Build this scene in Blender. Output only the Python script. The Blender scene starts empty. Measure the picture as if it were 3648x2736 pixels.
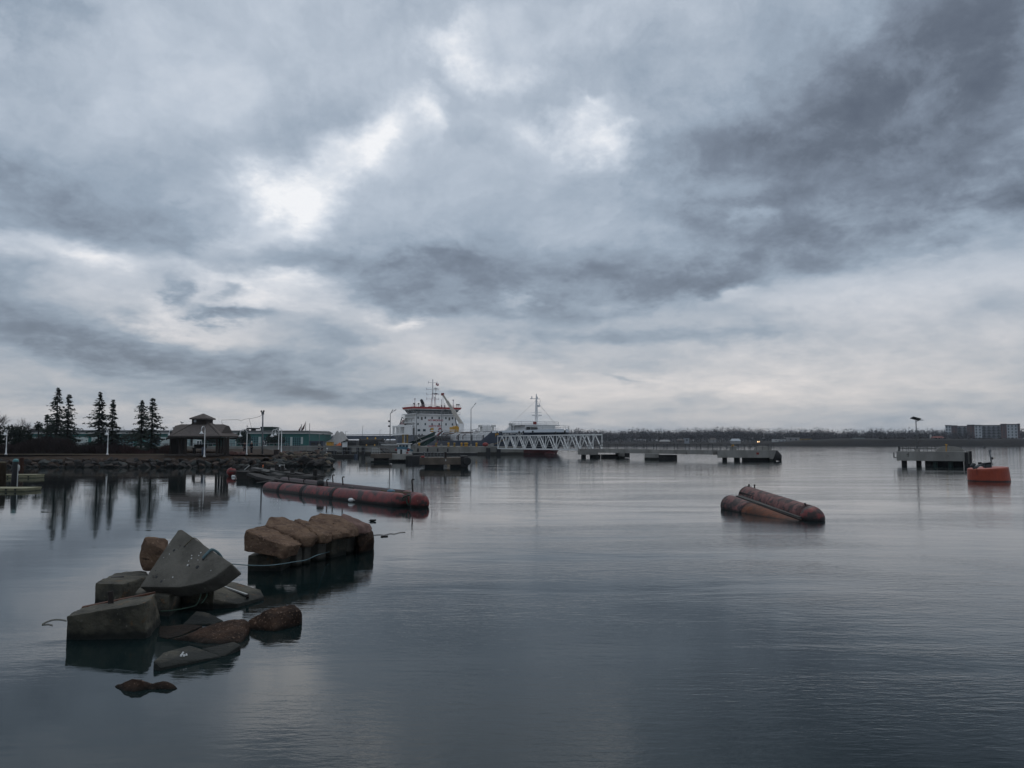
import bpy, bmesh, math, random
from mathutils import Vector, Matrix, noise
random.seed(7)
rad = math.radians
scene = bpy.context.scene
COL = scene.collection

# ---------------------------------------------------------------- camera
PW, PH, FPX = 3648.0, 2736.0, 2840.0          # photograph size and focal length in its pixels
CAMH, HORY = 3.0, 1575.0
PITCH = math.atan((HORY - PH / 2) / FPX)
cam_d = bpy.data.cameras.new('camera'); cam = bpy.data.objects.new('camera', cam_d); COL.objects.link(cam)
cam.location = (0, 0, CAMH); cam.rotation_euler = (math.pi / 2 + PITCH, 0, 0)
cam_d.sensor_width = 36; cam_d.lens = FPX / PW * 36; cam_d.clip_start = 0.1; cam_d.clip_end = 20000
scene.camera = cam

def ray(p):
    u = (p[0] - PW / 2) / FPX; w = (PH / 2 - p[1]) / FPX
    c, s = math.cos(PITCH), math.sin(PITCH)
    y = c - s * w; z = s + c * w
    return Vector((u / y, 1.0, z / y))
def P(p, d): return Vector((0, 0, CAMH)) + ray(p) * d                 # point at distance d
def W(p, z=0.0):                                                       # point on the level z
    r = ray(p); return Vector((0, 0, CAMH)) + r * ((z - CAMH) / r.z)
def ONP(p, p0, n):                                                     # point on a plane
    r = ray(p); o = Vector((0, 0, CAMH)); return o + r * ((p0 - o).dot(n) / r.dot(n))
def crop(x0, y0, s): return lambda x, y: (x0 + x * s, y0 + y * s)
A = crop(200, 1800, .42194); B = crop(820, 1800, .27125)
R1 = crop(0, 1340, .27125); R2 = crop(500, 1380, .31646); R3 = crop(1100, 1340, .27125)
R4 = crop(1400, 1340, .36166); R5 = crop(2000, 1480, .36166); R6 = crop(2700, 1460, .42857)
R7 = crop(780, 1640, .36166); R8 = crop(2540, 1700, .19892); V = crop(0, 0, 1.6492)

# ---------------------------------------------------------------- view, sun and sky
scene.view_settings.view_transform = 'Standard'; scene.view_settings.look = 'None'
scene.view_settings.exposure = 0.0; scene.view_settings.gamma = 1.0; scene.view_settings.use_curve_mapping = False
SUN_EL, SUN_AZ = 52.0, 8.0                     # behind the cloud ahead, a little right of the view
sd = bpy.data.lights.new('sun', 'SUN'); sd.energy = 0.5; sd.angle = rad(28); sd.color = (1.0, 0.95, 0.88)
sun = bpy.data.objects.new('sun', sd); COL.objects.link(sun)
sdir = Vector((math.sin(rad(SUN_AZ)) * math.cos(rad(SUN_EL)), math.cos(rad(SUN_AZ)) * math.cos(rad(SUN_EL)), math.sin(rad(SUN_EL))))
sun.rotation_euler = sdir.to_track_quat('Z', 'Y').to_euler(); sun.location = (0, 0, 300)

def build_world():
    w = bpy.data.worlds.new('World'); scene.world = w; w.use_nodes = True
    nt = w.node_tree; nt.nodes.clear(); N = nt.nodes.new; L = nt.links.new
    def plug(s, v):
        if isinstance(v, bpy.types.NodeSocket): L(v, s)
        else: s.default_value = v
    def m(op, a, b=None, c=None, clamp=False):
        n = N('ShaderNodeMath'); n.operation = op; n.use_clamp = clamp
        for i, v in enumerate((a, b, c)):
            if v is not None: plug(n.inputs[i], v)
        return n.outputs[0]
    def vm(op, a, b=None, c=None, out=0):
        n = N('ShaderNodeVectorMath'); n.operation = op
        for i, v in enumerate((a, b, c)):
            if v is not None: plug(n.inputs[i], v)
        return n.outputs[out]
    def ns(vec, scale, detail, rough, dist=0.0):
        n = N('ShaderNodeTexNoise'); n.inputs['Scale'].default_value = scale; n.inputs['Detail'].default_value = detail
        n.inputs['Roughness'].default_value = rough; n.inputs['Distortion'].default_value = dist
        L(vec, n.inputs['Vector']); return n
    def sstep(v, lo, hi, a=0.0, b=1.0):
        n = N('ShaderNodeMapRange'); n.interpolation_type = 'SMOOTHSTEP'
        plug(n.inputs[0], v)
        for i, x in enumerate((lo, hi, a, b)): n.inputs[1 + i].default_value = x
        return n.outputs[0]
    d = N('ShaderNodeTexCoord').outputs['Generated']
    sp = N('ShaderNodeSeparateXYZ'); L(d, sp.inputs[0]); dx, dy, dz = sp.outputs
    az = m('ABSOLUTE', dz)
    k = m('DIVIDE', 1.0, m('ADD', az, 0.13))
    cb = N('ShaderNodeCombineXYZ'); L(m('MULTIPLY', dx, k), cb.inputs[0]); L(m('MULTIPLY', dy, k), cb.inputs[1]); cb.inputs[2].default_value = 3.7
    q = cb.outputs[0]                                            # the cloud layer seen as a flat ceiling
    sc_ = N('ShaderNodeCombineXYZ'); L(dx, sc_.inputs[0]); L(dy, sc_.inputs[1]); L(m('MULTIPLY', m('LOGARITHM', m('ADD', az, 0.09), 2.71828), 0.62), sc_.inputs[2])
    st = sc_.outputs[0]                                          # flatter clouds lower down
    wn = ns(st, 5.0, 7.0, 0.60)
    wv = vm('SUBTRACT', wn.outputs['Color'], (0.5, 0.5, 0.5))
    lift = m('MULTIPLY_ADD', az, 1.3, 0.10)
    wc = N('ShaderNodeCombineXYZ'); wc.inputs[0].default_value = 0.30; wc.inputs[1].default_value = 0.1
    L(m('MULTIPLY', lift, 0.42), wc.inputs[2])
    dw = vm('NORMALIZE', vm('ADD', d, vm('MULTIPLY', wv, wc.outputs[0])))
    total = None
    for (x, y, rx, ry, rot, amp) in SKY:
        c = ray(V(x, y)).normalized(); r = c.cross(Vector((0, 0, 1))).normalized(); u = r.cross(c)
        a = rad(rot); r, u = r * math.cos(a) + u * math.sin(a), u * math.cos(a) - r * math.sin(a)
        R = Matrix((r, c, u)).transposed()
        mp = N('ShaderNodeMapping'); mp.vector_type = 'TEXTURE'; L(dw, mp.inputs['Vector'])
        mp.inputs['Location'].default_value = c; mp.inputs['Rotation'].default_value = R.to_euler('XYZ')
        s = 1.6492 / FPX
        mp.inputs['Scale'].default_value = (rx * s, 0.7, ry * s)
        g = m('POWER', 0.3679, vm('DOT_PRODUCT', mp.outputs[0], mp.outputs[0], out=1))
        total = m('MULTIPLY_ADD', g, amp, total if total is not None else 0.0)
    n1 = ns(q, 0.85, 10.0, 0.60, 0.3).outputs['Fac']
    n3 = ns(st, 11.0, 8.0, 0.62, 0.2).outputs['Fac']
    total = m('MULTIPLY', total, sstep(n3, 0.30, 0.68, 0.60, 1.50))   # ragged, broken masses
    total = m('ADD', total, SKY_BASE)
    n2 = ns(st, 7.5, 8.0, 0.58, 0.35).outputs['Fac']
    b = m('ADD', total, m('MULTIPLY', m('SUBTRACT', n1, 0.5), 0.44))
    b = m('ADD', b, m('MULTIPLY', m('SUBTRACT', n2, 0.5), 0.46))
    b = m('MULTIPLY', b, sstep(dz, 0.50, 0.95, 1.0, 0.95))       # thicker cloud overhead
    n4 = ns(dw, 26.0, 5.0, 0.6).outputs['Fac']
    b = m('ADD', b, m('MULTIPLY', m('SUBTRACT', n4, 0.5), 0.24))
    bk = sstep(az, 0.05, 0.55, 0.55, 1.25)                       # unseen sky behind camera: dimmed low, raised higher, to shape light on faces
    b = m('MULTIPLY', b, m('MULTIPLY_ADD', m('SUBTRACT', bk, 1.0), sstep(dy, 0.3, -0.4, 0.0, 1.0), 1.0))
    rp = N('ShaderNodeValToRGB'); cr = rp.color_ramp; L(m('MULTIPLY_ADD', b, 1 / 1.7, .3 / 1.7), rp.inputs[0])
    stops = SKY_RAMP
    while len(cr.elements) < len(stops): cr.elements.new(0.5)
    for e, (t, col) in zip(cr.elements, stops): e.position = t; e.color = (*col, 1)
    hz = m('MULTIPLY', sstep(az, 0.03, 0.27, 1.0, 0.0), sstep(b, 0.35, 0.78, 0.15, 1.0))   # warm light low down, only where the cloud is thin
    mx = N('ShaderNodeMix'); mx.data_type = 'RGBA'; mx.blend_type = 'MULTIPLY'
    L(hz, mx.inputs[0]); L(rp.outputs[0], mx.inputs[6]); mx.inputs[7].default_value = (1.15, 1.005, 0.895, 1)
    sc = vm('SCALE', mx.outputs[2]); sc.node.inputs['Scale'].default_value = 10.0
    sky = N('ShaderNodeTexSky'); sky.sky_type = 'NISHITA'; sky.sun_disc = False
    sky.sun_elevation = rad(SUN_EL); sky.sun_rotation = rad(SUN_AZ); sky.air_density = 1.0
    mk = N('ShaderNodeMix'); mk.data_type = 'RGBA'; mk.inputs[0].default_value = 0.95
    L(sky.outputs[0], mk.inputs[6]); L(sc, mk.inputs[7])
    bg = N('ShaderNodeBackground'); bg.inputs['Strength'].default_value = 0.1; L(mk.outputs[2], bg.inputs[0])
    L(bg.outputs[0], N('ShaderNodeOutputWorld').inputs[0])
    w.cycles.sampling_method = 'MANUAL'; w.cycles.sample_map_resolution = 256
# cloud masses: centre, half-width, half-height, tilt, brighter or darker
SKY_BASE = 0.61
SKY_RAMP = [((b_ + .3) / 1.7, c_) for b_, c_ in ((-.3, (.088, .108, .145)), (0, (.122, .148, .190)), (.25, (.19, .230, .290)), (.5, (.312, .378, .462)), (.75, (.495, .558, .642)), (1.0, (.67, .718, .785)), (1.4, (.92, .93, .95)))]
SKY = [
 # the torn bright seam from lower left to upper centre
 (560, 450, 120, 55, 25, .46), (690, 370, 150, 66, 35, .54), (800, 310, 60, 50, 30, .30), (930, 262, 40, 48, 60, .50), (1000, 120, 36, 95, 85, .44), (1060, 75, 50, 40, 0, .18),
 (1180, 262, 60, 34, 0, .22), (1285, 262, 64, 52, -20, .50), (1270, 192, 22, 12, 0, .26),
 # soft lighter fields
 (960, 400, 250, 110, 0, .05), (330, 130, 240, 110, 0, .10), (1250, 30, 260, 50, 0, .12), (60, 190, 120, 120, 0, .06), (620, 120, 150, 90, 20, .06), (1600, 60, 260, 80, 0, .03),
 # dark left bank and corner
 (40, 25, 130, 60, -20, -.24), (170, 450, 280, 70, -6, -.26), (650, 215, 90, 90, 40, -.12), (480, 300, 120, 70, 20, -.05),
 # heavy mass at the upper right and its tail
 (2170, 110, 320, 190, 12, -.40), (1950, 225, 340, 110, 10, -.20), (1560, 325, 320, 60, 5, -.17), (1800, 100, 280, 110, 5, -.13), (1980, 330, 260, 34, 4, -.12), (1900, 350, 300, 45, 10, -.06),
 (2150, 420, 150, 50, 10, -.24), (1800, 480, 330, 55, 8, -.32), (1560, 440, 160, 36, 4, -.18), (1630, 440, 46, 16, 0, .24), (2060, 300, 200, 50, 6, .08),
 # long dark bars over the middle
 (960, 590, 260, 42, -3, -.30), (930, 650, 230, 34, -3, -.26), (1480, 605, 330, 34, 6, -.28), (1340, 560, 200, 30, 0, -.10), (1420, 735, 330, 20, -3, -.18), (860, 555, 180, 26, -5, -.10), (1100, 520, 260, 36, 0, -.02),
 # bright gaps low on the left
 (540, 630, 190, 40, -4, .52), (420, 690, 140, 24, -10, .40), (640, 620, 90, 30, 0, .24), (60, 545, 130, 34, -8, .34), (130, 575, 60, 20, 0, .22), (860, 690, 56, 14, 5, .34), (1150, 655, 60, 12, 8, .24),
 (350, 632, 44, 18, -25, -.40), (465, 632, 50, 14, -6, -.42), (470, 682, 56, 20, -10, -.46), (560, 700, 40, 16, 0, -.2),
 (1980, 640, 330, 60, 12, .16), (1620, 620, 80, 14, 10, .18), (1900, 760, 320, 40, 6, .10), (2170, 640, 60, 60, 0, -.10),
 # long grey shelf low on the left
 (180, 740, 330, 52, -6, -.18), (520, 800, 320, 44, -7, -.20), (760, 850, 240, 26, -6, -.20), (1010, 860, 110, 16, -4, -.26), (710, 750, 90, 30, -8, -.20), (60, 690, 180, 40, -12, -.14),
 (1500, 830, 750, 50, 0, .20), (1000, 780, 260, 26, -4, .14), (300, 890, 500, 26, 0, .10), (1310, 812, 36, 10, -20, -.20), (1260, 895, 50, 8, -4, -.14), (1900, 890, 500, 24, 0, -.04),
]
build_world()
# ---------------------------------------------------------------- helpers: materials
def mat(name, c1, c2=None, scale=2.0, rough=.8, bump=0.0, bscale=None, metal=0.0, wet=None, spots=None, contrast=.22, stretch=(1, 1, 1), spec=.4):
    m = bpy.data.materials.new(name); m.use_nodes = True
    nt = m.node_tree; N = nt.nodes.new; L = nt.links.new
    spec = .10 if (rough >= .9 and spec == .4) else spec
    bs = nt.nodes['Principled BSDF']; bs.inputs['Roughness'].default_value = rough; bs.inputs['Metallic'].default_value = metal
    bs.inputs['Specular IOR Level'].default_value = spec
    geo = N('ShaderNodeNewGeometry'); mp = N('ShaderNodeMapping'); mp.inputs['Scale'].default_value = stretch
    L(geo.outputs['Position'], mp.inputs['Vector']); pos = mp.outputs[0]
    def ns(sc, det=5, r=.6):
        n = N('ShaderNodeTexNoise'); n.inputs['Scale'].default_value = sc; n.inputs['Detail'].default_value = det
        n.inputs['Roughness'].default_value = r; L(pos, n.inputs['Vector']); return n.outputs['Fac']
    def rng(v, lo, hi):
        n = N('ShaderNodeMapRange'); n.interpolation_type = 'SMOOTHSTEP'; L(v, n.inputs[0])
        n.inputs[1].default_value = lo; n.inputs[2].default_value = hi; return n.outputs[0]
    def mix(f, a, b):
        n = N('ShaderNodeMix'); n.data_type = 'RGBA'
        L(f, n.inputs[0])
        for s, v in ((6, a), (7, b)):
            if isinstance(v, bpy.types.NodeSocket): L(v, n.inputs[s])
            else: n.inputs[s].default_value = (*v, 1)
        return n.outputs[2]
    if c2 is None: c2 = tuple(x * .72 for x in c1)
    n1 = ns(scale)
    col = mix(rng(n1, .5 - contrast, .5 + contrast), c1, c2)
    if spots:                                            # (colour, scale, threshold)
        for (sc_, s_, t_) in spots: col = mix(rng(ns(s_, 4, .65), t_, t_ + .06), col, sc_)
    if wet:                                              # (colour, height, ragged)
        sp = N('ShaderNodeSeparateXYZ'); L(geo.outputs['Position'], sp.inputs[0])
        ad = N('ShaderNodeMath'); ad.operation = 'MULTIPLY_ADD'; L(ns(5.0, 4), ad.inputs[0]); ad.inputs[1].default_value = wet[2]; L(sp.outputs[2], ad.inputs[2])
        col = mix(rng(ad.outputs[0], wet[1] + wet[2] * .5 + .06, wet[1] + wet[2] * .5 - .04), col, wet[0])
    L(col, bs.inputs['Base Color'])
    if bump:
        bp = N('ShaderNodeBump'); bp.inputs['Strength'].default_value = 1.0; bp.inputs['Distance'].default_value = bump
        L(ns(bscale or scale * 4, 6, .65), bp.inputs['Height']); L(bp.outputs[0], bs.inputs['Normal'])
    return m

# ---------------------------------------------------------------- helpers: meshes
class MB:
    def __init__(s): s.v = []; s.f = []
    def add(s, vs, fs):
        o = len(s.v); s.v += [Vector(x) for x in vs]; s.f += [tuple(i + o for i in f) for f in fs]; return s
    def box(s, x0, x1, y0, y1, z0, z1):
        return s.add([(x0, y0, z0), (x1, y0, z0), (x1, y1, z0), (x0, y1, z0), (x0, y0, z1), (x1, y0, z1), (x1, y1, z1), (x0, y1, z1)],
                     [(0, 3, 2, 1), (4, 5, 6, 7), (0, 1, 5, 4), (1, 2, 6, 5), (2, 3, 7, 6), (3, 0, 4, 7)])
    def cbox(s, c, sx, sy, sz, rz=0.0, M=None):
        R = M or Matrix.Rotation(rz, 3, 'Z'); c = Vector(c)
        vs = [c + R @ Vector((x * sx / 2, y * sy / 2, z * sz / 2)) for z in (-1, 1) for (x, y) in ((-1, -1), (1, -1), (1, 1), (-1, 1))]
        return s.add(vs, [(0, 3, 2, 1), (4, 5, 6, 7), (0, 1, 5, 4), (1, 2, 6, 5), (2, 3, 7, 6), (3, 0, 4, 7)])
    def beam(s, p, q, w, h=None):
        p = Vector(p); q = Vector(q); h = h or w; t = q - p; l = t.length; t.normalize()
        a = t.cross(Vector((0, 0, 1)))
        a = a.normalized() if a.length > 1e-4 else Vector((1, 0, 0))
        b = a.cross(t)
        return s.cbox((p + q) / 2, w, l, h, M=Matrix((a, t, b)).transposed())
    def tube(s, pts, r, n=8, cap=True):
        pts = [Vector(p) for p in pts]; rs = r if isinstance(r, (list, tuple)) else [r] * len(pts)
        o = len(s.v); prev = None
        for i, p in enumerate(pts):
            t = (pts[min(i + 1, len(pts) - 1)] - pts[max(i - 1, 0)]).normalized()
            a = prev if prev is not None else (Vector((0, 0, 1)) if abs(t.z) < .9 else Vector((1, 0, 0)))
            a = (a - t * a.dot(t)).normalized(); prev = a; b = t.cross(a)
            for j in range(n):
                th = 2 * math.pi * j / n; s.v.append(p + (a * math.cos(th) + b * math.sin(th)) * rs[i])
        for i in range(len(pts) - 1):
            for j in range(n):
                k = (j + 1) % n; s.f.append((o + i * n + j, o + i * n + k, o + (i + 1) * n + k, o + (i + 1) * n + j))
        if cap: s.f.append(tuple(o + j for j in reversed(range(n)))); e = o + (len(pts) - 1) * n; s.f.append(tuple(e + j for j in range(n)))
        return s
    def lathe(s, c, prof, n=12, M=None):
        c = Vector(c); M = M or Matrix.Identity(3); o = len(s.v)
        for (r, z) in prof:
            for j in range(n):
                th = 2 * math.pi * j / n; s.v.append(c + M @ Vector((r * math.cos(th), r * math.sin(th), z)))
        for i in range(len(prof) - 1):
            for j in range(n):
                k = (j + 1) % n; s.f.append((o + i * n + j, o + i * n + k, o + (i + 1) * n + k, o + (i + 1) * n + j))
        s.f.append(tuple(o + j for j in reversed(range(n)))); e = o + (len(prof) - 1) * n; s.f.append(tuple(e + j for j in range(n)))
        return s
    def ball(s, c, r, n=10, k=6):
        r = r if isinstance(r, (tuple, list)) else (r, r, r); c = Vector(c); o = len(s.v)
        s.v.append(c + Vector((0, 0, -r[2])))
        for i in range(1, k):
            ph = -math.pi / 2 + math.pi * i / k
            for j in range(n):
                th = 2 * math.pi * j / n
                s.v.append(c + Vector((r[0] * math.cos(ph) * math.cos(th), r[1] * math.cos(ph) * math.sin(th), r[2] * math.sin(ph))))
        s.v.append(c + Vector((0, 0, r[2]))); T = o + 1 + (k - 1) * n
        for j in range(n):
            q = (j + 1) % n
            s.f.append((o, o + 1 + q, o + 1 + j)); s.f.append((T, T - n + j, T - n + q))
            for i in range(k - 2):
                a = o + 1 + i * n; s.f.append((a + j, a + q, a + n + q, a + n + j))
        return s
    def prism(s, poly, z0, z1):
        n = len(poly); o = len(s.v)
        zs = z1 if isinstance(z1, (list, tuple)) else [z1] * n
        for (p) in poly: s.v.append(Vector((p[0], p[1], z0)))
        for p, z in zip(poly, zs): s.v.append(Vector((p[0], p[1], z)))
        s.f.append(tuple(o + i for i in reversed(range(n)))); s.f.append(tuple(o + n + i for i in range(n)))
        for i in range(n):
            j = (i + 1) % n; s.f.append((o + i, o + j, o + n + j, o + n + i))
        return s
    def mesh(s, name, m, off=Vector((0, 0, 0)), smooth=False):
        me = bpy.data.meshes.new(name); me.from_pydata([v - off for v in s.v], [], s.f); me.update()
        for mm in (m if isinstance(m, list) else [m]): me.materials.append(mm)
        if smooth: me.polygons.foreach_set('use_smooth', [True] * len(me.polygons))
        return me
    def build(s, name, m, parent=None, smooth=False, world=True, label=None):
        off = Vector((0, 0, 0))
        if parent is not None and world: off = root_off(parent)
        o = bpy.data.objects.new(name, s.mesh(name, m, off, smooth)); COL.objects.link(o)
        if parent is not None: o.parent = parent
        if label: o['label'] = label
        return o
    def single(s, name, m, label, cat, group=None, kind=None, smooth=False):
        xs = [v.x for v in s.v]; ys = [v.y for v in s.v]; zs = [v.z for v in s.v]
        off = Vector(((min(xs) + max(xs)) / 2, (min(ys) + max(ys)) / 2, min(zs)))
        o = bpy.data.objects.new(name, s.mesh(name, m, off, smooth)); COL.objects.link(o); o.location = off
        return tag(o, label, cat, group, kind)
def root_off(o):
    v = Vector((0, 0, 0))
    while o is not None: v += o.location; o = o.parent
    return v
def tag(o, label=None, cat=None, group=None, kind=None):
    for k, x in (('label', label), ('category', cat), ('group', group), ('kind', kind)):
        if x: o[k] = x
    return o
def thing(name, label, cat, loc=(0, 0, 0), group=None, rz=0.0):
    o = bpy.data.objects.new(name, None); COL.objects.link(o); o.location = loc; o.rotation_euler = (0, 0, rz)
    o.empty_display_size = .3
    return tag(o, label, cat, group)
def copy_tree(o, parent=None):
    c = o.copy(); COL.objects.link(c)
    if parent is not None: c.parent = parent
    for ch in [x for x in bpy.data.objects if x.parent == o]: copy_tree(ch, c)
    return c
def rock_bm(pts, bevel=.05, amp=.02, res=.1, freq=3.0, seed=0, segs=2):
    """A solid from its corner points: edges worn round, faces roughened."""
    bm = bmesh.new()
    for p in pts: bm.verts.new(p)
    r = bmesh.ops.convex_hull(bm, input=bm.verts[:])
    junk = [g for g in r['geom_interior'] + r['geom_unused'] if isinstance(g, bmesh.types.BMVert) and g.is_valid]
    if junk: bmesh.ops.delete(bm, geom=list(set(junk)), context='VERTS')
    bmesh.ops.dissolve_limit(bm, angle_limit=rad(7), verts=bm.verts[:], edges=bm.edges[:])
    if bevel: bmesh.ops.bevel(bm, geom=bm.edges[:], offset=bevel, segments=segs, profile=.6, affect='EDGES', clamp_overlap=True)
    bmesh.ops.triangulate(bm, faces=bm.faces[:])
    for _ in range(7):
        es = [e for e in bm.edges if e.calc_length() > res]
        if not es or len(bm.verts) > 9000: break
        bmesh.ops.subdivide_edges(bm, edges=es, cuts=1, use_grid_fill=False)
        bmesh.ops.triangulate(bm, faces=bm.faces[:])
    bmesh.ops.remove_doubles(bm, verts=bm.verts[:], dist=res * .08)
    bm.normal_update(); sv = Vector((seed * 7.3, seed * 3.1, seed * 1.7))
    for v in bm.verts:
        n = noise.fractal(v.co * freq + sv, .9, 2.1, 5)
        lo = noise.noise(v.co * freq * .35 + sv)
        v.co += v.normal * (n * amp + lo * amp * 1.4)
    bm.normal_update()
    return bm
def rock(name, pts, m, label, cat, group=None, parent=None, sharp=28, **k):
    bm = rock_bm(pts, **k); me = bpy.data.meshes.new(name)
    if parent is None:
        co = [v.co for v in bm.verts]
        off = Vector((sum(c.x for c in co) / len(co), sum(c.y for c in co) / len(co), min(c.z for c in co)))
    else: off = root_off(parent)
    bmesh.ops.translate(bm, vec=-off, verts=bm.verts[:])
    bm.to_mesh(me); bm.free(); me.materials.append(m)
    me.polygons.foreach_set('use_smooth', [True] * len(me.polygons))
    me.set_sharp_from_angle(angle=rad(sharp))
    o = bpy.data.objects.new(name, me); COL.objects.link(o)
    if parent is None: o.location = off; tag(o, label, cat, group)
    else: o.parent = parent
    return o
def spline(pts, n=8):
    pts = [Vector(p) for p in pts]; out = []
    for i in range(len(pts) - 1):
        p0, p1, p2, p3 = pts[max(i - 1, 0)], pts[i], pts[i + 1], pts[min(i + 2, len(pts) - 1)]
        for j in range(n):
            t = j / n
            out.append(.5 * ((2 * p1) + (p2 - p0) * t + (2 * p0 - 5 * p1 + 4 * p2 - p3) * t * t + (3 * p1 - p0 - 3 * p2 + p3) * t ** 3))
    out.append(pts[-1]); return out
def to_mesh(o):
    me = bpy.data.meshes.new_from_object(o); n = bpy.data.objects.new(o.name, me); nm = o.name; COL.objects.link(n)
    n.parent = o.parent; n.matrix_basis = o.matrix_basis.copy(); bpy.data.objects.remove(o); n.name = nm; return n
def lettering(body, m, parent, loc, size, M, name='lettering', sx=1.0):
    c = bpy.data.curves.new(name, 'FONT'); c.body = body; c.size = size; c.align_x = 'CENTER'; c.align_y = 'CENTER'; c.extrude = .004
    c.offset = size * .028
    c.materials.append(m); o = bpy.data.objects.new(name, c); COL.objects.link(o); o.parent = parent
    o.matrix_basis = Matrix.Translation(loc) @ M.to_4x4() @ Matrix.Diagonal((sx, 1, 1, 1)); return to_mesh(o)

# ---------------------------------------------------------------- materials
MT = {}
def defm(k, *a, **kw): MT[k] = mat(k, *a, **kw)
WETC = (.012, .014, .011)
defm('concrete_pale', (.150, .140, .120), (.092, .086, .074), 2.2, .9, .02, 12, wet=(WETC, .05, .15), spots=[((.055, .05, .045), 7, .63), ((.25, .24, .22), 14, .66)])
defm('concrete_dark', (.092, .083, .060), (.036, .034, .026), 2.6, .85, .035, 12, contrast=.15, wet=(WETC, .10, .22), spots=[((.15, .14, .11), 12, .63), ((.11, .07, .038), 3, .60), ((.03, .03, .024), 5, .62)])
defm('granite_brown', (.185, .120, .080), (.095, .060, .043), 3.0, .9, .05, 9, wet=((.02, .015, .012), .06, .2), spots=[((.27, .185, .13), 17, .60), ((.05, .034, .026), 10, .61)])
defm('granite_dark', (.064, .036, .023), (.019, .012, .009), 4.0, .82, .05, 10, wet=((.012, .010, .008), .03, .12), spots=[((.17, .11, .078), 26, .59)], spec=.15)
defm('granite_pink', (.20, .125, .105), (.12, .075, .062), 3, .9, .02, 30, spots=[((.06, .04, .035), 25, .62)])
defm('pier_concrete', (.31, .30, .275), (.20, .19, .175), .55, .92, .012, 9, stretch=(1, 1, .45), wet=((.025, .026, .022), .35, .5), spots=[((.12, .11, .10), 1.3, .62)])
defm('brown_concrete', (.145, .118, .095), (.085, .07, .058), .8, .92, .012, 9, stretch=(1, 1, .5), wet=(WETC, .25, .3))
defm('quay_concrete', (.26, .25, .225), (.165, .16, .145), .35, .95, .01, 5, stretch=(1, 1, .3), wet=((.045, .043, .038), .55, .4), spots=[((.12, .115, .10), .5, .62)])
defm('black', (.010, .010, .011), (.018, .018, .018), 3, .6)
defm('rubber', (.012, .012, .013), (.022, .021, .02), 2, .8, .01, 12)
defm('rope_blue', (.15, .22, .235), (.10, .155, .17), 30, .9, .002, 90)
defm('rope_green', (.045, .075, .055), (.03, .05, .04), 20, .9)
defm('rope_tan', (.15, .135, .09), (.08, .07, .045), 20, .9)
defm('rust', (.11, .04, .018), (.05, .02, .012), 8, .85, .01, 30)
defm('rust_dark', (.03, .018, .014), (.015, .012, .011), 8, .8)
defm('pontoon_red', (.20, .026, .023), (.075, .016, .015), 2.2, .55, .008, 14, wet=((.012, .009, .009), .13, .22), spots=[((.030, .014, .013), 1.9, .52), ((.26, .12, .095), 6, .64), ((.02, .013, .012), 7, .63)], stretch=(1, .7, 1))
defm('pontoon_dark', (.045, .018, .020), (.022, .012, .014), 2, .65, .01, 14, wet=((.010, .009, .009), .05, .2), spots=[((.12, .05, .04), 5, .64)])
defm('pontoon_faded', (.20, .078, .070), (.065, .032, .030), 2.4, .7, .012, 16, wet=((.014, .010, .009), .06, .2), spots=[((.035, .023, .023), 2.6, .50), ((.24, .15, .12), 7, .64)])
defm('pontoon_orange', (.15, .040, .012), (.06, .022, .012), 3, .8, .01, 14, wet=((.02, .012, .009), .02, .1))
defm('timber_dark', (.026, .022, .019), (.012, .011, .010), 3, .85, .02, 14, spots=[((.08, .075, .065), 6, .66)])
defm('timber_grey', (.085, .082, .075), (.05, .05, .048), 4, .85, .015, 14, stretch=(1, .25, 1), spots=[((.02, .02, .018), 3, .60)])
defm('buoy_red', (.23, .03, .025), (.15, .022, .02), 3, .5)
defm('buoy_orange', (.35, .056, .022), (.26, .040, .017), 2, .5, .003, 20, wet=((.03, .012, .009), .06, .10), spots=[((.33, .05, .02), 4, .62)])
defm('orange', (.55, .12, .03), None, 3, .5)
defm('white_paint', (.78, .78, .77), (.62, .62, .60), 2, .5)
defm('white_dull', (.55, .55, .53), (.42, .42, .40), 3, .7)
defm('cream', (.27, .25, .15), (.19, .18, .11), 1.5, .8, .01, 10, wet=((.05, .05, .03), .04, .06))
defm('pile_brown', (.045, .032, .018), (.022, .016, .010), 3, .9, .02, 10, stretch=(1, 1, .2))
defm('pile_rust', (.055, .026, .018), (.03, .016, .012), 3, .9, .02, 10, stretch=(1, 1, .2))
defm('shingle', (.14, .12, .11), (.085, .072, .067), 5, .95, .02, 8, spots=[((.16, .13, .115), 9, .62)], stretch=(1, 1, 2))
defm('gazebo_wood', (.045, .036, .030), (.026, .021, .018), 3, .9, .01, 12, stretch=(1, 1, .3))
defm('gazebo_trim', (.085, .072, .064), (.05, .042, .038), 3, .9)
defm('green_wall', (.022, .14, .125), (.018, .11, .10), .3, .7)
defm('green_roof', (.009, .015, .017), (.007, .012, .014), .3, .7)
defm('green_vent', (.010, .038, .026), (.007, .027, .02), .3, .7)
defm('pale_panel', (.48, .53, .51), (.40, .45, .44), .4, .8)
defm('teal_trim', (.10, .25, .25), (.07, .18, .19), .5, .6)
defm('glass', (.012, .028, .036), (.02, .045, .055), .5, .12, spec=.6)
defm('ship_blue', (.020, .034, .062), (.032, .046, .072), .25, .5, spots=[((.05, .035, .03), .8, .68)], stretch=(1, 1, .4))
defm('ship_red', (.13, .022, .022), (.075, .018, .018), .5, .6, wet=((.02, .012, .012), .1, .3))
defm('ship_white', (.80, .79, .78), (.70, .69, .68), .35, .5, spots=[((.36, .24, .18), 1.2, .70)], stretch=(1, 1, .35))
defm('ship_grey', (.70, .74, .78), (.62, .66, .70), .4, .5)
defm('ship_stripe_red', (.50, .06, .05), (.40, .05, .045), .5, .5)
defm('letter_red', (.42, .05, .07), None, 1, .6)
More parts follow.
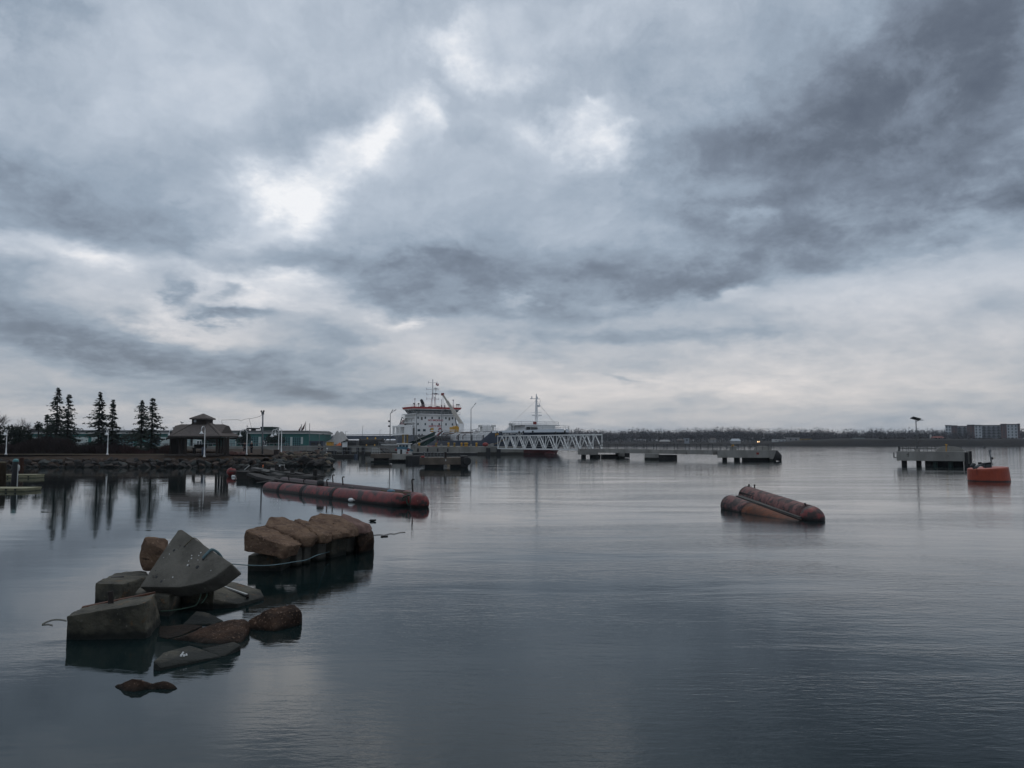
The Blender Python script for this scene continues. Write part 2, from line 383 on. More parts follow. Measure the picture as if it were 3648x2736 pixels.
defm('yellow', (.50, .27, .02), (.36, .19, .02), 1, .6)
defm('yellow_dull', (.30, .19, .03), (.17, .11, .03), 1, .7)
defm('steel', (.20, .21, .22), (.13, .135, .14), 2, .55, metal=.3)
defm('steel_dark', (.055, .06, .065), (.035, .037, .04), 2, .6)
defm('galvanised', (.16, .165, .17), (.11, .115, .12), 1, .5, metal=.2)
defm('hose_red', (.26, .035, .03), None, 2, .6)
defm('net_green', (.016, .05, .042), (.012, .036, .032), 1.2, .9)
defm('pile_green', (.012, .038, .030), (.010, .026, .022), 2, .8)
defm('crane_cream', (.50, .46, .40), (.40, .37, .33), 1, .6)
defm('boat_blue', (.09, .21, .28), (.07, .16, .22), .8, .5)
defm('conifer', (.010, .020, .013), (.018, .028, .016), 1.5, .85)
defm('evergreen', (.009, .017, .012), (.015, .023, .015), .8, .9)
defm('bark', (.035, .028, .024), (.02, .017, .015), 4, .95)
defm('twig', (.062, .050, .048), (.045, .037, .036), 2, .95)
defm('brush', (.034, .022, .020), (.020, .015, .014), .25, .95)
defm('brush_red', (.055, .026, .024), (.035, .020, .018), .3, .95)
defm('bank', (.044, .027, .016), (.026, .018, .012), .5, .95, .03, 5)
defm('path', (.13, .105, .075), (.09, .075, .055), .8, .95)
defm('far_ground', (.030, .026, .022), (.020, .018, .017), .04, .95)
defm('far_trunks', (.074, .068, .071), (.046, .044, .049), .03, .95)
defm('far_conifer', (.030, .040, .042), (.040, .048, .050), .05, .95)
defm('brick', (.12, .062, .055), (.09, .050, .046), .3, .9)
defm('panel_grey', (.27, .29, .31), (.21, .225, .245), .2, .8)
defm('panel_white', (.46, .48, .50), (.40, .42, .44), .2, .8)
defm('house_pale', (.30, .29, .28), (.22, .215, .21), .2, .8)
defm('house_brown', (.10, .085, .075), (.08, .068, .06), .2, .8)
defm('roof_dark', (.05, .05, .055), (.04, .04, .042), .2, .8)
defm('roof_red', (.20, .055, .04), (.15, .045, .035), .2, .8)
defm('roof_green', (.12, .15, .14), (.09, .12, .115), .2, .8)
defm('skin', (.36, .22, .16), None, 5, .6)
defm('cloth_dark', (.014, .015, .020), (.022, .022, .028), 5, .9)
defm('cloth_white', (.62, .62, .62), None, 5, .9)
defm('cloth_red', (.22, .05, .05), None, 5, .9)
RIP = []
for i, (c1, c2) in enumerate([((.042, .029, .021), (.020, .015, .012)), ((.072, .044, .030), (.032, .021, .016)), ((.040, .045, .041), (.02, .023, .022)), ((.105, .082, .055), (.055, .043, .03)), ((.020, .017, .015), (.011, .010, .009)), ((.105, .046, .036), (.05, .026, .021))]):
    RIP.append(mat('riprap_stone_%s' % 'abcdef'[i], c1, c2, 2.5, .85, .03, 9, wet=((.010, .010, .008), .22, .3)))
def emissive(name, col, s):
    m = bpy.data.materials.new(name); m.use_nodes = True; b = m.node_tree.nodes['Principled BSDF']
    b.inputs['Emission Color'].default_value = (*col, 1); b.inputs['Emission Strength'].default_value = s; return m
MT['headlight_glow'] = emissive('headlight_glow', (1, .62, .28), 9.0)

# ---------------------------------------------------------------- water
def water_mat():
    m = bpy.data.materials.new('harbour_water'); m.use_nodes = True
    nt = m.node_tree; N = nt.nodes.new; L = nt.links.new; bs = nt.nodes['Principled BSDF']
    bs.inputs['Base Color'].default_value = (.0065, .0150, .0155, 1); bs.inputs['IOR'].default_value = 1.333
    bs.inputs['Roughness'].default_value = .03; bs.inputs['Specular IOR Level'].default_value = .5
    geo = N('ShaderNodeNewGeometry'); pos = geo.outputs['Position']
    def mp(scale, rz):
        n = N('ShaderNodeMapping'); n.inputs['Scale'].default_value = scale; n.inputs['Rotation'].default_value = (0, 0, rad(rz)); L(pos, n.inputs['Vector']); return n.outputs[0]
    def ns(vec, sc, det, r=.5, dist=0.0):
        n = N('ShaderNodeTexNoise'); n.inputs['Scale'].default_value = sc; n.inputs['Detail'].default_value = det; n.inputs['Roughness'].default_value = r
        n.inputs['Distortion'].default_value = dist; L(vec, n.inputs['Vector']); return n.outputs['Fac']
    def m2(op, a, b, c=None):
        n = N('ShaderNodeMath'); n.operation = op
        for i, v in enumerate((a, b, c)):
            if v is None: continue
            if isinstance(v, bpy.types.NodeSocket): L(v, n.inputs[i])
            else: n.inputs[i].default_value = v
        return n.outputs[0]
    def rg(v, lo, hi, a, b):
        n = N('ShaderNodeMapRange'); n.interpolation_type = 'SMOOTHSTEP'; L(v, n.inputs[0])
        for i, x in enumerate((lo, hi, a, b)): n.inputs[1 + i].default_value = x
        return n.outputs[0]
    sp = N('ShaderNodeSeparateXYZ'); L(pos, sp.inputs[0])
    rip = ns(mp((1.0, 3.2, 1), 14), 2.6, 3, .55, .5)              # small wind ripples, crests across the view
    fine = ns(mp((1.0, 2.6, 1), -9), 7.5, 3, .6, .3)
    swell = ns(mp((.5, 1.3, 1), 4), .55, 3, .5, .4)               # long low undulation
    patch = ns(mp((.07, .22, 1), 12), 1.0, 4, .55, .9)             # calm lanes and ruffled patches
    right = rg(sp.outputs[0], -9.0, 9.0, .20, 1.25)                # the cove on the left lies sheltered
    amt = m2('MULTIPLY', rg(patch, .32, .68, .25, 1.15), right)
    h = m2('MULTIPLY', m2('MULTIPLY_ADD', rip, .0060, m2('MULTIPLY', fine, .0022)), amt)
    h = m2('ADD', h, m2('MULTIPLY', m2('MULTIPLY', swell, .014), rg(sp.outputs[0], -12, 4, .40, 1.0)))
    bp = N('ShaderNodeBump'); bp.inputs['Strength'].default_value = 1; bp.inputs['Distance'].default_value = WAVE; L(h, bp.inputs['Height'])
    L(bp.outputs[0], bs.inputs['Normal'])
    L(m2('MULTIPLY_ADD', amt, .05, .02), bs.inputs['Roughness'])
    return m
WAVE = 1.0
o = MB().add([(-900, -60, 0), (1200, -60, 0), (1200, 1500, 0), (-900, 1500, 0)], [(0, 1, 2, 3)]).build('water', water_mat()); o['kind'] = 'structure'
# ---------------------------------------------------------------- land
def lerp(a, b, t): return a + (b - a) * t
SHORE = [W(p) for p in ((-330, 1664), (0, 1665), (300, 1666), (560, 1666), (800, 1665), (950, 1664), (1060, 1662), (1130, 1661), (1168, 1660))]
def shore_at(t):                                    # t 0..1 along the rock edge
    n = len(SHORE) - 1; i = min(int(t * n), n - 1); return SHORE[i].lerp(SHORE[i + 1], t * n - i)
tipx, tipy = SHORE[-1].x, SHORE[-1].y
mb = MB()                                           # embankment: toe, bench, promenade level, back
rows = []
for i in range(61):
    t = i / 60; s = shore_at(t); e = 1.0 if t < .90 else max(.1, (1 - t) / .10)
    rows.append([(s.x, s.y + .6, -1.0), (s.x - .3, s.y + 2.6 * e + .6, .72 * e), (s.x - .5, s.y + 5.2 * e + .7, 1.02 * e + .02), (s.x - .6, s.y + 7.6 * e + .8, 1.36 * e), (lerp(s.x, s.x - 4, e), s.y + 22 * e + 1.0, 1.42 * e)])
for r in rows: mb.v += [Vector(x) for x in r]
for i in range(60):
    for j in range(4): a = i * 5 + j; mb.f.append((a, a + 5, a + 6, a + 1))
o = mb.build('bank', MT['bank'], smooth=True); o['kind'] = 'structure'
land = [(rows[0][3][0], rows[0][3][1])] + [(r[3][0], r[3][1]) for r in rows[::6]] + [(-25.5, 108), (-33, 126), (-44, 150), (-60, 194.8), (-400, 194.8), (-400, 100)]
o = MB().prism(land, -1.0, 1.34).build('ground', MT['bank']); o['kind'] = 'structure'
# promenade path seen as a thin light edge
mb = MB(); xs = [r[3] for r in rows if r[3][0] < -37]
for a, b in zip(xs[:-1], xs[1:]):
    mb.add([(a[0], a[1] + .3, 1.35), (b[0], b[1] + .3, 1.35), (b[0], b[1] + 3.2, 1.35), (a[0], a[1] + 3.2, 1.35), (a[0], a[1] + .3, 1.44), (b[0], b[1] + .3, 1.44), (b[0], b[1] + 3.2, 1.44), (a[0], a[1] + 3.2, 1.44)],
           [(0, 1, 5, 4), (4, 5, 6, 7), (1, 2, 6, 5), (3, 0, 4, 7), (2, 3, 7, 6)])
o = mb.build('path', MT['path']); o['kind'] = 'structure'

# riprap: every stone an object
ROCKM = []
for k in range(10):
    rr = random.Random(k); pts = []
    for _ in range(13):
        v = Vector((rr.gauss(0, 1), rr.gauss(0, 1), rr.gauss(0, 1))).normalized()
        pts.append(Vector((v.x * .62, v.y * .5, v.z * .40)) * rr.uniform(.8, 1.05))
    bm = rock_bm(pts, bevel=.05, amp=.035, res=.24, seed=k, segs=1)
    for mi in range(len(RIP)):
        me = bpy.data.meshes.new('riprap_rock'); bm.to_mesh(me); me.materials.append(RIP[mi]); ROCKM.append((k, mi, me))
    bm.free()
rr = random.Random(11)
def put_rock(x, y, z, s, mi, label, group):
    me = [q for q in ROCKM if q[1] == mi][rr.randrange(10)][2]
    o = bpy.data.objects.new('riprap_rock', me); COL.objects.link(o); o.location = (x, y, z)
    o.rotation_euler = (rr.uniform(-.5, .5), rr.uniform(-.5, .5), rr.uniform(0, 6.28)); o.scale = (s * rr.uniform(.85, 1.25), s * rr.uniform(.85, 1.2), s * rr.uniform(.8, 1.15))
    tag(o, label, 'rock', group)
RL = 'dark boulder in the rock edge below the waterfront path left of the gazebo'
RL2 = 'rounded grey brown boulder in the rock pile on the point right of the gazebo'
RL3 = 'dark boulder low at the water along the shore edge'
for i in range(132):                                  # along the straight edge
    t = .10 + .56 * (i + rr.uniform(-.4, .4)) / 132; s = shore_at(t); lvl = i % 3
    put_rock(s.x, s.y + .5 + lvl * .95 + rr.uniform(-.2, .2), .08 + lvl * .33 + rr.uniform(-.08, .08), rr.uniform(.75, 1.25), rr.choice([0, 0, 1, 2, 4, 4]), RL3 if lvl == 0 else RL, 'riprap along the shore')
for i in range(120):                                  # the pile on the point
    t = .64 + .32 * (i + rr.uniform(-.5, .5)) / 120; s = shore_at(t); lvl = i % 4; e = min(1, (1.0 - t) / .12)
    put_rock(s.x + rr.uniform(-.3, .3), s.y + .4 + (lvl * 1.05 + rr.uniform(-.25, .25)) * e, (.12 + lvl * .40 * e) + rr.uniform(-.08, .12), rr.uniform(1.05, 1.65), rr.choice([0, 1, 2, 2, 3, 4, 3]), RL2, 'riprap on the point')
for (px, py, sc_) in ((1112, 1650, 1.6), (1122, 1655, 1.5), (1136, 1645, 2.0), (1150, 1652, 1.7), (1163, 1656, 1.3), (1100, 1640, 1.8), (1085, 1636, 1.8)):
    p = P((px, py), 97.5); put_rock(p.x, p.y, p.z - .15, sc_, 4, 'dark wet boulder at the tip of the point where the rocks meet the water', 'riprap on the point')
for i in range(16):                                   # reddish stones along the crest
    px = rr.choice([rr.uniform(820, 870), rr.uniform(1000, 1080)]); p = P((px, rr.uniform(1615, 1622)), 103.5)
    put_rock(p.x, p.y, p.z, rr.uniform(.8, 1.2), 5, 'reddish stone on the crest of the point beside the white lamps', 'red stones on the crest')

# ---------------------------------------------------------------- far shore
def fbm(x, s=0): return noise.fractal(Vector((x, s * 9.1, 0)), 1.0, 2.0, 4)
mb = MB(); NX, NY = 120, 10
ys = [0, 3, 10, 30, 60, 110, 190, 300, 600, 1400]
def shore_y(x): return 655 + 10 * math.sin(x / 90) - (55 if x > 260 else 55 * max(0, (x - 200) / 60) if x > 200 else 0)
def far_h(x, dy):
    b = [-1, 1.0, 2.2, 2.6, 3.0, 3.4, 4.0, 5, 6, 6][ys.index(dy)]
    if x > 200 and dy >= 3: b += 3.0 * min(1, (x - 200) / 60) * (1 if dy < 100 else .7)
    return b + (.4 * fbm(x * .02, dy) if dy else 0)
for i in range(NX):
    x = -420 + 1500 * i / (NX - 1)
    for dy in ys: mb.v.append(Vector((x * (1 + dy / 1500), shore_y(x) + dy, far_h(x, dy))))
for i in range(NX - 1):
    for j in range(NY - 1): a = i * NY + j; mb.f.append((a, a + NY, a + NY + 1, a + 1))
o = mb.build('far_land', MT['far_ground'], smooth=True); o['kind'] = 'structure'
rr = random.Random(5)
decid, conif = MB(), MB()
def tri(mb, c, s, rnd):
    a = Vector((rnd.uniform(-1, 1), rnd.uniform(-1, 1), rnd.uniform(-1, 1))) * s; b = Vector((rnd.uniform(-1, 1), rnd.uniform(-1, 1), rnd.uniform(-1, 1))) * s
    mb.add([c - a * .5, c + a * .5, c + b], [(0, 1, 2)])
def far_top(px):                                      # treeline level in photograph pixels
    return 1532 + 8 * fbm(px * .006, 1) + 5 * fbm(px * .022, 2) - 5 * math.exp(-((px - 2490) / 180) ** 2) + (4 if 2120 < px < 2220 else 0) - 3 * math.exp(-((px - 2870) / 120) ** 2)
for row, (Y, n) in enumerate(((700, 230), (725, 250), (760, 270), (800, 280))):
    for i in range(n):
        px = 1690 + 2100 * (i + rr.uniform(-.5, .5)) / n
        if 3350 < px < 3640 and row < 1: continue
        X = (px - 1824) / 2840 * Y; zt = 3 + (1575 - far_top(px) + rr.uniform(-4, 2) - (2 - row) * 7) * Y / 2840
        g = 4.0; h = zt - g
        if h < 3: continue
        if rr.random() < .24:
            w = rr.uniform(1.2, 2.0); zt += rr.uniform(-.5, .6)
            for k in range(44):
                t = k / 44; tri(conif, Vector((X + rr.uniform(-1, 1) * w * (1 - t), Y + rr.uniform(-1, 1) * w * (1 - t), g + (zt - g) * (.1 + .9 * t))), 1.5 * (1.12 - t), rr)
        else:
            w = rr.uniform(2.5, 5.0)
            for k in range(180):
                v = Vector((rr.gauss(0, .45), rr.gauss(0, .45), rr.gauss(0, .38)))
                if v.length > 1: v.normalize()
                tri(decid, Vector((X + v.x * w, Y + v.y * w, g + h * .52 + v.z * h * .50)), rr.uniform(.5, 1.15), rr)
            decid.tube([(X, Y, g - 1), (X, Y, g + h * .6)], [.22, .12], 4)
fo = decid.build('forest', [MT['far_trunks']]); tag(fo, 'grey brown bare woodland along the far shore', None, None, 'stuff')
fo = conif.build('forest_evergreens', [MT['far_conifer']]); tag(fo, 'dark evergreens mixed into the far woodland', None, None, 'stuff')
fr = random.Random(8); scrub = MB()                   # scrub on the near bank below the apartments
for i in range(1500):
    px = fr.uniform(3130, 3700); Y = fr.uniform(608, 640); X = (px - 1824) / 2840 * Y
    base = far_h(X, 3) + 1; tri(scrub, Vector((X, Y, base + fr.uniform(-1.2, 1.0))), fr.uniform(.8, 1.8), fr)
for i in range(900):
    px = fr.uniform(1700, 3200); Y = fr.uniform(668, 690); X = (px - 1824) / 2840 * Y
    tri(scrub, Vector((X, Y, 2.2 + fr.uniform(-.3, .6))), fr.uniform(.5, 1.1), fr)
tag(scrub.build('shore_scrub', MT['brush']), 'dark brown scrub on the far bank', None, None, 'stuff')
# houses
def house(px0, px1, top, base, Y, wall, roof, label, flat=False, rh=.45, name='house'):
    X0, X1 = (px0 - 1824) / 2840 * Y, (px1 - 1824) / 2840 * Y; z1 = 3 + (1575 - top) * Y / 2840; z0 = 3 + (1575 - base) * Y / 2840 - 1.5
    t = thing(name, label, 'house' if name == 'house' else name.split('_')[-1], ((X0 + X1) / 2, Y, z0), 'buildings on the far shore')
    ze = z1 if flat else z1 - (z1 - z0 - 1.5) * rh; D = max(4, (X1 - X0) * .4)
    MB().box(X0, X1, Y, Y + D, z0, ze).build('wall', MT[wall], t)
    if flat: MB().box(X0 - .2, X1 + .2, Y - .2, Y + D + .2, ze + .003, ze + .35).build('roof', MT[roof], t)
    else: MB().add([(X0 - .4, Y - .4, ze), (X1 + .4, Y - .4, ze), (X1 + .4, Y + D + .4, ze), (X0 - .4, Y + D + .4, ze), (X0 + .6, Y + D / 2, z1), (X1 - .6, Y + D / 2, z1)], [(0, 1, 5, 4), (2, 3, 4, 5), (0, 4, 3), (1, 2, 5), (3, 2, 1, 0)]).build('roof', MT[roof], t)
    for f in ((.25, .7) if X1 - X0 > 8 else (.5,)):
        x = X0 + (X1 - X0) * f; MB().box(x - .5, x + .5, Y - .06, Y + .1, z0 + 1.5 + (ze - z0 - 1.5) * .35, z0 + 1.5 + (ze - z0 - 1.5) * .75).build('window', MT['glass'], t)
    return t
house(2350, 2386, 1567, 1577, 668, 'house_brown', 'house_pale', 'long low brown house with pale roof on the far bank, leftmost of the far houses', rh=.6)
house(2412, 2436, 1564, 1575, 672, 'house_brown', 'house_brown', 'small brown gabled house beside a taller grey one on the far bank')
house(2437, 2454, 1561, 1576, 672, 'panel_grey', 'roof_dark', 'taller narrow grey house with flat dark roof on the far bank', flat=True)
house(2528, 2550, 1560, 1575, 690, 'house_pale', 'house_brown', 'cream house half hidden among bare trees on the far bank')
house(2604, 2636, 1563, 1575, 668, 'house_pale', 'panel_white', 'pale house with a broad white roof on the far bank left of the headlights', rh=.7)
house(2753, 2772, 1567, 1573, 664, 'white_dull', 'white_paint', 'small white trailer on the far bank just right of the headlights', flat=True, name='trailer')
house(2780, 2796, 1567, 1573, 664, 'panel_white', 'white_dull', 'short white box trailer left of the long pale store on the far bank', flat=True, name='trailer')
house(2804, 2846, 1560, 1573, 662, 'house_pale', 'house_pale', 'long pale flat store on the far bank with an ochre one beside it', flat=True, name='store')
house(2848, 2888, 1563, 1573, 662, 'yellow_dull', 'house_brown', 'ochre fronted flat store on the far bank', flat=True, name='store')
house(2900, 2970, 1565, 1574, 662, 'roof_dark', 'roof_dark', 'long low dark building right of the ochre store on the far bank', flat=True, name='store')
house(3036, 3084, 1560, 1572, 662, 'panel_grey', 'roof_green', 'wide house with grey green hip roof on the far bank', rh=.65)
house(3322, 3360, 1554, 1564, 640, 'house_pale', 'roof_red', 'low red roofed house left of the apartment block', rh=.6)
# white steeple
p = P((3316, 1566), 645); t = thing('chimney_tower', 'thin pale tower standing left of the red roofed house', 'tower', (p.x, p.y, p.z - 1))
MB().box(p.x - .5, p.x + .5, p.y - .5, p.y + .5, p.z - 1, p.z + 4).build('shaft', MT['white_dull'], t); MB().add([(p.x - .6, p.y - .6, p.z + 4), (p.x + .6, p.y - .6, p.z + 4), (p.x + .6, p.y + .6, p.z + 4), (p.x - .6, p.y + .6, p.z + 4), (p.x, p.y, p.z + 5)], [(0, 1, 4), (1, 2, 4), (2, 3, 4), (3, 0, 4)]).build('cap', MT['roof_dark'], t)
# car with headlights on the far road
p = P((2702, 1577), 660); t = thing('parked_car', 'small dark car with headlights shining on the far bank', 'car', (p.x, p.y, p.z))
MB().box(p.x - .9, p.x + .9, p.y, p.y + 4.2, p.z + .3, p.z + 1.0).add([(p.x - .8, p.y + 1, p.z + 1), (p.x + .8, p.y + 1, p.z + 1), (p.x + .8, p.y + 3.8, p.z + 1), (p.x - .8, p.y + 3.8, p.z + 1), (p.x - .6, p.y + 1.7, p.z + 1.5), (p.x + .6, p.y + 1.7, p.z + 1.5), (p.x + .6, p.y + 3.3, p.z + 1.5), (p.x - .6, p.y + 3.3, p.z + 1.5)], [(0, 1, 5, 4), (1, 2, 6, 5), (2, 3, 7, 6), (3, 0, 4, 7), (4, 5, 6, 7)]).build('body', MT['steel_dark'], t)
for s in (-1, 1):
    MB().ball((p.x + s * .62, p.y - .03, p.z + .72), .24).build('headlight', MT['headlight_glow'], t)
    for yy in (.8, 3.4): MB().lathe((p.x + s * .85, p.y + yy, p.z + .32), [(.32, -.1), (.32, .1)], 10, Matrix.Rotation(math.pi / 2, 3, 'Y')).build('wheel', MT['rubber'], t)
# apartment block
Y = 720.0; S = Y / 2840; q = lambda x: (3140 + x * .22966 - 1824) * S; zt = lambda py: 3 + (1575 - py) * S
t = thing('apartment_block', 'five storey apartment block with brick, white and grey bays above the far bank', 'building', (q(1540), Y, zt(1566)))
G0 = zt(1567); wins = []
for (x0, x1, top, m, dep, nm) in ((970, 1066, 1516, 'panel_white', 0, 'panelled_bay'), (1066, 1160, 1517, 'brick', .3, 'brick_bay'), (1160, 1318, 1519, 'panel_grey', 2.5, 'balcony_bay'), (1318, 1432, 1515, 'brick', -.2, 'brick_bay'), (1432, 1545, 1516, 'panel_white', .3, 'panelled_bay'),
                                (1545, 1840, 1517, 'panel_grey', 2.5, 'balcony_bay'), (1840, 1926, 1513, 'brick', -.2, 'brick_bay'), (1926, 2092, 1514, 'panel_white', .2, 'panelled_bay'), (2092, 2128, 1513, 'brick', -.2, 'brick_bay')):
    a, b = q(x0), q(x1); z1 = zt(top)
    part = MB().box(a, b, Y + dep, Y + 16, G0, z1).build(nm, MT[m], t)
    MB().box(a - .2, b + .2, Y + dep - .5, Y + 16.2, z1 + .003, z1 + .6).build('roof', MT['roof_dark'], part)
    fh = (z1 - G0) / 5.0; nx = max(1, round((b - a) / (3.6 if m != 'panel_grey' else 4.2)))
    for fl in range(5):
        for k in range(nx):
            x = a + (b - a) * (k + .5) / nx; z = G0 + fh * (fl + .5)
            MB().box(x - .6, x + .6, Y + dep - .05, Y + dep + .2, z - .6, z + .8).build('window', MT['glass'], part)
            if m == 'panel_grey': MB().box(x - 1.7, x + 1.7, Y + dep - 1.5, Y + dep - .06, z - 1.25, z - 1.08).box(x - 1.7, x + 1.7, Y + dep - 1.55, Y + dep - 1.45, z - 1.07, z - .2).build('balcony', MT['steel_dark'], part)
t.rotation_euler.z = -math.atan2(t.location.x, t.location.y); t.scale.x = math.cos(t.rotation_euler.z)
# long road bridge far behind the quay
Yb = 600.0; X0, X1 = (1000 - 1824) / 2840 * Yb, (1745 - 1824) / 2840 * Yb
t = thing('road_bridge', 'long flat dark road bridge low over the water behind the quay', 'bridge', ((X0 + X1) / 2, Yb, 0))
mb = MB(); pl = [(X0 + (X1 - X0) * i / 24) for i in range(25)]
for a, b in zip(pl[:-1], pl[1:]):
    ha = 6.9 + 1.0 * math.sin(math.pi * (a - X0) / (X1 - X0)); hb = 6.9 + 1.0 * math.sin(math.pi * (b - X0) / (X1 - X0))
    mb.add([(a, Yb, ha - 2.6), (b, Yb, hb - 2.6), (b, Yb + 14, hb - 2.6), (a, Yb + 14, ha - 2.6), (a, Yb, ha), (b, Yb, hb), (b, Yb + 14, hb), (a, Yb + 14, ha)], [(0, 1, 5, 4), (4, 5, 6, 7), (3, 2, 1, 0), (2, 3, 7, 6)])
mb.build('deck', MT['ship_blue'], t)
MB().beam((X0, Yb - .1, 7.7), ((X0 + X1) / 2, Yb - .1, 8.7), .12, .5).beam(((X0 + X1) / 2, Yb - .1, 8.7), (X1, Yb - .1, 7.7), .12, .5).build('parapet', MT['steel'], t)
for i in range(6):
    x = X0 + (X1 - X0) * (i + .5) / 6; MB().box(x - 1.3, x + 1.3, Yb + 1, Yb + 13, -2, 5.0).build('pier', MT['steel_dark'], t)
for (px, top) in ((1291, 1518), (1230, 1537), (1353, 1532), (1416, 1530)):
    p = P((px, 1556), Yb); pt = P((px, top), Yb)
    mb = MB().tube([(p.x, Yb + .4, 7.6), (p.x, Yb + .4, pt.z)], [.16, .10], 6).beam((p.x, Yb + .4, pt.z), (p.x + 1.6, Yb + .4, pt.z + .15), .14)
    mb.single('lamp_post', MT['steel'], {1291: 'tallest thin lamp post on the far bridge', 1230: 'short thin lamp post near the left end of the far bridge', 1353: 'thin lamp post on the far bridge left of the bare tree crown', 1416: 'thin lamp post on the far bridge close to the ship'}[px], 'lamp post', 'lamp posts on the bridge')
# ---------------------------------------------------------------- foreground concrete blocks and boulders
def down(pts, z=-.7): return [Vector((p.x, p.y, z)) for p in pts]
G = 'dumped mooring blocks in the shallows'
# front left block
top = [P(A(88, 938), 12.3), P(A(735, 828), 12.35), P(A(790, 800), 12.55), P(A(838, 738), 13.4), P(A(212, 868), 13.0)]
bot = [W(A(108, 1110)), W(A(740, 1112)), W(A(800, 1104)), W(A(888, 985)), W(A(150, 1010))]
front = rock('concrete_block', top + bot + down(bot), MT['concrete_dark'], 'large slanting concrete block with a rusty iron stub on its top edge, nearest the left', 'concrete block', G, bevel=.024, amp=.014, res=.06, freq=7)
pr = thing('iron_stub', 'short rusty iron stub standing on the back edge of the front left block', 'iron stub', P(A(463, 825), 12.95))
MB().tube([P(A(463, 830), 12.95) - Vector((0, 0, .05)), P(A(462, 760), 12.95), P(A(455, 728), 12.95)], [.045, .04, .045], 9).build('rod', MT['rust_dark'], pr)
MB().tube([P(A(446, 745), 12.95), P(A(470, 742), 12.95)], [.03, .03], 8).build('pin', MT['rust'], pr)
# a rust streaked top edge strip
mb = MB(); a, b = P(A(215, 862), 13.02), P(A(835, 732), 13.42); a2, b2 = P(A(225, 850), 13.3), P(A(838, 727), 13.62)
mb.add([a, b, b2, a2, a - Vector((0, 0, .06)), b - Vector((0, 0, .06)), b2 - Vector((0, 0, .06)), a2 - Vector((0, 0, .06))], [(0, 1, 2, 3), (0, 4, 5, 1), (1, 5, 6, 2), (2, 6, 7, 3), (3, 7, 4, 0), (7, 6, 5, 4)])
mb.build('form_board', MT['rust'], front, label='rust stained board along the back edge')
# left rear block
zt_ = .40; pts = [W(A(330, 655), zt_), W(A(560, 665), zt_), W(A(770, 605), zt_), W(A(770, 556), zt_), W(A(512, 562), zt_)]
rear = rock('concrete_block', pts + down(pts, -.6), MT['concrete_dark'], 'square concrete block with a dark slot in its flat top, behind the front left block', 'concrete block', G, bevel=.028, amp=.013, res=.065, freq=7)
c = W(A(520, 607), zt_ + .004); MB().cbox(c, .22, .075, .03, rz=.35).build('lifting_slot', MT['black'], rear)
# small middle block
zt_ = .345; pts = [W(A(665, 738), zt_), W(A(850, 745), zt_), W(A(955, 768), zt_), W(A(1082, 690), zt_), W(A(900, 660), zt_), W(A(720, 662), zt_)]
mid = rock('concrete_block', pts + down(pts, -.6), MT['concrete_dark'], 'small chipped concrete block wedged under the tilted slab', 'concrete block', G, bevel=.04, amp=.009, res=.08)
c = W(A(885, 703), zt_ + .004); MB().cbox(c, .10, .05, .03, rz=.2).build('lifting_slot', MT['black'], mid)
# tilted slab
nn = Vector((-.17, -.36, .33)).normalized(); p0 = P(A(700, 690), 14.3)
face = [ONP(A(*q_), p0, nn) for q_ in ((1028, 207), (1060, 203), (1468, 484), (1478, 500), (1345, 602), (1235, 655), (1040, 692), (700, 690))]
back = [p - nn * .31 + Vector((.01, 0, 0)) for p in face]
slab = rock('concrete_block', face + back, MT['concrete_pale'], 'big pale grey concrete slab tipped up on its corner with bolt holes and ropes', 'concrete slab', G, bevel=.022, amp=.007, res=.06, freq=4)
for (x, y, r_) in ((1085, 348, .020), (996, 382, .028), (1243, 455, .026), (1192, 522, .033), (848, 605, .026), (890, 643, .024), (1125, 512, .014), (840, 553, .012)):
    p = ONP(A(x, y), p0, nn); R = nn.to_track_quat('Z', 'Y').to_matrix()
    MB().lathe(p, [(r_, -.01), (r_, .006), (r_ * .4, .007)], 9, R).build('bolt_hole', MT['black'], slab)
rs = random.Random(3); mb = MB()
for (x, y) in ((908, 443), (958, 413), (1145, 425), (1222, 400), (1143, 448), (1198, 463), (1120, 472), (985, 608), (1308, 552), (1205, 425), (1110, 505)):
    p = ONP(A(x, y), p0, nn); mb.lathe(p, [(rs.uniform(.008, .017), .001), (.007, .0065)], 7, nn.to_track_quat('Z', 'Y').to_matrix())
mb.build('bird_droppings', MT['white_paint'], slab)
pts = [W(A(1060, 870)), W(A(1330, 880)), W(A(1330, 800)), W(A(1080, 800))]  # added filler block, darkens the bright gap below the slab
rock('concrete_block', down(pts, .34) + down(pts, -.5), MT['concrete_dark'], 'added dark concrete block filling the shaded gap right under the tilted slab', 'concrete block', G, bevel=.04, amp=.01, res=.1)
# boulder behind the slab
pts = [P(A(750, 270), 16.2), P(A(930, 272), 16.3), P(A(945, 300), 16.9), P(A(770, 266), 16.7), P(A(716, 345), 16.3), P(A(703, 425), 16.2), P(A(712, 510), 16.2), P(A(735, 546), 16.2), P(A(900, 546), 16.2), P(A(930, 400), 16.1), P(A(760, 540), 16.8), P(A(930, 540), 16.9), P(A(765, 320), 16.1), P(A(880, 360), 16.05)]
rock('granite_boulder', pts, MT['granite_brown'], 'upright brown boulder standing behind the tilted slab', 'boulder', G, bevel=.05, amp=.02, res=.07, freq=4)
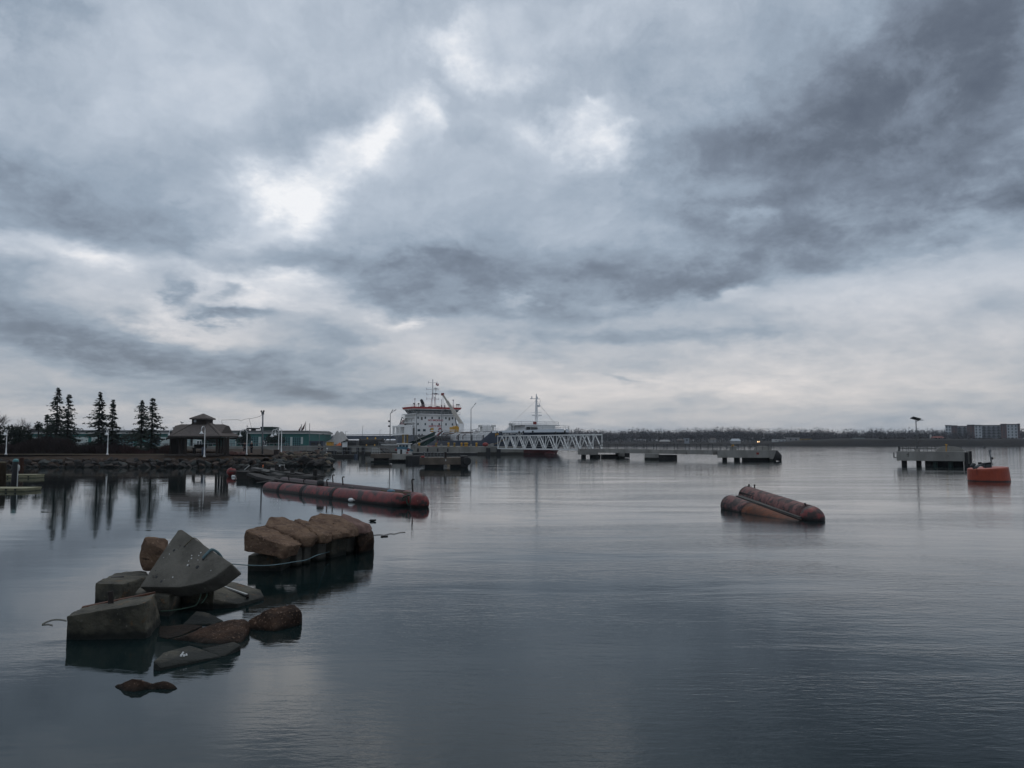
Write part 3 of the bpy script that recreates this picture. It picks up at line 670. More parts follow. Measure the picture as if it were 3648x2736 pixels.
# right rear slab with rail
pts = [W(A(1180, 760), .24), W(A(1330, 690), .26), W(A(1462, 643), .22), W(A(1505, 650), .20), W(A(1730, 712), .13), W(A(1752, 775), .05), W(A(1532, 832), .07), W(A(1280, 832), .10)]
ledge = rock('concrete_ledge', pts + down(pts, -.6), MT['concrete_dark'], 'low flat concrete slab with a metal strip in its top, right of the tilted slab', 'concrete slab', G, bevel=.03, amp=.012, res=.08)
MB().beam(P(A(1405, 684), 15.55) , W(A(1612, 756), .135), .035, .03).build('metal_strip', MT['white_dull'], ledge)
MB().beam(P(A(1398, 692), 15.5), W(A(1606, 764), .12), .05, .02).build('groove', MT['black'], ledge)
MB().beam(W(A(1616, 762), .15), W(A(1618, 842), -.10), .045, .045).build('iron_post', MT['rust_dark'], ledge)
# sunken wedge
pts = [W(A(1068, 1003), .02), W(A(1180, 888), .12), W(A(1290, 906), .11), W(A(1418, 968), .04), W(A(1330, 1000), .02)]
rock('concrete_wedge', pts + down(pts, -.4), MT['concrete_dark'], 'dark wedge of concrete barely above water between the blocks and the brown rocks', 'concrete block', G, bevel=.03, amp=.008, res=.08)
pts = [W(A(872, 1020), .015), W(A(1060, 1004), .02), W(A(1230, 1020), .02), W(A(1060, 1092), .015), W(A(940, 1125), .012), W(A(868, 1105), .012)]
rock('sunken_rock', pts + down(pts, -.4), MT['granite_dark'], 'dark brown rock just awash between the front left block and the long brown rock', 'rock', G, bevel=.01, amp=.010, res=.08, freq=5, seed=41)
# brown rocks
pts = [W(A(940, 1132)), W(A(1200, 1162)), W(A(1420, 1172)), W(A(1560, 1160)), W(A(1645, 1060)), W(A(1480, 1010)), W(A(1080, 1092), .08), W(A(1300, 1008), .17), W(A(1440, 968), .22), W(A(1500, 966), .22), W(A(1600, 972), .20), W(A(1640, 1010), .12), W(A(1500, 1090), .10), W(A(1250, 1090), .09)]
rock('granite_rock', pts + down(pts[:6], -.4), MT['granite_dark'], 'long low brown rock with a dark wet face in front of the sunken wedge', 'rock', G, bevel=.03, amp=.022, res=.06, freq=5, seed=2)
pts = [W(A(1600, 1000)), W(A(1640, 1052)), W(A(1850, 1066)), W(A(2010, 1015)), W(A(2080, 965)), W(A(1990, 900)), W(A(1625, 972), .12), W(A(1755, 893), .27), W(A(1880, 856), .30), W(A(2010, 838), .31), W(A(2058, 872), .26), W(A(2072, 930), .15), W(A(1800, 960), .17)]
rock('granite_rock', pts + down(pts[:6], -.4), MT['granite_dark'], 'rounded brown rock at the right end of the low rocks', 'rock', G, bevel=.04, amp=.020, res=.06, freq=5, seed=5)
# flat slabs at the front
pts = [W(A(822, 1312), .11), W(A(905, 1243), .12), W(A(1130, 1180), .11), W(A(1398, 1272), .02), W(A(1290, 1292), .03), W(A(1000, 1352), .035), W(A(880, 1372), .04)]
fl = rock('concrete_plate', pts + down(pts, -.4), MT['concrete_dark'], 'flat wet concrete slab tipped into the water in front of the brown rocks', 'concrete slab', G, bevel=.022, amp=.007, res=.07)
mb = MB()
for (x, y) in ((1065, 1250), (1080, 1262), (1100, 1256), (1055, 1262), (1072, 1240)): mb.lathe(W(A(x, y), .102), [(.016, -.02), (.010, .004)], 7)
mb.build('bird_droppings', MT['white_paint'], fl)
pts = [W(A(1225, 1208), .06), W(A(1500, 1150), .10), W(A(1560, 1178), .08), W(A(1425, 1268), .01), W(A(1370, 1272), .01)]
rock('concrete_plate', pts + down(pts, -.4), MT['concrete_dark'], 'smaller flat concrete slab lying against the larger one, under the long brown rock', 'concrete slab', G, bevel=.02, amp=.008, res=.07)
# low boulder
pts = [W(A(485, 1530)), W(A(560, 1566)), W(A(660, 1574)), W(A(770, 1556)), W(A(820, 1535)), W(A(700, 1500)), W(A(520, 1508), .03), W(A(575, 1492), .08), W(A(640, 1462), .12), W(A(720, 1474), .11), W(A(790, 1506), .05)]
lowr = rock('low_rock', pts + down(pts[:6], -.3), MT['granite_dark'], 'low brown rock awash by itself, nearest the camera', 'rock', G, bevel=.02, amp=.016, res=.045, freq=7, seed=9)
pts = [W(A(690, 1555)), W(A(740, 1515), .03), W(A(850, 1558)), W(A(960, 1556)), W(A(1030, 1550)), W(A(960, 1515)), W(A(820, 1506), .04), W(A(900, 1482), .075), W(A(940, 1490), .07), W(A(995, 1518), .03)]
rock('lobe', pts + down(pts[:5], -.3), MT['granite_dark'], None, None, None, parent=lowr, bevel=.02, amp=.014, res=.045, freq=8, seed=12)

pts = [W(A(735, 1553)), W(A(845, 1556)), W(A(835, 1502), .055), W(A(740, 1490), .07), W(A(790, 1498), .06), W(A(790, 1556))]
rock('neck', pts + down([pts[0], pts[1]], -.3), MT['granite_dark'], None, None, None, parent=lowr, bevel=.012, amp=.01, res=.045, freq=8, seed=14)
# ---------------------------------------------------------------- the row of granite stones
GS = 'granite stones laid in a row on concrete blocks'
ST = [
 ('first and biggest granite stone of the row, nearest the tilted slab', [(208, 345, 18.4), (755, 548, 18.0), (700, 690, 18.0), (165, 605, 18.4), (480, 262, 19.8), (935, 508, 18.6), (880, 650, 18.6), (380, 610, 19.3), (215, 330, 18.7), (350, 285, 19.2)], 'granite_brown', .055),
 ('second granite stone of the row with a rough humped top', [(440, 262, 19.6), (950, 428, 18.75), (945, 548, 18.75), (1110, 556, 19.2), (1170, 402, 19.2), (520, 165, 20.2), (680, 155, 20.6), (850, 200, 20.4), (480, 560, 19.5), (600, 165, 20.4)], 'granite_brown', .055),
 ('narrow third granite stone squeezed between two larger ones', [(845, 188, 20.3), (900, 166, 20.8), (1340, 348, 19.9), (1366, 402, 19.8), (1350, 484, 19.8), (1180, 500, 19.4), (1172, 395, 19.4), (862, 225, 20.2), (900, 505, 20.0)], 'granite_brown', .05),
 ('fourth granite stone of the row, broad with a stepped top', [(1005, 178, 20.7), (1150, 125, 21.2), (1200, 108, 21.7), (1400, 120, 22.0), (1692, 275, 21.0), (1692, 400, 21.0), (1640, 424, 20.6), (1500, 430, 20.2), (1505, 355, 20.2), (1355, 402, 20.0), (1355, 460, 20.0), (1060, 485, 20.3)], 'granite_brown', .055),
 ('pinkish rounded granite stone at the far end of the row', [(1438, 128, 22.1), (1480, 102, 22.7), (1850, 252, 22.1), (1858, 310, 22.0), (1842, 372, 21.8), (1690, 374, 21.3), (1690, 285, 21.3), (1450, 385, 21.5)], 'granite_pink', .085)]
for i, (lb, pts, m, bv) in enumerate(ST):
    rock('granite_stone', [P(B(x, y), d) for (x, y, d) in pts], MT[m], lb, 'granite stone', GS, bevel=bv, amp=.034, res=.075, freq=4.2, seed=20 + i, segs=3)
yl = lambda x: 865 if x < 680 else 800 - (x - 880) * 185 / 760
GB = 'concrete blocks carrying the granite row'
def pier_block(x0, x1, top, lab, m='concrete_pale', back=1.15, yo=0):
    a, b = W(B(x0, yl(x0) + yo)), W(B(x1, yl(x1) + yo)); t = b - a; nrm = Vector((-t.y, t.x, 0)).normalized() * back
    base = [a, b, b + nrm, a + nrm]
    rock('support_block', [Vector((p.x, p.y, z)) for p in base for z in (-.7, top)], MT[m], lab, 'concrete block', GB, bevel=.05, amp=.006, res=.1)
pier_block(220, 668, .37, 'grey concrete block under the first granite stone', 'concrete_dark', 1.2)
pier_block(872, 950, .55, 'slim pale block standing under the right end of the first granite stone')
pier_block(975, 1062, .58, 'ribbed pale block under the second granite stone')
pier_block(1150, 1262, .62, 'pale rounded block under the narrow third granite stone')
pier_block(1330, 1528, .66, 'dark grey block under the fourth granite stone', 'concrete_dark')
pier_block(1648, 1760, .62, 'dark wet block under the pink stone', 'concrete_dark')
pier_block(1542, 1640, .66, 'upright grey block under the far corner of the fourth granite stone')
pts = [P(B(1650, 400), 21.6), P(B(1850, 305), 22.3), P(B(1885, 340), 22.2), P(B(1882, 430), 22.0), P(B(1700, 560), 21.6)]
base = [W(B(1655, 605)), W(B(1880, 552)), W(B(1885, 520)), W(B(1700, 520))]
rock('end_boulder', pts + base + down(base, -.5), MT['granite_dark'], 'dark wet boulder under the pink stone at the far end of the row', 'boulder', GS, bevel=.06, amp=.02, res=.1, seed=33)

# ---------------------------------------------------------------- ropes and drift
def rope(name, pts, r, m, label, n=8, cat='rope'): return MB().tube(spline(pts, n), r, 6).single(name, MT[m], label, cat, smooth=True)
e1 = face[2] - nn * .2
rp = thing('mooring_rope', 'blue green mooring rope hitched over the tilted slab and stretched to the granite row', 'rope', ONP(A(1243, 452), p0, nn))
e0 = ONP(A(1243, 452), p0, nn) + nn * .02; ek = ONP(A(1322, 380), p0, nn) + nn * .022
MB().tube(spline([e0, (e0 + ek) / 2 + nn * .01, ek, ek - nn * .12 + Vector((.03, .03, 0)), ek - nn * .3 + Vector((0, .03, 0))], 8), .024, 8).build('hitch', MT['rope_blue'], rp, smooth=True)
mb = MB().tube(spline([P(A(1462, 494), 14.9), P(A(1560, 502), 15.4), P(A(1660, 508), 15.9), P(A(1790, 508), 16.6), P(A(1900, 496), 17.2), P(A(2010, 478), 17.65), P(A(2110, 462), 18.05), P(B(1130, 660), 18.35), P(B(1262, 622), W(B(1262, yl(1262))).y - .05), P(B(1340, 596), W(B(1335, yl(1335))).y + .02)], 6), .0095, 6)
mb.build('line', MT['rope_blue'], rp, smooth=True)
rope('thin_cord', [ONP(A(1085, 346), p0, nn) + nn * .008, ONP(A(1125, 310), p0, nn) + nn * .010, ONP(A(1172, 278), p0, nn) + nn * .008, ONP(A(1178, 274), p0, nn) - nn * .3], .007, 'rope_tan', 'thin tan cord looped over the top edge of the tilted slab', cat='cord')
rope('hanging_rope', [P(A(1278, 730), 14.1), P(A(1268, 770), 14.0), P(A(1240, 815), 13.9), P(A(1225, 828), 13.9)], .010, 'rope_green', 'slack green rope hanging below the tilted slab, the right strand')
rope('hanging_rope', [P(A(1225, 735), 14.1), P(A(1215, 780), 14.0), P(A(1195, 825), 13.9), P(A(1165, 850), 13.8), P(A(1060, 875), 13.6), P(A(960, 890), 13.4), P(A(880, 895), 13.3)], .010, 'rope_green', 'green rope trailing low from under the tilted slab to the front left block')
rope('floating_line', [W(A(*q_), .008) for q_ in ((86, 972), (30, 963), (-30, 966), (-85, 985), (-118, 1006), (-70, 1003), (-30, 1012))], .006, 'rope_tan', 'thin brown line floating in a loop at the left end of the front block', cat='line')
rope('floating_line', [W(B(1880, 392), .012), W(B(1960, 384), .012), W(B(2020, 390), .012), W(B(2100, 372), .012), W(B(2160, 374), .012), W(B(2230, 356), .012), W(B(2300, 352), .010)], .008, 'rust_dark', 'dark line floating on the water right of the granite row', cat='line')
d0 = thing('drift_float', 'small black float drifting beyond the end of the granite row', 'float', W(B(1870, 215)))
c = W(B(1870, 212)); MB().tube([c + Vector((-.11, 0, .03)), c + Vector((-.09, 0, .035)), c + Vector((.06, 0, .04)), c + Vector((.13, .02, .05))], [.02, .045, .04, .03], 8).build('body', MT['black'], d0, smooth=True)
MB().tube([c + Vector((-.11, 0, .03)), c + Vector((-.15, 0, .025))], .012, 6).build('ring', MT['steel_dark'], d0)
MB().cbox(W(B(2025, 408), .015), .22, .07, .03, rz=.5).add([W(B(2035, 406), .04), W(B(2050, 404), .02), W(B(2045, 409), .02)], [(0, 1, 2)]).single('drift_wood', MT['timber_dark'], 'sliver of dark driftwood below the floating dark line', 'driftwood')
# ---------------------------------------------------------------- red pontoons
def capped(p, q, r, nseg=10, both=(True, True), n=20):
    """tube with domed ends"""
    p, q = Vector(p), Vector(q); t = (q - p).normalized(); pts, rs = [], []
    if both[0]:
        for k in range(4): a = math.pi / 2 * (1 - k / 4); pts.append(p - t * r * math.sin(a) * .8); rs.append(max(.03, r * math.cos(a)))
    for k in range(nseg + 1): pts.append(p.lerp(q, k / nseg)); rs.append(r)
    if both[1]:
        for k in range(1, 5): a = math.pi / 2 * k / 4; pts.append(q + t * r * math.sin(a) * .8); rs.append(max(.03, r * math.cos(a)))
    return MB().tube(pts, rs, n)
a = P(R7(500, 262), 51.0); a.z = .04; b = P(R7(1790, 400), 37.6); b.z = .17
t = thing('long_pontoon', 'long red two tube pontoon lying low in the water with black bands and iron rods', 'pontoon', ((a.x + b.x) / 2, (a.y + b.y) / 2, 0))
cuts = [0, .152, .36, .60, 1.0]                       # four floats end to end, black bands between
for i in range(4):
    p, q = a.lerp(b, cuts[i] + (.006 if i else 0)), a.lerp(b, cuts[i + 1] - .006)
    capped(p, q, .455, 8, (i == 0 or True, True)).build('float_tube', MT['pontoon_red'], t, smooth=True)
for f in cuts[1:-1]:
    p = a.lerp(b, f); d_ = (b - a).normalized(); MB().tube([p - d_ * .2, p + d_ * .2], .468, 20).build('band', MT['rubber'], t, smooth=False)
off = Vector((1.25, .42, 0)); a2 = P(R7(640, 205), 53.5); a2.z = .26; b2 = P(R7(1850, 335), 38.6); b2.z = .27
capped(a2, b2, .42, 12, (True, False)).build('rear_tube', MT['pontoon_dark'], t, smooth=True)
el = [b2, b2.lerp(P(R7(1950, 375), 37.9), .6), P(R7(1972, 385), 37.5), P(R7(1975, 392), 36.9)]
el[1].z = .2; el[2].z = .2; el[3].z = .19
mb = MB(); pts = spline(el, 5); e_ = pts[-1]; dd = (pts[-1] - pts[-3]).normalized(); rs = [.45] * len(pts)
for k in range(1, 5): aa = math.pi / 2 * k / 4; pts.append(e_ + dd * .34 * math.sin(aa)); rs.append(max(.04, .45 * math.cos(aa)))
MB().tube(pts, rs, 20).build('end_bend', MT['pontoon_red'], t, smooth=True)
MB().beam(a2.lerp(b2, .02) + Vector((-.55, -.2, .25)), a2.lerp(b2, .98) + Vector((-.52, -.2, .22)), .3, .08).build('walkway_plank', MT['timber_dark'], t)
for (x, y0, y1, d) in ((1066, 275, 190, 44.5), (1122, 235, 146, 46.2), (1220, 250, 165, 44.6), (1905, 298, 190, 38.2), (690, 210, 165, 51.2), (838, 235, 190, 48.6)):
    lo, hi = P(R7(x + 4, y0 + 12), d), P(R7(x - 4, y1 + 6), d)
    MB().tube([lo, lo.lerp(hi, .5), hi, hi + Vector((.04, 0, .05)), hi + Vector((.12, 0, .03))], .035, 7).build('iron_rod', MT['rust_dark'], t)
MB().ball(P(R7(1000, 226), 45.2), (.22, .22, .22)).build('bollard', MT['black'], t, smooth=True)
MB().ball(P(R7(1302, 282), 42.6), (.2, .2, .14)).build('hatch', MT['black'], t, smooth=True)
w = P(R7(738, 244), 48.4); MB().cbox(w, .42, .25, .06, M=Matrix.Rotation(.25, 3, 'Y')).build('white_patch', MT['white_paint'], t)
rope('hanging_rope', [P(R7(1815, 400), 36.95), P(R7(1812, 370), 36.9), P(R7(1850, 352), 36.75), P(R7(1880, 345), 36.6), P(R7(1884, 380), 36.45), P(R7(1880, 425), 36.45), P(R7(1862, 435), 36.5), P(R7(1848, 395), 36.6), P(R7(1860, 365), 36.7)], .028, 'rope_green', 'pale green rope looped in the gap at the right end of the long red pontoon')
rope('deck_rope', [P(R7(1600, 296), 39.6), P(R7(1660, 306), 39.2), P(R7(1720, 312), 38.8), P(R7(1800, 318), 38.2), P(R7(1885, 318), 37.6)], .03, 'rope_tan', 'pale rope lying along the top of the long red pontoon')
mb = MB().ball(P(R7(1695, 303), 39), (.2, .16, .09)); mb.single('rope_heap', MT['boat_blue'], 'small heap of blue rope on top of the long red pontoon', 'rope', smooth=True)
c = W(R7(1300, 402), .05); fl_ = thing('net_float', 'small white net float in the water against the long red pontoon', 'float', c)
MB().ball(c + Vector((0, 0, .06)), (.15, .10, .10)).build('body', MT['white_paint'], fl_, smooth=True); MB().tube([c + Vector((.13, 0, .06)), c + Vector((.2, 0, .04))], .02, 6).build('eye', MT['white_dull'], fl_)

# tipped short pontoon
ra, rb = P(R8(628, 330), 37.0), P(R8(1745, 700), 31.3); ra.z = .52; rb.z = .10
fa, fb = P(R8(310, 470), 36.2), P(R8(1480, 760), 30.9); fa.z = .16; fb.z = -.42
t = thing('tipped_pontoon', 'short faded red two tube pontoon tipped half under water', 'pontoon', ((ra.x + rb.x) / 2, (ra.y + rb.y) / 2, 0))
capped(ra, rb, .44, 10, (False, False)).build('float_tube', MT['pontoon_faded'], t, smooth=True)
capped(fa, fa.lerp(fb, .34), .45, 8, (False, False)).build('float_tube', MT['pontoon_faded'], t, smooth=True)
capped(fa.lerp(fb, .345), fb, .445, 8, (False, True)).build('float_tube', MT['pontoon_orange'], t, smooth=True, label='orange brown lower length sinking under water')
dn = (rb - ra).normalized(); pts, rs = [], []
for k in range(7): aa = math.pi / 2 * k / 6; pts.append(rb + dn * (.02 + .75 * math.sin(aa))); rs.append(max(.03, .445 * math.cos(aa)))
MB().tube(pts, rs, 20).build('nose', MT['pontoon_red'], t, smooth=True)
for (p, q, s) in ((ra, rb, 0), (fa, fa.lerp(fb, .34), 1)):
    MB().tube([p - (q - p).normalized() * .05, p - (q - p).normalized() * .001], .455, 20).build('end_plate', MT['pontoon_dark'], t)
m0 = (ra + fa) / 2 + Vector((0, 0, .20)); m1 = (rb + fb) / 2 + Vector((0, 0, .24))
MB().beam(m0, m1, .34, .07).build('walkway_plank', MT['timber_grey'], t)
sd_ = (ra - fa).normalized()
for s in (-1, 1): MB().beam(m0 + sd_ * s * .21 - dn * .2 + Vector((0, 0, s * .05 + .03)), m1 + sd_ * s * .21 + dn * .1 + Vector((0, 0, s * .05 + .03)), .08, .10).build('rail', MT['rust_dark'], t)
lo, hi = P(R8(1695, 625), 31.4), P(R8(1645, 462), 31.4); MB().tube([lo, hi], .035, 7).build('iron_rod', MT['rust_dark'], t)
for (x, y, d) in ((645, 150, 36.9), (745, 155, 36.6)): p = P(R8(x, y), d); MB().tube([p - Vector((0, 0, .14)), p + Vector((0, 0, .02))], .03, 6).ball(p + Vector((0, 0, .03)), .045).build('lug', MT['rust_dark'], t)

# ---------------------------------------------------------------- wrecked dock
t = thing('wrecked_dock', 'collapsed dark timber dock with sagging deck behind the long red pontoon', 'dock', W(R7(600, 200)))
D = lambda x, y, d: P(R7(x, y), d)
def slabq(q, th, nm, m):
    vs = [Vector(v) for v in q]; vs += [v - Vector((0, 0, th)) for v in q]; n = len(q)
    fs = [tuple(range(n)), tuple(reversed(range(n, 2 * n)))] + [(i, n + i, n + (i + 1) % n, (i + 1) % n) for i in range(n)]
    return MB().add(vs, fs).build(nm, MT[m], t)
slabq([D(318, 66, 70), D(470, 70, 71), D(690, 132, 64), D(690, 160, 61.5), D(600, 150, 62), D(430, 100, 66)], .22, 'deck', 'timber_grey')
slabq([D(470, 70, 73), D(660, 78, 73), D(675, 100, 71), D(800, 118, 68), D(930, 146, 63), D(930, 152, 61), D(700, 140, 64)], .25, 'deck', 'timber_dark')
slabq([D(275, 120, 63), D(380, 128, 62.5), D(560, 172, 59), D(640, 192, 57), D(560, 198, 56.8), D(370, 160, 60)], .2, 'deck', 'timber_dark')
MB().box(D(692, 150, 61).x, D(925, 150, 61).x, 60.5, 64.5, -.4, D(0, 152, 61).z).build('crib', MT['timber_dark'], t)
MB().box(D(440, 150, 63).x, D(690, 150, 61).x, 61, 66, -.4, D(0, 168, 61).z).build('crib', MT['timber_dark'], t)
MB().box(D(215, 150, 66).x, D(330, 150, 66).x, 65, 69, -.4, .62).build('crib', MT['timber_dark'], t)
ru = random.Random(4)
for i in range(26):
    x = ru.uniform(200, 920); y = 85 + (x - 200) * .11 + ru.uniform(-18, 28); d = 70 - (x - 200) * .012 + ru.uniform(-3, 2); c = D(x, y, d)
    l = ru.uniform(.8, 2.6); a_ = ru.uniform(-.5, .5); v = Vector((math.cos(a_), math.sin(a_) * .6, ru.uniform(-.15, .12))) * l
    MB().beam(c - v / 2, c + v / 2, ru.uniform(.12, .28), ru.uniform(.06, .14)).build('plank', MT[ru.choice(['timber_grey', 'timber_dark', 'timber_dark', 'timber_dark'])], t)
for i in range(12):
    x = ru.uniform(190, 925); c = W(R7(x, 150 + (x - 190) * .085)); MB().tube([(c.x, c.y + 1, -.5), (c.x, c.y + 1, ru.uniform(.5, 1.15))], .17, 8).build('post', MT['timber_dark'], t)
MB().beam(D(372, 222, 55.5), D(570, 192, 56.8), .12, .05).build('plank', MT['timber_grey'], t)
MB().beam(D(252, 92, 68), D(298, 52, 68), .16, .05).build('plank', MT['white_dull'], t, label='pale plank sticking up at the left end')
c = P(R7(124, 122), 71); t = thing('ball_buoy', 'large red ball buoy at the left end of the wrecked dock', 'buoy', (c.x, c.y, 0))
MB().ball((c.x, c.y, .36), (.42, .42, .40), 16, 10).build('ball', MT['buoy_red'], t, smooth=True); MB().tube([(c.x + .15, c.y, .72), (c.x + .2, c.y, .86)], .05, 6).build('eye', MT['rust_dark'], t)
c = P(R7(143, 150), 69); MB().tube([(c.x - .16, c.y, .03), (c.x - .1, c.y, .07), (c.x + .1, c.y, .07), (c.x + .16, c.y, .03)], [.05, .10, .10, .05], 8).single('net_float', MT['white_paint'], 'tiny white float beside the red ball buoy', 'float')
c = P(R7(453, 62), 72); t = thing('ball_buoy', 'small orange float lying on the wrecked dock', 'buoy', (c.x, c.y, c.z - .15))
MB().ball(c, (.3, .25, .2)).build('ball', MT['orange'], t, smooth=True); MB().ball(c + Vector((.22, 0, .12)), .06).build('eye', MT['rust_dark'], t)
c = P(R7(600, 62), 72); t = thing('fish_crate', 'small white plastic crate at the back of the wrecked dock', 'crate', (c.x, c.y, c.z - .15))
MB().cbox(c, .8, .45, .26, rz=.2).build('box', MT['white_paint'], t); MB().cbox(c + Vector((0, 0, .14)), .84, .49, .03, rz=.2).build('rim', MT['white_dull'], t)

# ---------------------------------------------------------------- orange mooring buoy
c = W(R6(1922, 598)); c.x *= (c.y + 1.4) / c.y; c.y += 1.4; tilt = Matrix.Rotation(-.062, 3, 'Y')
t = thing('mooring_buoy', 'big orange drum shaped mooring buoy with dark gear on top', 'buoy', (c.x, c.y, 0))
Rr = 1.46
MB().lathe((c.x, c.y, 0), [(1.40, -.6), (1.47, -.2), (1.44, .3), (1.41, .92), (1.385, 1.0), (1.33, 1.03), (.4, 1.035)], 40, tilt).build('drum', MT['buoy_orange'], t, smooth=False)
B_ = lambda x, y, d=59.5: P(crop(3420, 1580, .10852)(x, y), d)
MB().tube([B_(400, 790), B_(395, 740), B_(430, 690), B_(500, 690)], [.09, .13, .14, .08], 10).build('shackle', MT['steel_dark'], t, smooth=True)
MB().tube([B_(430, 800), B_(540, 770), B_(620, 710), B_(700, 690)], [.10, .12, .10, .09], 8).build('arm', MT['galvanised'], t, smooth=True)
MB().tube([B_(690, 700), B_(800, 740), B_(860, 760)], [.09, .10, .12], 8).build('strut', MT['galvanised'], t, smooth=True)
MB().beam(B_(720, 672), B_(980, 640), .3, .12).build('plate', MT['steel_dark'], t)
MB().cbox((B_(900, 720)), .46, .3, .34, M=tilt).build('block', MT['steel_dark'], t)
for x in (628, 680): MB().tube([B_(x, 690), B_(x - 8, 615)], .07, 7).build('pin', MT['black'], t)
ru = random.Random(6); mb = MB()                       # two worn lines of dark painted lettering, too faded to read
for (x0, x1, y, h) in ((690, 1270, 945, 95), (1050, 1400, 1085, 80)):
    x = x0
    while x < x1:
        w_ = ru.uniform(28, 52)
        for _ in range(ru.choice((2, 3, 3))):
            xa, ya, xb, yb = x + ru.uniform(0, w_), y + ru.choice((-h / 2, 0)) - (x - 690) * .06, x + ru.uniform(0, w_), y + ru.choice((h / 2, 0, h / 4)) - (x - 690) * .06
            pa, pb = B_(xa, ya, 58), B_(xb, yb, 58)
            def onc(p): dx_ = max(-1.3, min(1.3, p.x - c.x)); return Vector((c.x + dx_, c.y - math.sqrt(1.455 ** 2 - dx_ * dx_) - .004, p.z))
            pa, pb = onc(pa), onc(pb)
            if (pa - pb).length > .03: mb.beam(pa, pb, .012, .035)
        x += w_ + ru.choice((14, 18, 40))
mb.build('faded_lettering', MT['pontoon_dark'], t)
def pole(name, px, py0, py1, r, m, label, extra=None):
    b0 = W((px, py0)); s = b0.y / 2840; h = 3 + (HORY - py1) * s
    t = thing(name, label, 'marker', (b0.x, b0.y, 0)); return t, b0, h
t, b0, h = pole('marker_pole', 3533, 1646, 1602, .1, None, 'slim leaning marker pole in the water behind the orange buoy')
MB().tube([b0 - Vector((0, 0, .5)), b0 + Vector((-.22, 0, h * .72))], [.10, .12], 8).build('pole', MT['galvanised'], t, smooth=True)
MB().tube([b0 + Vector((-.22, 0, h * .72)), b0 + Vector((-.25, 0, h))], [.16, .14], 8).build('collar', MT['steel'], t); MB().ball(b0 + Vector((-.12, 0, h * .9)), (.10, .1, .2)).build('lantern', MT['black'], t)
MB().ball(b0 + Vector((.05, -.1, h * .3)), (.14, .1, .2)).build('bracket', MT['black'], t); MB().tube([b0 + Vector((.1, 0, h * .3)), b0 + Vector((.5, 0, h * .33))], .03, 6).build('pipe', MT['yellow_dull'], t)
t, b0, h = pole('channel_marker', 3507, 1596.5, 1589, .1, None, 'tiny dark channel marker far out before the apartment shore')
MB().lathe(b0, [(.9, -.4), (.8, .4), (.2, .6), (.18, h)], 10).build('body', MT['black'], t); MB().ball(b0 + Vector((0, 0, h)), .3).build('lantern', MT['black'], t)

# ---------------------------------------------------------------- left piles and floats
L0 = crop(0, 1600, .18083)
def float_box(x0, x1, ytop, ybot, dep, label):
    f0, f1 = W(L0(x0, ybot)), W(L0(x1, ybot)); z = P(L0(x1, ytop), f1.y + dep).z
    t = thing('float_dock', label, 'floating dock', ((f0.x + f1.x) / 2, f0.y, 0), 'cream floating docks')
    MB().box(f0.x, f1.x, f0.y, f0.y + dep, -.25, z - .07).build('float_body', MT['cream'], t)
    MB().box(f0.x - .03, f1.x + .03, f0.y - .03, f0.y + dep + .03, z - .067, z).build('deck', MT['cream'], t)
    for k in range(5): x = f1.x - .6 - k * (f1.x - f0.x) / 5.5; MB().cbox((x, f0.y - .045, .12), .10, .06, .10).build('cleat', MT['black'], t)
float_box(-420, 705, 490, 570, 1.2, 'cream floating dock beyond the dark pile, the farther and longer one')
float_box(-500, 500, 742, 838, 1.6, 'cream floating dock in front of the piles at the left, the nearer one')
def pile(name, xc, ybase, ytop, w, m, label, lean=0.0, d=None):
    b0 = W(L0(xc, ybase)); s = b0.y / 2840; r = w * .18083 * s / 2; h = P(L0(xc, ytop), b0.y).z
    t = thing(name, label, 'pile', (b0.x, b0.y, 0), 'timber piles at the left')
    MB().tube([(b0.x - lean, b0.y, -.8), (b0.x - lean * .4, b0.y, h * .3), (b0.x, b0.y, h * .9), (b0.x + .01, b0.y, h)], [r * 1.12, r * 1.08, r, r * .9], 14).build('shaft', MT[m], t, smooth=True)
    return t, b0, h, r
t, b0, h, r = pile('mooring_pile', 30, 720, 262, 130, 'pile_brown', 'thick brown timber pile at the extreme left')
MB().lathe((b0.x, b0.y, h), [(r * .95, 0), (r * .5, .05)], 10).build('cap', MT['rope_tan'], t)
t, b0, h, r = pile('mooring_pile', 288, 730, 232, 100, 'black', 'black pile with a teal cap and a white pipe beside it', lean=.10)
MB().lathe((b0.x, b0.y, h - .05), [(r * 1.05, 0), (r * 1.05, .1), (r * .4, .2)], 10).build('cap', MT['teal_trim'], t)
x = P(L0(352, 400), b0.y).x; MB().tube([(x, b0.y, -.4), (x, b0.y, h * .86)], .035, 7).ball((x + .06, b0.y, h * .72), (.07, .07, .22)).build('pipe', MT['white_dull'], t)
MB().tube(spline([(b0.x - r, b0.y, h), (b0.x - r - .25, b0.y + .3, h - .45), (b0.x - r - .7, b0.y + 1, h - .6)], 6), .02, 5).build('chain', MT['steel'], t)
pile('mooring_pile', 415, 474, 165, 80, 'pile_rust', 'reddish brown timber pile, right of the black one')

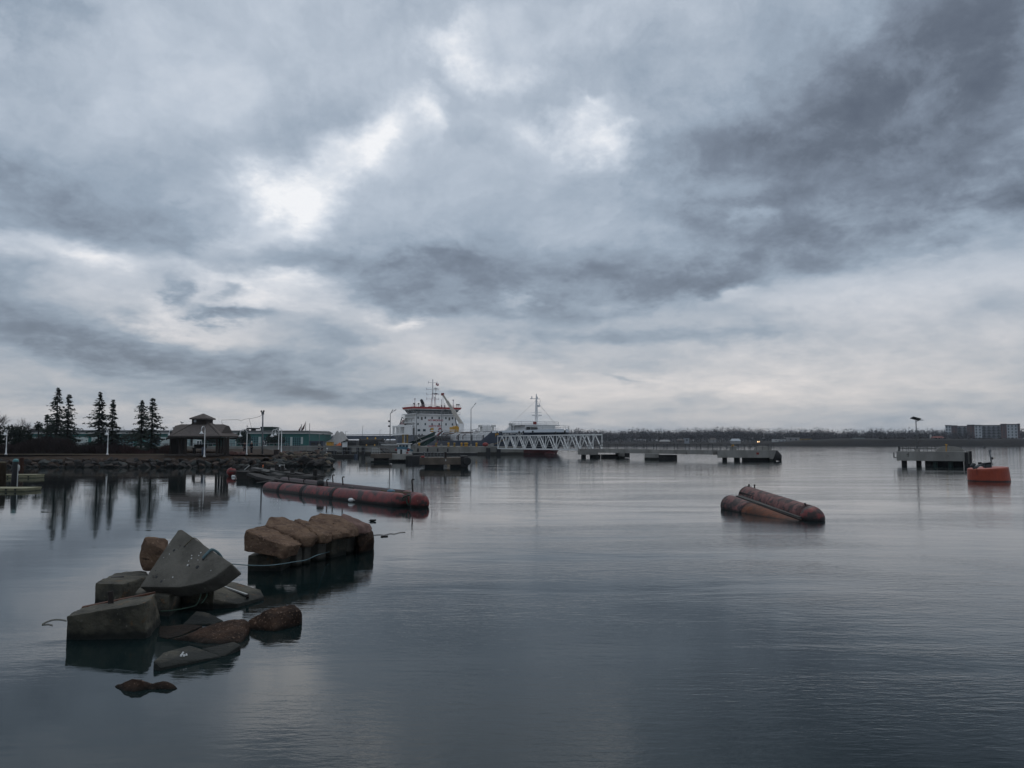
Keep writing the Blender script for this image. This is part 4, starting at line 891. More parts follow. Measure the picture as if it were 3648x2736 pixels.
# ---------------------------------------------------------------- concrete dolphins and jetty
def rail(parent, pts, h, n, m='steel_dark', mid=True, r=.03):
    mb = MB(); ps = MB(); pts = [Vector(p) for p in pts]; up = Vector((0, 0, h))
    for a_, b_ in zip(pts[:-1], pts[1:]):
        mb.tube([a_ + up, b_ + up], r, 5)
        if mid: mb.tube([a_ + up * .5, b_ + up * .5], r * .8, 5)
        k = max(1, round(n * (b_ - a_).length / sum((y - x).length for x, y in zip(pts[:-1], pts[1:]))))
        for j in range(k + 1): q_ = a_.lerp(b_, j / k); ps.tube([q_, q_ + up], r * 1.2, 5)
    mb.build('handrail', MT[m], parent); ps.build('rail_post', MT[m], parent); return mb
def fender(parent, x0, x1, y0, y1, z0, z1, nm='fender'): MB().box(x0, x1, y0, y1, z0, z1).build(nm, MT['rubber'], parent)
def dome(parent, c, r, h, dep):
    prof = [(-r, 0), (-r * .93, h * .45), (-r * .72, h * .82), (-r * .38, h), (r * .38, h), (r * .72, h * .82), (r * .93, h * .45), (r, 0)]
    n = len(prof); MB().add([(c[0] + x, y, c[2] + z) for y in (c[1], c[1] + dep) for (x, z) in prof], [tuple(range(n)), tuple(reversed(range(n, 2 * n)))] + [(i, n + i, n + i + 1, i + 1) for i in range(n - 1)]).build('fender_housing', MT['pier_concrete'], parent)
def face_us(t):                                         # the platforms stand square to the line from the basin corner
    a = -math.atan2(t.location.x, t.location.y); t.rotation_euler.z = a; t.scale.x = math.cos(a)
DG = 'concrete mooring dolphins'
# right dolphin (d 99)
d = 99.0; S = d / 2840; X = lambda x: (R6(x, 0)[0] - 1824) * S; Z = lambda y: 3 + (HORY - R6(0, y)[1]) * S
zt_, zb = Z(346), Z(424)
t = thing('mooring_dolphin', 'pale concrete platform on dark piles carrying a solar lamp, alone at the right', 'dolphin', (X(1440), d, 0), DG)
MB().box(X(1134), X(1700), d, d + 6, zb, zt_).build('deck', MT['pier_concrete'], t)
for (a_, b_) in ((1172, 1220), (1298, 1344), (1372, 1450)): MB().tube([(X((a_ + b_) / 2), d + 1.2, -1.2), (X((a_ + b_) / 2), d + 1.2, zb + .01)], (X(b_) - X(a_)) / 2, 12).build('pile', MT['rubber'], t, smooth=True)
MB().box(X(1400), X(1695), d + 2.5, d + 5.5, -1, zb - .004).build('pile_cap', MT['rubber'], t)
for x in (1456, 1586): MB().tube([(X(x), d + .9, -1.2), (X(x), d + .9, zb + .01)], .33, 12).build('pile', MT['pile_green'], t, smooth=True)
MB().box(X(1704), X(1724), d - .4, d + 5, -.1, zt_ - .1).build('fender', MT['rubber'], t); MB().box(X(1724) + .01, X(1738), d - .1, d + 5, -.1, zt_ + .05).build('fender_frame', MT['pier_concrete'], t)
MB().box(X(1738) + .01, X(1757), d - .4, d + 5.6, -.1, zt_ + .06).build('fender', MT['rubber'], t)
dome(t, (X(1585), d + 2.2, zt_ + .002), X(1700) - X(1585), .62, 2.6)
rail(t, [(X(1152), d + .2, zt_), (X(1468), d + .2, zt_)], Z(303) - zt_, 9); rail(t, [(X(1152), d + .2, zt_), (X(1152), d + 5.6, zt_), (X(1690), d + 5.6, zt_)], Z(303) - zt_, 12)
MB().box(X(1105), X(1134), d + 1, d + 3, Z(404), Z(398)).build('ladder_step', MT['steel_dark'], t); rail(t, [(X(1106), d + 1, Z(398)), (X(1106), d + 3, Z(398))], Z(356) - Z(398), 2)
MB().tube([(X(1553), d + 1.5, zt_), (X(1556), d + 1.5, zt_ + .8), (X(1546), d + 1.5, zt_ + .86), (X(1566), d + 1.5, zt_ + .8)], .07, 6).build('hook', MT['yellow'], t)
face_us(t)
t = thing('solar_lamp', 'tall solar powered lamp post standing on the right hand concrete platform', 'lamp post', (X(1310), d + 1.5, zt_))
y = d + 1.5; lampx = X(1310); MB().tube([(X(1310), y, zt_), (X(1308), y, Z(72))], [.09, .055], 8).build('pole', MT['galvanised'], t, smooth=True)
MB().box(X(1310) - .25, X(1310) + .25, y - .2, y + .2, zt_ + .002, zt_ + .35).build('base', MT['pier_concrete'], t)
MB().cbox((X(1307), y, Z(69)), 1.05, .8, .06, M=Matrix.Rotation(.27, 3, 'Y') @ Matrix.Rotation(-.25, 3, 'X')).build('solar_panel', MT['steel_dark'], t)
MB().tube([(X(1309), y, Z(95)), (X(1340), y, Z(84)), (X(1352), y, Z(82))], .03, 6).build('arm', MT['galvanised'], t); MB().cbox((X(1357), y, Z(82)), .42, .18, .07).build('lamp_head', MT['galvanised'], t)
th_ = -math.atan2(X(1440), d); lo_ = Vector(((X(1310) - X(1440)) * math.cos(th_), 1.5, 0)); lo_.rotate(Matrix.Rotation(th_, 3, 'Z')); t.location = (X(1440) + lo_.x, d + lo_.y, zt_)
# second left dolphin (near, d 94)
d = 94.0; S = d / 2840; X = lambda x: (R3(x, 0)[0] - 1824) * S; Z = lambda y: 3 + (HORY - R3(0, y)[1]) * S
zt_, zb = Z(1072), Z(1160)
t = thing('mooring_dolphin', 'weathered brown concrete platform with a tyre at its right end, nearer of the left pair', 'dolphin', (X(1740), d, 0), DG)
MB().box(X(1460), X(2000), d, d + 4.5, zb, zt_).build('deck', MT['brown_concrete'], t)
MB().box(X(1525), X(1775), d + .5, d + 4, -1, zb - .003).build('leg', MT['rubber'], t); MB().box(X(1866), X(2095), d + .5, d + 4, -1, zb - .003).build('leg', MT['rubber'], t)
MB().box(X(2001), X(2095), d - .15, d + 4.5, .05, Z(1050)).build('fender', MT['rubber'], t)
mb = MB(); cx, cz, R0 = X(2080), Z(1115), .62
mb.lathe((cx, d - .25, cz), [(.2, -.2), (.40, -.2), (.5, -.1), (.5, .1), (.40, .2), (.2, .2)], 20, Matrix.Rotation(math.pi / 2, 3, 'X')); mb.build('tyre', MT['rubber'], t)
MB().box(X(1785), X(1814), d + .3, d + .9, zt_ + .002, Z(998)).build('bollard', MT['rust_dark'], t)
rail(t, [(X(1515), d + .4, zt_), (X(1780), d + .4, zt_)], Z(995) - zt_, 6, 'galvanised'); rail(t, [(X(1515), d + .4, zt_), (X(1515), d + 4, zt_)], Z(995) - zt_, 2, 'galvanised')
MB().box(X(1796), X(1808), d - .03, d + .05, Z(1115), Z(1092)).build('plate', MT['white_dull'], t)
MB().ball((X(1500), d + .3, zt_ + .12), (.25, .2, .14)).build('lantern', MT['hose_red'], t)
face_us(t)
# first left dolphin (far, d 122)
d = 122.0; S = d / 2840; zt_, zb = Z(1022), Z(1102)
t = thing('mooring_dolphin', 'long brown concrete platform with a separate black fender post, farther of the left pair', 'dolphin', (X(1090), d, 0), DG)
MB().box(X(820), X(1100), d + .3, d + 4.8, zb + .3, zt_ + .02).build('deck', MT['brown_concrete'], t); MB().box(X(1100) + .01, X(1368), d, d + 4.8, zb, zt_).build('deck', MT['pier_concrete'], t)
MB().box(X(860), X(1060), d + 1, d + 4, -1, zb + .295).build('leg', MT['rubber'], t); MB().box(X(1062), X(1328), d + .6, d + 4, -1, zb - .003).build('leg', MT['rubber'], t)
MB().box(X(822), X(1060), d - .6, d + .2, -.1, .14).build('ledge', MT['brown_concrete'], t)
MB().tube([(X(1405), d, -1), (X(1405), d, Z(1052)), (X(1405), d, Z(1040))], [1.45, 1.45, 1.3], 16).build('fender', MT['rubber'], t, smooth=False)
rail(t, [(X(838), d + .6, zt_), (X(938), d + .6, zt_)], Z(945) - zt_, 4, 'white_dull')
MB().box(X(1206), X(1232), d + .3, d + 1, zt_ + .002, Z(962)).build('bollard', MT['rubber'], t)
face_us(t)
# jetty
X5 = lambda x, d: (R5(x, 0)[0] - 1824) * d / 2840; Z5 = lambda y, d: 3 + (HORY - R5(0, y)[1]) * d / 2840
t = thing('jetty', 'long concrete jetty of three platforms joined by a railed walkway', 'jetty', (X5(900, 135), 135, 0))
dl, dm, dr = 150.0, 126.0, 126.0; zt_ = 1.72
pl = MB().box(X5(180, dl), X5(355, dl), dl - .5, dl + 5, Z5(386, dl), zt_).build('platform', MT['pier_concrete'], t)
MB().box(X5(355, dl) + .01, X5(560, dl), dl, dl + 5, Z5(366, dl), zt_).build('platform', MT['pier_concrete'], t); MB().box(X5(560, dl) + .01, X5(618, dl), dl - .3, dl + 5, -1, zt_ - .01).build('pier', MT['pier_concrete'], t)
for (a_, b_) in ((210, 243), (296, 386), (408, 556)): MB().box(X5(a_, dl), X5(b_, dl), dl + .8, dl + 4, -1, Z5(386, dl) - .003).build('pile', MT['rubber'], t)
MB().box(X5(619, dl), X5(664, dl), dl - .6, dl + 4, .1, Z5(370, dl)).build('fender', MT['rubber'], t)
A1, B1 = Vector((X5(420, dl), dl + 1.5, zt_ - .35)), Vector((X5(1545, dr), dr + 1.5, zt_ - .35))
MB().beam(A1, B1, 1.9, .72).build('walkway', MT['pier_concrete'], t)
pm = A1.lerp(B1, .54); MB().tube([(X5(884, pm.y - 1.6), pm.y - 1.6, -1), (X5(884, pm.y - 1.6), pm.y - 1.6, 1.05)], 1.25, 18).build('pier', MT['pier_concrete'], t, smooth=False)
MB().box(X5(910, pm.y - 2.2), X5(1134, pm.y - 2.2), pm.y - 2.2, pm.y + 2.0, -1, .80).build('pier', MT['rubber'], t)
dd = (B1 - A1).normalized(); nn_ = Vector((dd.y, -dd.x, 0))
for s in (-1, 1): rail(t, [A1 + nn_ * .85 * s + Vector((0, 0, .36)), B1 + nn_ * .85 * s + Vector((0, 0, .36))], .95, 11, 'steel_dark', r=.055)
rail(t, [(X5(200, dl), dl - .3, zt_), (X5(350, dl), dl - .3, zt_)], .95, 5, 'steel_dark')
J0 = len(COL.objects)
zt_ = 1.74
MB().box(X5(1530, dr), X5(2040, dr), dr - .5, dr + 6, Z5(415, dr), zt_).build('platform', MT['pier_concrete'], t)
MB().add([(X5(2040, dr) + .01, dr - .5, -1), (X5(2105, dr), dr - .5, -1), (X5(2105, dr), dr + 6, -1), (X5(2040, dr) + .01, dr + 6, -1), (X5(2040, dr) + .01, dr - .5, zt_), (X5(2100, dr), dr - .5, zt_), (X5(2100, dr), dr + 6, zt_), (X5(2040, dr) + .01, dr + 6, zt_)], [(0, 1, 5, 4), (1, 2, 6, 5), (2, 3, 7, 6), (3, 0, 4, 7), (4, 5, 6, 7)]).build('pier', MT['pier_concrete'], t)
for (a_, b_) in ((1575, 1616), (1690, 1746), (1768, 2036)): MB().box(X5(a_, dr), X5(b_, dr), dr + .6, dr + 5, -1, Z5(415, dr) - .003).build('pile', MT['rubber'], t)
MB().tube([(X5(2112, dr), dr - .2, .1), (X5(2122, dr), dr - .2, .9), (X5(2106, dr), dr - .2, zt_ - .05)], [.75, .62, .2], 14).build('fender', MT['rubber'], t, smooth=True)
dome(t, (X5(1975, dr), dr + 2, zt_ + .002), X5(2065, dr) - X5(1975, dr), Z5(302, dr) - zt_, 2.6)
MB().box(X5(1648, dr), X5(1718, dr), dr + .2, dr + 1.6, zt_ + .002, Z5(308, dr)).build('bollard', MT['pier_concrete'], t); MB().tube([(X5(1672, dr), dr + .8, Z5(308, dr)), (X5(1680, dr), dr + .8, Z5(290, dr)), (X5(1692, dr), dr + .8, Z5(300, dr))], .12, 6).build('hook', MT['yellow'], t)
rail(t, [(X5(1560, dr), dr, zt_), (X5(2030, dr), dr, zt_), (X5(2085, dr), dr, zt_ + .02)], .95, 9)
rail(t, [(X5(1560, dr), dr + 5.5, zt_), (X5(2070, dr), dr + 5.5, zt_)], .95, 9)
MB().box(X5(1912, dr), X5(1938, dr), dr - .56, dr - .503, Z5(384, dr), Z5(364, dr)).build('notice', MT['hose_red'], t)
skew = X5(1850, dr) / dr
for ob in list(COL.objects)[J0:]:                        # the end platform is a parallelogram in plan
    if ob.type == 'MESH':
        for v in ob.data.vertices: v.co.x += (v.co.y + t.location.y - dr) * skew
# white truss gangway
pa = Vector((X5(0, 190), 0, 0)); d0_, d1_ = 190.0, 152.0
a_ = Vector(((1787 - 1824) / 2840 * d0_, d0_, 0)); b_ = Vector(((2128 - 1824) / 2840 * d1_, d1_, 0))
t = thing('truss_gangway', 'white steel truss footbridge running from the quay to the jetty below the bow', 'footbridge', ((a_.x + b_.x) / 2, (a_.y + b_.y) / 2, 1.5))
z0, z1 = 1.50, 4.42; dd = (b_ - a_); n_ = Vector((dd.y, -dd.x, 0)).normalized() * 1.0; NB = 9
up = lambda p, z: Vector((p.x, p.y, z))
for s in (-1, 1):
    o_ = n_ * s; tag_ = 'white_paint'
    MB().beam(up(a_ + o_, z1), up(b_ + o_, z1), .22, .22).build('top_chord', MT[tag_], t); MB().beam(up(a_ + o_, z0), up(b_ + o_, z0), .26, .26).build('bottom_chord', MT[tag_], t)
    for i in range(NB + 1):
        p = a_.lerp(b_, i / NB) + o_; MB().beam(up(p, z0), up(p, z1), .15, .15).build('post', MT[tag_], t)
        if i < NB:
            q_ = a_.lerp(b_, (i + .5) / NB) + o_; r_ = a_.lerp(b_, (i + 1) / NB) + o_
            MB().beam(up(p, z0), up(q_, z1), .16, .16).build('diagonal', MT[tag_], t); MB().beam(up(q_, z1), up(r_, z0), .16, .16).build('diagonal', MT[tag_], t)
mb = MB()
for i in range(NB + 1): p = a_.lerp(b_, i / NB); mb.beam(up(p - n_, z1), up(p + n_, z1), .12, .12)
mb.build('cross_bracing', MT['white_paint'], t)
MB().beam(up(a_, z0 + .02), up(b_, z0 + .02), 1.7, .10).build('walk_deck', MT['steel'], t)
for s in (-1, 1):
    mb = MB()
    for f in (.55, 1.0): mb.tube([up(a_ + n_ * s * .85, z0 + f), up(b_ + n_ * s * .85, z0 + f)], .03, 4)
    mb.build('handrail', MT['galvanised'], t)
# ---------------------------------------------------------------- quay
QZ, QY = 1.92, 194.0
hd = Vector((.49, -.872, 0)).normalized()               # the ship's heading
SO = Vector((12.0, 198.0, 0)); SP = Vector((-hd.y, hd.x, 0))
qx = lambda px, y=QY: (px - 1824) / 2840 * y
t = thing('quay', 'long grey concrete quay wall with dark fender strips in front of the ship', 'quay', (-60, QY, 0))
e = Vector((2.8, QY - .8)); dv = Vector((-hd.x, -hd.y))
MB().prism([(-400, QY + 1.0), (-59.6, QY + 1.0), (-59.6, QY), (qx(1500), QY), (2.8, QY - .8), (2.8 + dv.x * 100, QY - .8 + dv.y * 100), (-400, 290)], -1.5, QZ).build('wall', MT['quay_concrete'], t)
MB().box(-59.5, qx(1500) - .05, QY - .12, QY + .5, QZ + .003, QZ + .22).build('coping', MT['quay_concrete'], t)
def strip(px, w, z0, z1, m='rubber', nm='fender_strip', y=QY): MB().box(qx(px) - w / 2, qx(px) + w / 2, y - .30, y + .1, z0, z1).build(nm, MT[m], t)
for x in (480, 545, 652, 725): strip(R3(x, 0)[0], .85 if x != 652 else .6, -.5, 1.7 if x < 700 else 1.9)
for x in (1322, 1440, 1566, 1698, 1830, 1985, 2125): strip(R3(x, 0)[0], .35, .6, 1.5)
for x in (940, 1042): strip(R4(x, 0)[0], 1.0, -.4, 1.6, y=QY - .7)
MB().box(qx(1455), qx(1702), QY - 1.4, QY - .35, .38, .62).build('ledge', MT['pier_concrete'], t)
MB().box(qx(1455), qx(1702), QY - 1.3, QY - .4, -.3, .375).build('ledge_base', MT['rubber'], t)
BG = 'yellow bollards along the quay edge'
BL = {1437: 'yellow bollard by the foot of the green gangway net', 1492: 'yellow bollard left of the ship crane hose', 1597: 'yellow bollard below the ship crane', 1644: 'yellow bollard below the crane base on the quay edge', 1660: 'low wide yellow bollard right of the crane base', 1697: 'yellow bollard right of the tall light pole', 1553: 'faded ochre bollard where the red hose meets the quay', 1618: 'pale stone coloured bollard between two yellow ones'}
for px, lb in BL.items():
    x = qx(px); w = .5 if px != 1660 else .9
    b_ = thing('bollard', lb, 'bollard', (x, QY + 1.2, QZ), BG)
    mm = MT['yellow'] if px not in (1553, 1618) else MT['yellow_dull']
    MB().lathe((x, QY + 1.2, QZ), [(w * .55, 0), (w * .45, .12), (w * .42, .6), (w * .62, .68), (w * .6, .86), (w * .3, .95)], 12).build('post', mm, b_, smooth=True)
    MB().cbox((x, QY + 1.2, QZ + .03), w * 1.5, w * 1.5, .06).build('base_plate', MT['yellow_dull'], b_)
x = qx(1729); b_ = thing('mooring_float', 'orange red float lying on the quay edge near the yellow hull stripe', 'float', (x, QY + .8, QZ))
MB().ball((x, QY + .8, QZ + .5), (.75, .5, .5)).build('body', MT['hose_red'], b_, smooth=True); MB().ball((x + .7, QY + .8, QZ + .3), (.35, .3, .3)).build('end', MT['orange'], b_, smooth=True)
x = qx(1748); MB().prism([(x - .7, QY + .4), (x + .7, QY + .4), (x + .7, QY + 1.6), (x - .7, QY + 1.6)], QZ, [QZ + .5, QZ + .9, QZ + .8, QZ + .4]).single('concrete_pedestal', MT['pier_concrete'], 'concrete mooring block on the quay corner right of the orange float', 'block')
# things on the quay
p = P(R3(477, 880), QY - 1); t2 = thing('notice_hut', 'white gabled sign box on a black post at the quay face', 'sign', (p.x, p.y, 0))
X3 = lambda x, d=QY - 1: (R3(x, 0)[0] - 1824) * d / 2840; Z3 = lambda y, d=QY - 1: 3 + (HORY - R3(0, y)[1]) * d / 2840
MB().box(X3(450), X3(508), QY - 1.4, QY - .5, Z3(930), Z3(862)).build('panel', MT['white_paint'], t2); MB().add([(X3(438), QY - 1.6, Z3(866)), (X3(515), QY - 1.6, Z3(866)), (X3(515), QY - .3, Z3(866)), (X3(438), QY - .3, Z3(866)), (X3(478), QY - 1.6, Z3(848)), (X3(478), QY - .3, Z3(848))], [(0, 1, 4), (2, 3, 5), (1, 2, 5, 4), (3, 0, 4, 5), (3, 2, 1, 0)]).build('roof', MT['green_roof'], t2)
MB().box(X3(466), X3(490), QY - 1.2, QY - .6, -.5, Z3(930) - .003).build('post', MT['black'], t2); MB().box(X3(436), X3(449), QY - 1.3, QY - .6, Z3(915), Z3(868)).build('side_panel', MT['black'], t2)
def crate(name, x0, x1, y0, y1, d, dep, m, label, cat, door=True):
    z1 = Z3(y1, d); t2 = thing(name, label, cat, ((X3(x0, d) + X3(x1, d)) / 2, d, QZ))
    MB().box(X3(x0, d), X3(x1, d), d, d + dep, QZ, z1 - .12).build('body', MT[m], t2); MB().box(X3(x0, d) - .1, X3(x1, d) + .1, d - .1, d + dep + .1, z1 - .117, z1).build('roof', MT['steel_dark'], t2)
    if door:
        for f in (.3, .72): x = X3(x0, d) + (X3(x1, d) - X3(x0, d)) * f; MB().box(x - .6, x + .6, d - .04, d + .05, QZ + .1, z1 - .4).build('door', MT['black'], t2)
    return t2
crate('shipping_container', 512, 630, 925, 852, 206, 3, 'steel_dark', 'black container on the quay right of the white sign box', 'container')
crate('shipping_container', 15, 188, 925, 850, 206, 3, 'ship_blue', 'long dark blue container at the right end of the green building', 'container')
d = 204; mb = MB().prism([(X3(240, d), d), (X3(312, d), d), (X3(312, d), d + 2), (X3(240, d), d + 2)], QZ, QZ + 1.0); t2 = thing('yellow_skip', 'low yellow steel skip on the quay', 'skip', (X3(275, d), d, QZ)); mb.build('bin', MT['yellow'], t2); MB().box(X3(236, d), X3(316, d), d - .1, d + 2.1, QZ + 1.003, QZ + 1.12).build('rim', MT['yellow_dull'], t2)
d = 205; c0 = X3(408, d); t2 = thing('orange_tarp', 'small orange covered heap right of the yellow skip', 'heap', (c0, d, QZ)); MB().add([(c0 - 1.1, d - .8, QZ), (c0 + 1.1, d - .8, QZ), (c0 + 1.1, d + .8, QZ), (c0 - 1.1, d + .8, QZ), (c0 + .1, d, QZ + 1.0)], [(0, 1, 4), (1, 2, 4), (2, 3, 4), (3, 0, 4)]).build('cover', MT['orange'], t2)
# pale mound beyond
mb = MB(); d = 230
for i in range(15):
    for j in range(7): x = X3(150 + 300 * i / 14, d); z = 4.4 * math.exp(-((i - 10.5) / 4.0) ** 2) * max(0, 1 - ((j - 3) / 3.2) ** 2) + .2 * noise.noise(Vector((i, j, 0))) + 1.6 * (i < 9) * max(0, 1 - ((j - 3) / 3.2) ** 2); mb.v.append(Vector((x, d + j * 2, QZ - .1 + z)))
for i in range(14):
    for j in range(6): a_ = i * 7 + j; mb.f.append((a_, a_ + 7, a_ + 8, a_ + 1))
mb.single('gravel_mound', MT['house_pale'], 'pale grey mound of gravel on the quay behind the yellow skip', 'mound', smooth=True)
# winch reel
d = 200; t2 = thing('hose_reel', 'big black drum reel in a yellow A frame stand on the quay', 'reel', (X3(820, d), d, QZ))
zc = Z3(884, d); MB().lathe((X3(818, d), d + 1, zc), [(1.45, -2.9), (1.45, -2.75), (1.15, -2.7), (1.15, 2.7), (1.45, 2.75), (1.45, 2.9)], 18, Matrix.Rotation(math.pi / 2, 3, 'Y')).build('drum', MT['rubber'], t2)
for x in (765, 872):
    for s in (-1, 1): MB().beam((X3(x, d), d + 1 + s * 1.3, QZ), (X3(x, d), d + 1, zc + 1.5), .28, .22).build('stand', MT['yellow'], t2)
MB().beam((X3(728, d), d + .2, QZ + .25), (X3(888, d), d + .2, QZ + .25), .25, .3).build('base_beam', MT['yellow'], t2); MB().box(X3(718, d), X3(745, d), d, d + 1.2, QZ + .4, QZ + 1.3).build('motor', MT['yellow'], t2)
# net gangway ramp heap (dark railed ramp)
d = 192; t2 = thing('ramp', 'dark railed ramp leading down from the quay to the fishing boat', 'ramp', (X3(1000, d), d, 1))
MB().beam((X3(955, d), d, QZ - .1), (X3(1075, d), d - 2, .4), 2.0, .3).build('deck', MT['timber_dark'], t2)
mb = MB()
for i in range(12): f = i / 11; x = lerp(X3(930, d), X3(1125, d), f); z = lerp(QZ + .2, 1.0, f * .7); mb.tube([(x, d - .9, z - .3), (x + .1, d - .9, z + 1.0)], .05, 4)
mb.tube([(X3(930, d), d - .9, QZ + 1.1), (X3(1125, d), d - .9, QZ + .5)], .06, 4); mb.build('railing', MT['steel'], t2)
# ---------------------------------------------------------------- light poles on the quay
def pole_lamp(px, top, d, base, label, arms, r=.13):
    x = (px - 1824) / 2840 * d; zt_ = 3 + (HORY - top) * d / 2840
    t2 = thing('light_pole', label, 'light pole', (x, d, base), 'light poles on the quay')
    MB().tube([(x, d, base), (x, d, zt_)], [r, r * .6], 8).build('pole', MT['galvanised'], t2, smooth=True); MB().cbox((x, d, base + .3), .5, .5, .6).build('base', MT['pier_concrete'], t2)
    for (dx, dz, z) in arms:
        MB().tube([(x, d, zt_ - z), (x + dx * .6, d, zt_ - z + dz * .6)], .05, 6).build('arm', MT['galvanised'], t2); MB().cbox((x + dx * .85, d, zt_ - z + dz * .85), .65, .3, .14, M=Matrix.Rotation(-math.atan2(dz, abs(dx)) * (1 if dx > 0 else -1), 3, 'Y')).build('lamp_head', MT['steel'], t2)
    return t2, x, zt_
t2, x, z = pole_lamp(1390.5, 1474, 200, QZ, 'twin headed light pole on the quay left of the ship', [(1.4, 1.0, 0), (.6, .9, 0)])
for f in (28, 46): MB().box(x - .5, x - .05, 199.8, 200.2, z - f * .068 - 0.2, z - f * .068 + .2).build('floodlight', MT['steel_dark'], t2)
pole_lamp(1678, 1458, 197, QZ, 'tall light pole with bent top and lower side arm, right of the bridge house', [(1.2, 1.5, 0), (3.0, .7, 5.2)], .12)
pole_lamp(1484, 1468, 205, QZ, 'thin grey light pole before the left part of the ship house', [(1.6, .25, .5)], .11)
pole_lamp(1573, 1462, 203, QZ, 'thin grey light pole before the middle of the ship house', [(1.3, .5, .2)], .11)
pole_lamp(1139, 1548, 200, QZ, 'short pole with a wind vane on the quay right of the green building', [(1.0, .1, 0)], .09)
pole_lamp(1414, 1556, 200, QZ, 'short thin mast on the quay beside the ship stern', [(.3, .1, 0)], .07)

# ---------------------------------------------------------------- ship
rz = math.atan2(hd.y, hd.x)
ship = thing('tanker_ship', 'blue hulled tanker with white bridge house and red roof band moored at the quay', 'ship', SO, None, rz)
def sb(mb, nm, m, parent=None, **k): return mb.build(nm, MT[m] if isinstance(m, str) else m, parent or ship, world=False, **k)
# hull: x, half breadth at rail, rail height, half breadth at water, half breadth at mid
ST_ = [(-93, 8.0, 5.3, 6.5), (-88, 9.1, 5.3, 8.3), (-73, 9.3, 5.3, 9.2), (-71.5, 9.3, 3.45, 9.3), (-45, 9.3, 3.45, 9.3), (-25, 9.3, 3.45, 9.2), (-19, 9.1, 5.9, 8.6), (-14, 8.6, 5.95, 7.2), (-9, 7.4, 6.0, 5.0), (-5, 5.7, 6.08, 2.8), (-2, 3.9, 6.15, 1.2), (.2, 2.2, 6.2, .35), (2.0, .25, 6.25, .05)]
def sect(x, hb, zd, wb):
    rk = 0 if x < -10 else (x + 10) / 12.0 * 8.0          # the stem rakes back towards the water
    zr, zk = 1.15, min(zd - .02, 5.42)
    f = lambda z: (z + 1) / (zd + 1)
    row = []
    for z, b in ((-1.0, wb * .92), (zr, wb + (hb - wb) * .22), (zk if zd > 5.2 else zd - .3, wb + (hb - wb) * (1.0 if zd > 5.8 else .92)), (zd, hb)): row.append((x - (0 if z > 5 else rk * (1 - f(z)) ** .8), b, z))
    return row
S_ = [sect(*s) for s in ST_]
def strake(i, j, nm, m, x0=None):
    mb = MB()
    for s in (-1, 1):
        o = len(mb.v)
        for r in S_:
            if x0 is not None and r[3][0] < x0: continue
            mb.v += [Vector((r[i][0], s * r[i][1], r[i][2])), Vector((r[j][0], s * r[j][1], r[j][2]))]
        n = (len(mb.v) - o) // 2
        for k in range(n - 1): a = o + 2 * k; mb.f.append((a, a + 2, a + 3, a + 1) if s < 0 else (a, a + 1, a + 3, a + 2))
    return mb
hull = strake(1, 2, 'hull', 'ship_blue'); mb2 = strake(2, 3, '', '', None)
# the rail strake is blue aft, grey on the forecastle
aft = MB(); fwd = MB()
for s in (-1, 1):
    for k in range(len(S_) - 1):
        tgt = fwd if S_[k][3][0] >= -19.1 else aft
        r, q_ = S_[k], S_[k + 1]; o = len(tgt.v)
        tgt.v += [Vector((r[2][0], s * r[2][1], r[2][2])), Vector((q_[2][0], s * q_[2][1], q_[2][2])), Vector((q_[3][0], s * q_[3][1], q_[3][2])), Vector((r[3][0], s * r[3][1], r[3][2]))]
        tgt.f.append((o, o + 1, o + 2, o + 3) if s < 0 else (o + 3, o + 2, o + 1, o))
hull.add(aft.v, aft.f)
hull.add([S_[0][1], S_[0][2], S_[0][3], (S_[0][3][0], -S_[0][3][1], S_[0][3][2]), (S_[0][2][0], -S_[0][2][1], S_[0][2][2]), (S_[0][1][0], -S_[0][1][1], S_[0][1][2])], [(0, 1, 2, 3, 4, 5)])
hull = sb(hull, 'hull', 'ship_blue')
sb(strake(0, 1, '', ''), 'boot_topping', 'ship_red'); sb(fwd, 'bulwark', 'ship_grey')
sb(MB().tube([(-16, 0, -.35), (-8, 0, -.3), (-4.6, 0, -.25), (-3.2, 0, -.2), (-2.7, 0, -.2)], [.6, 1.1, .95, .6, .15], 14), 'bulbous_bow', 'ship_red', smooth=True)
deck = MB()
for k in range(len(S_) - 1):
    r, q_ = S_[k], S_[k + 1]; zz = -.35 if r[3][0] > -20 else -.05
    deck.add([(r[3][0], -r[3][1], r[3][2] + zz), (q_[3][0], -q_[3][1], q_[3][2] + zz), (q_[3][0], q_[3][1], q_[3][2] + zz), (r[3][0], r[3][1], r[3][2] + zz)], [(0, 1, 2, 3)])
sb(deck, 'deck', 'steel_dark')
# bridge house, its front at x = -76
XB = -76.0; HB = 7.4
house_ = MB().box(XB - 9, XB, -HB, HB, 5.25, 12.05); house_ = sb(house_, 'accommodation', 'ship_white')
sb(MB().box(XB - 8.5, XB + .9, -8.6, 8.6, 12.06, 12.30), 'bridge_deck', 'ship_white')
def frustum(x0, x1, y0, y1, z0, X0, X1, Y0, Y1, z1): return MB().add([(x0, y0, z0), (x1, y0, z0), (x1, y1, z0), (x0, y1, z0), (X0, Y0, z1), (X1, Y0, z1), (X1, Y1, z1), (X0, Y1, z1)], [(0, 3, 2, 1), (4, 5, 6, 7), (0, 1, 5, 4), (1, 2, 6, 5), (2, 3, 7, 6), (3, 0, 4, 7)])
sb(frustum(XB - 7, XB + .2, -7.0, 7.0, 12.303, XB - 7, XB + .5, -8.1, 8.1, 13.62), 'wheelhouse_windows', 'glass')
mb = MB()
for i in range(17): y = -7.02 + 14.04 * i / 16; mb.beam((XB + .22, y, 12.32), (XB + .52, y * 8.1 / 7.0, 13.6), .16, .10)
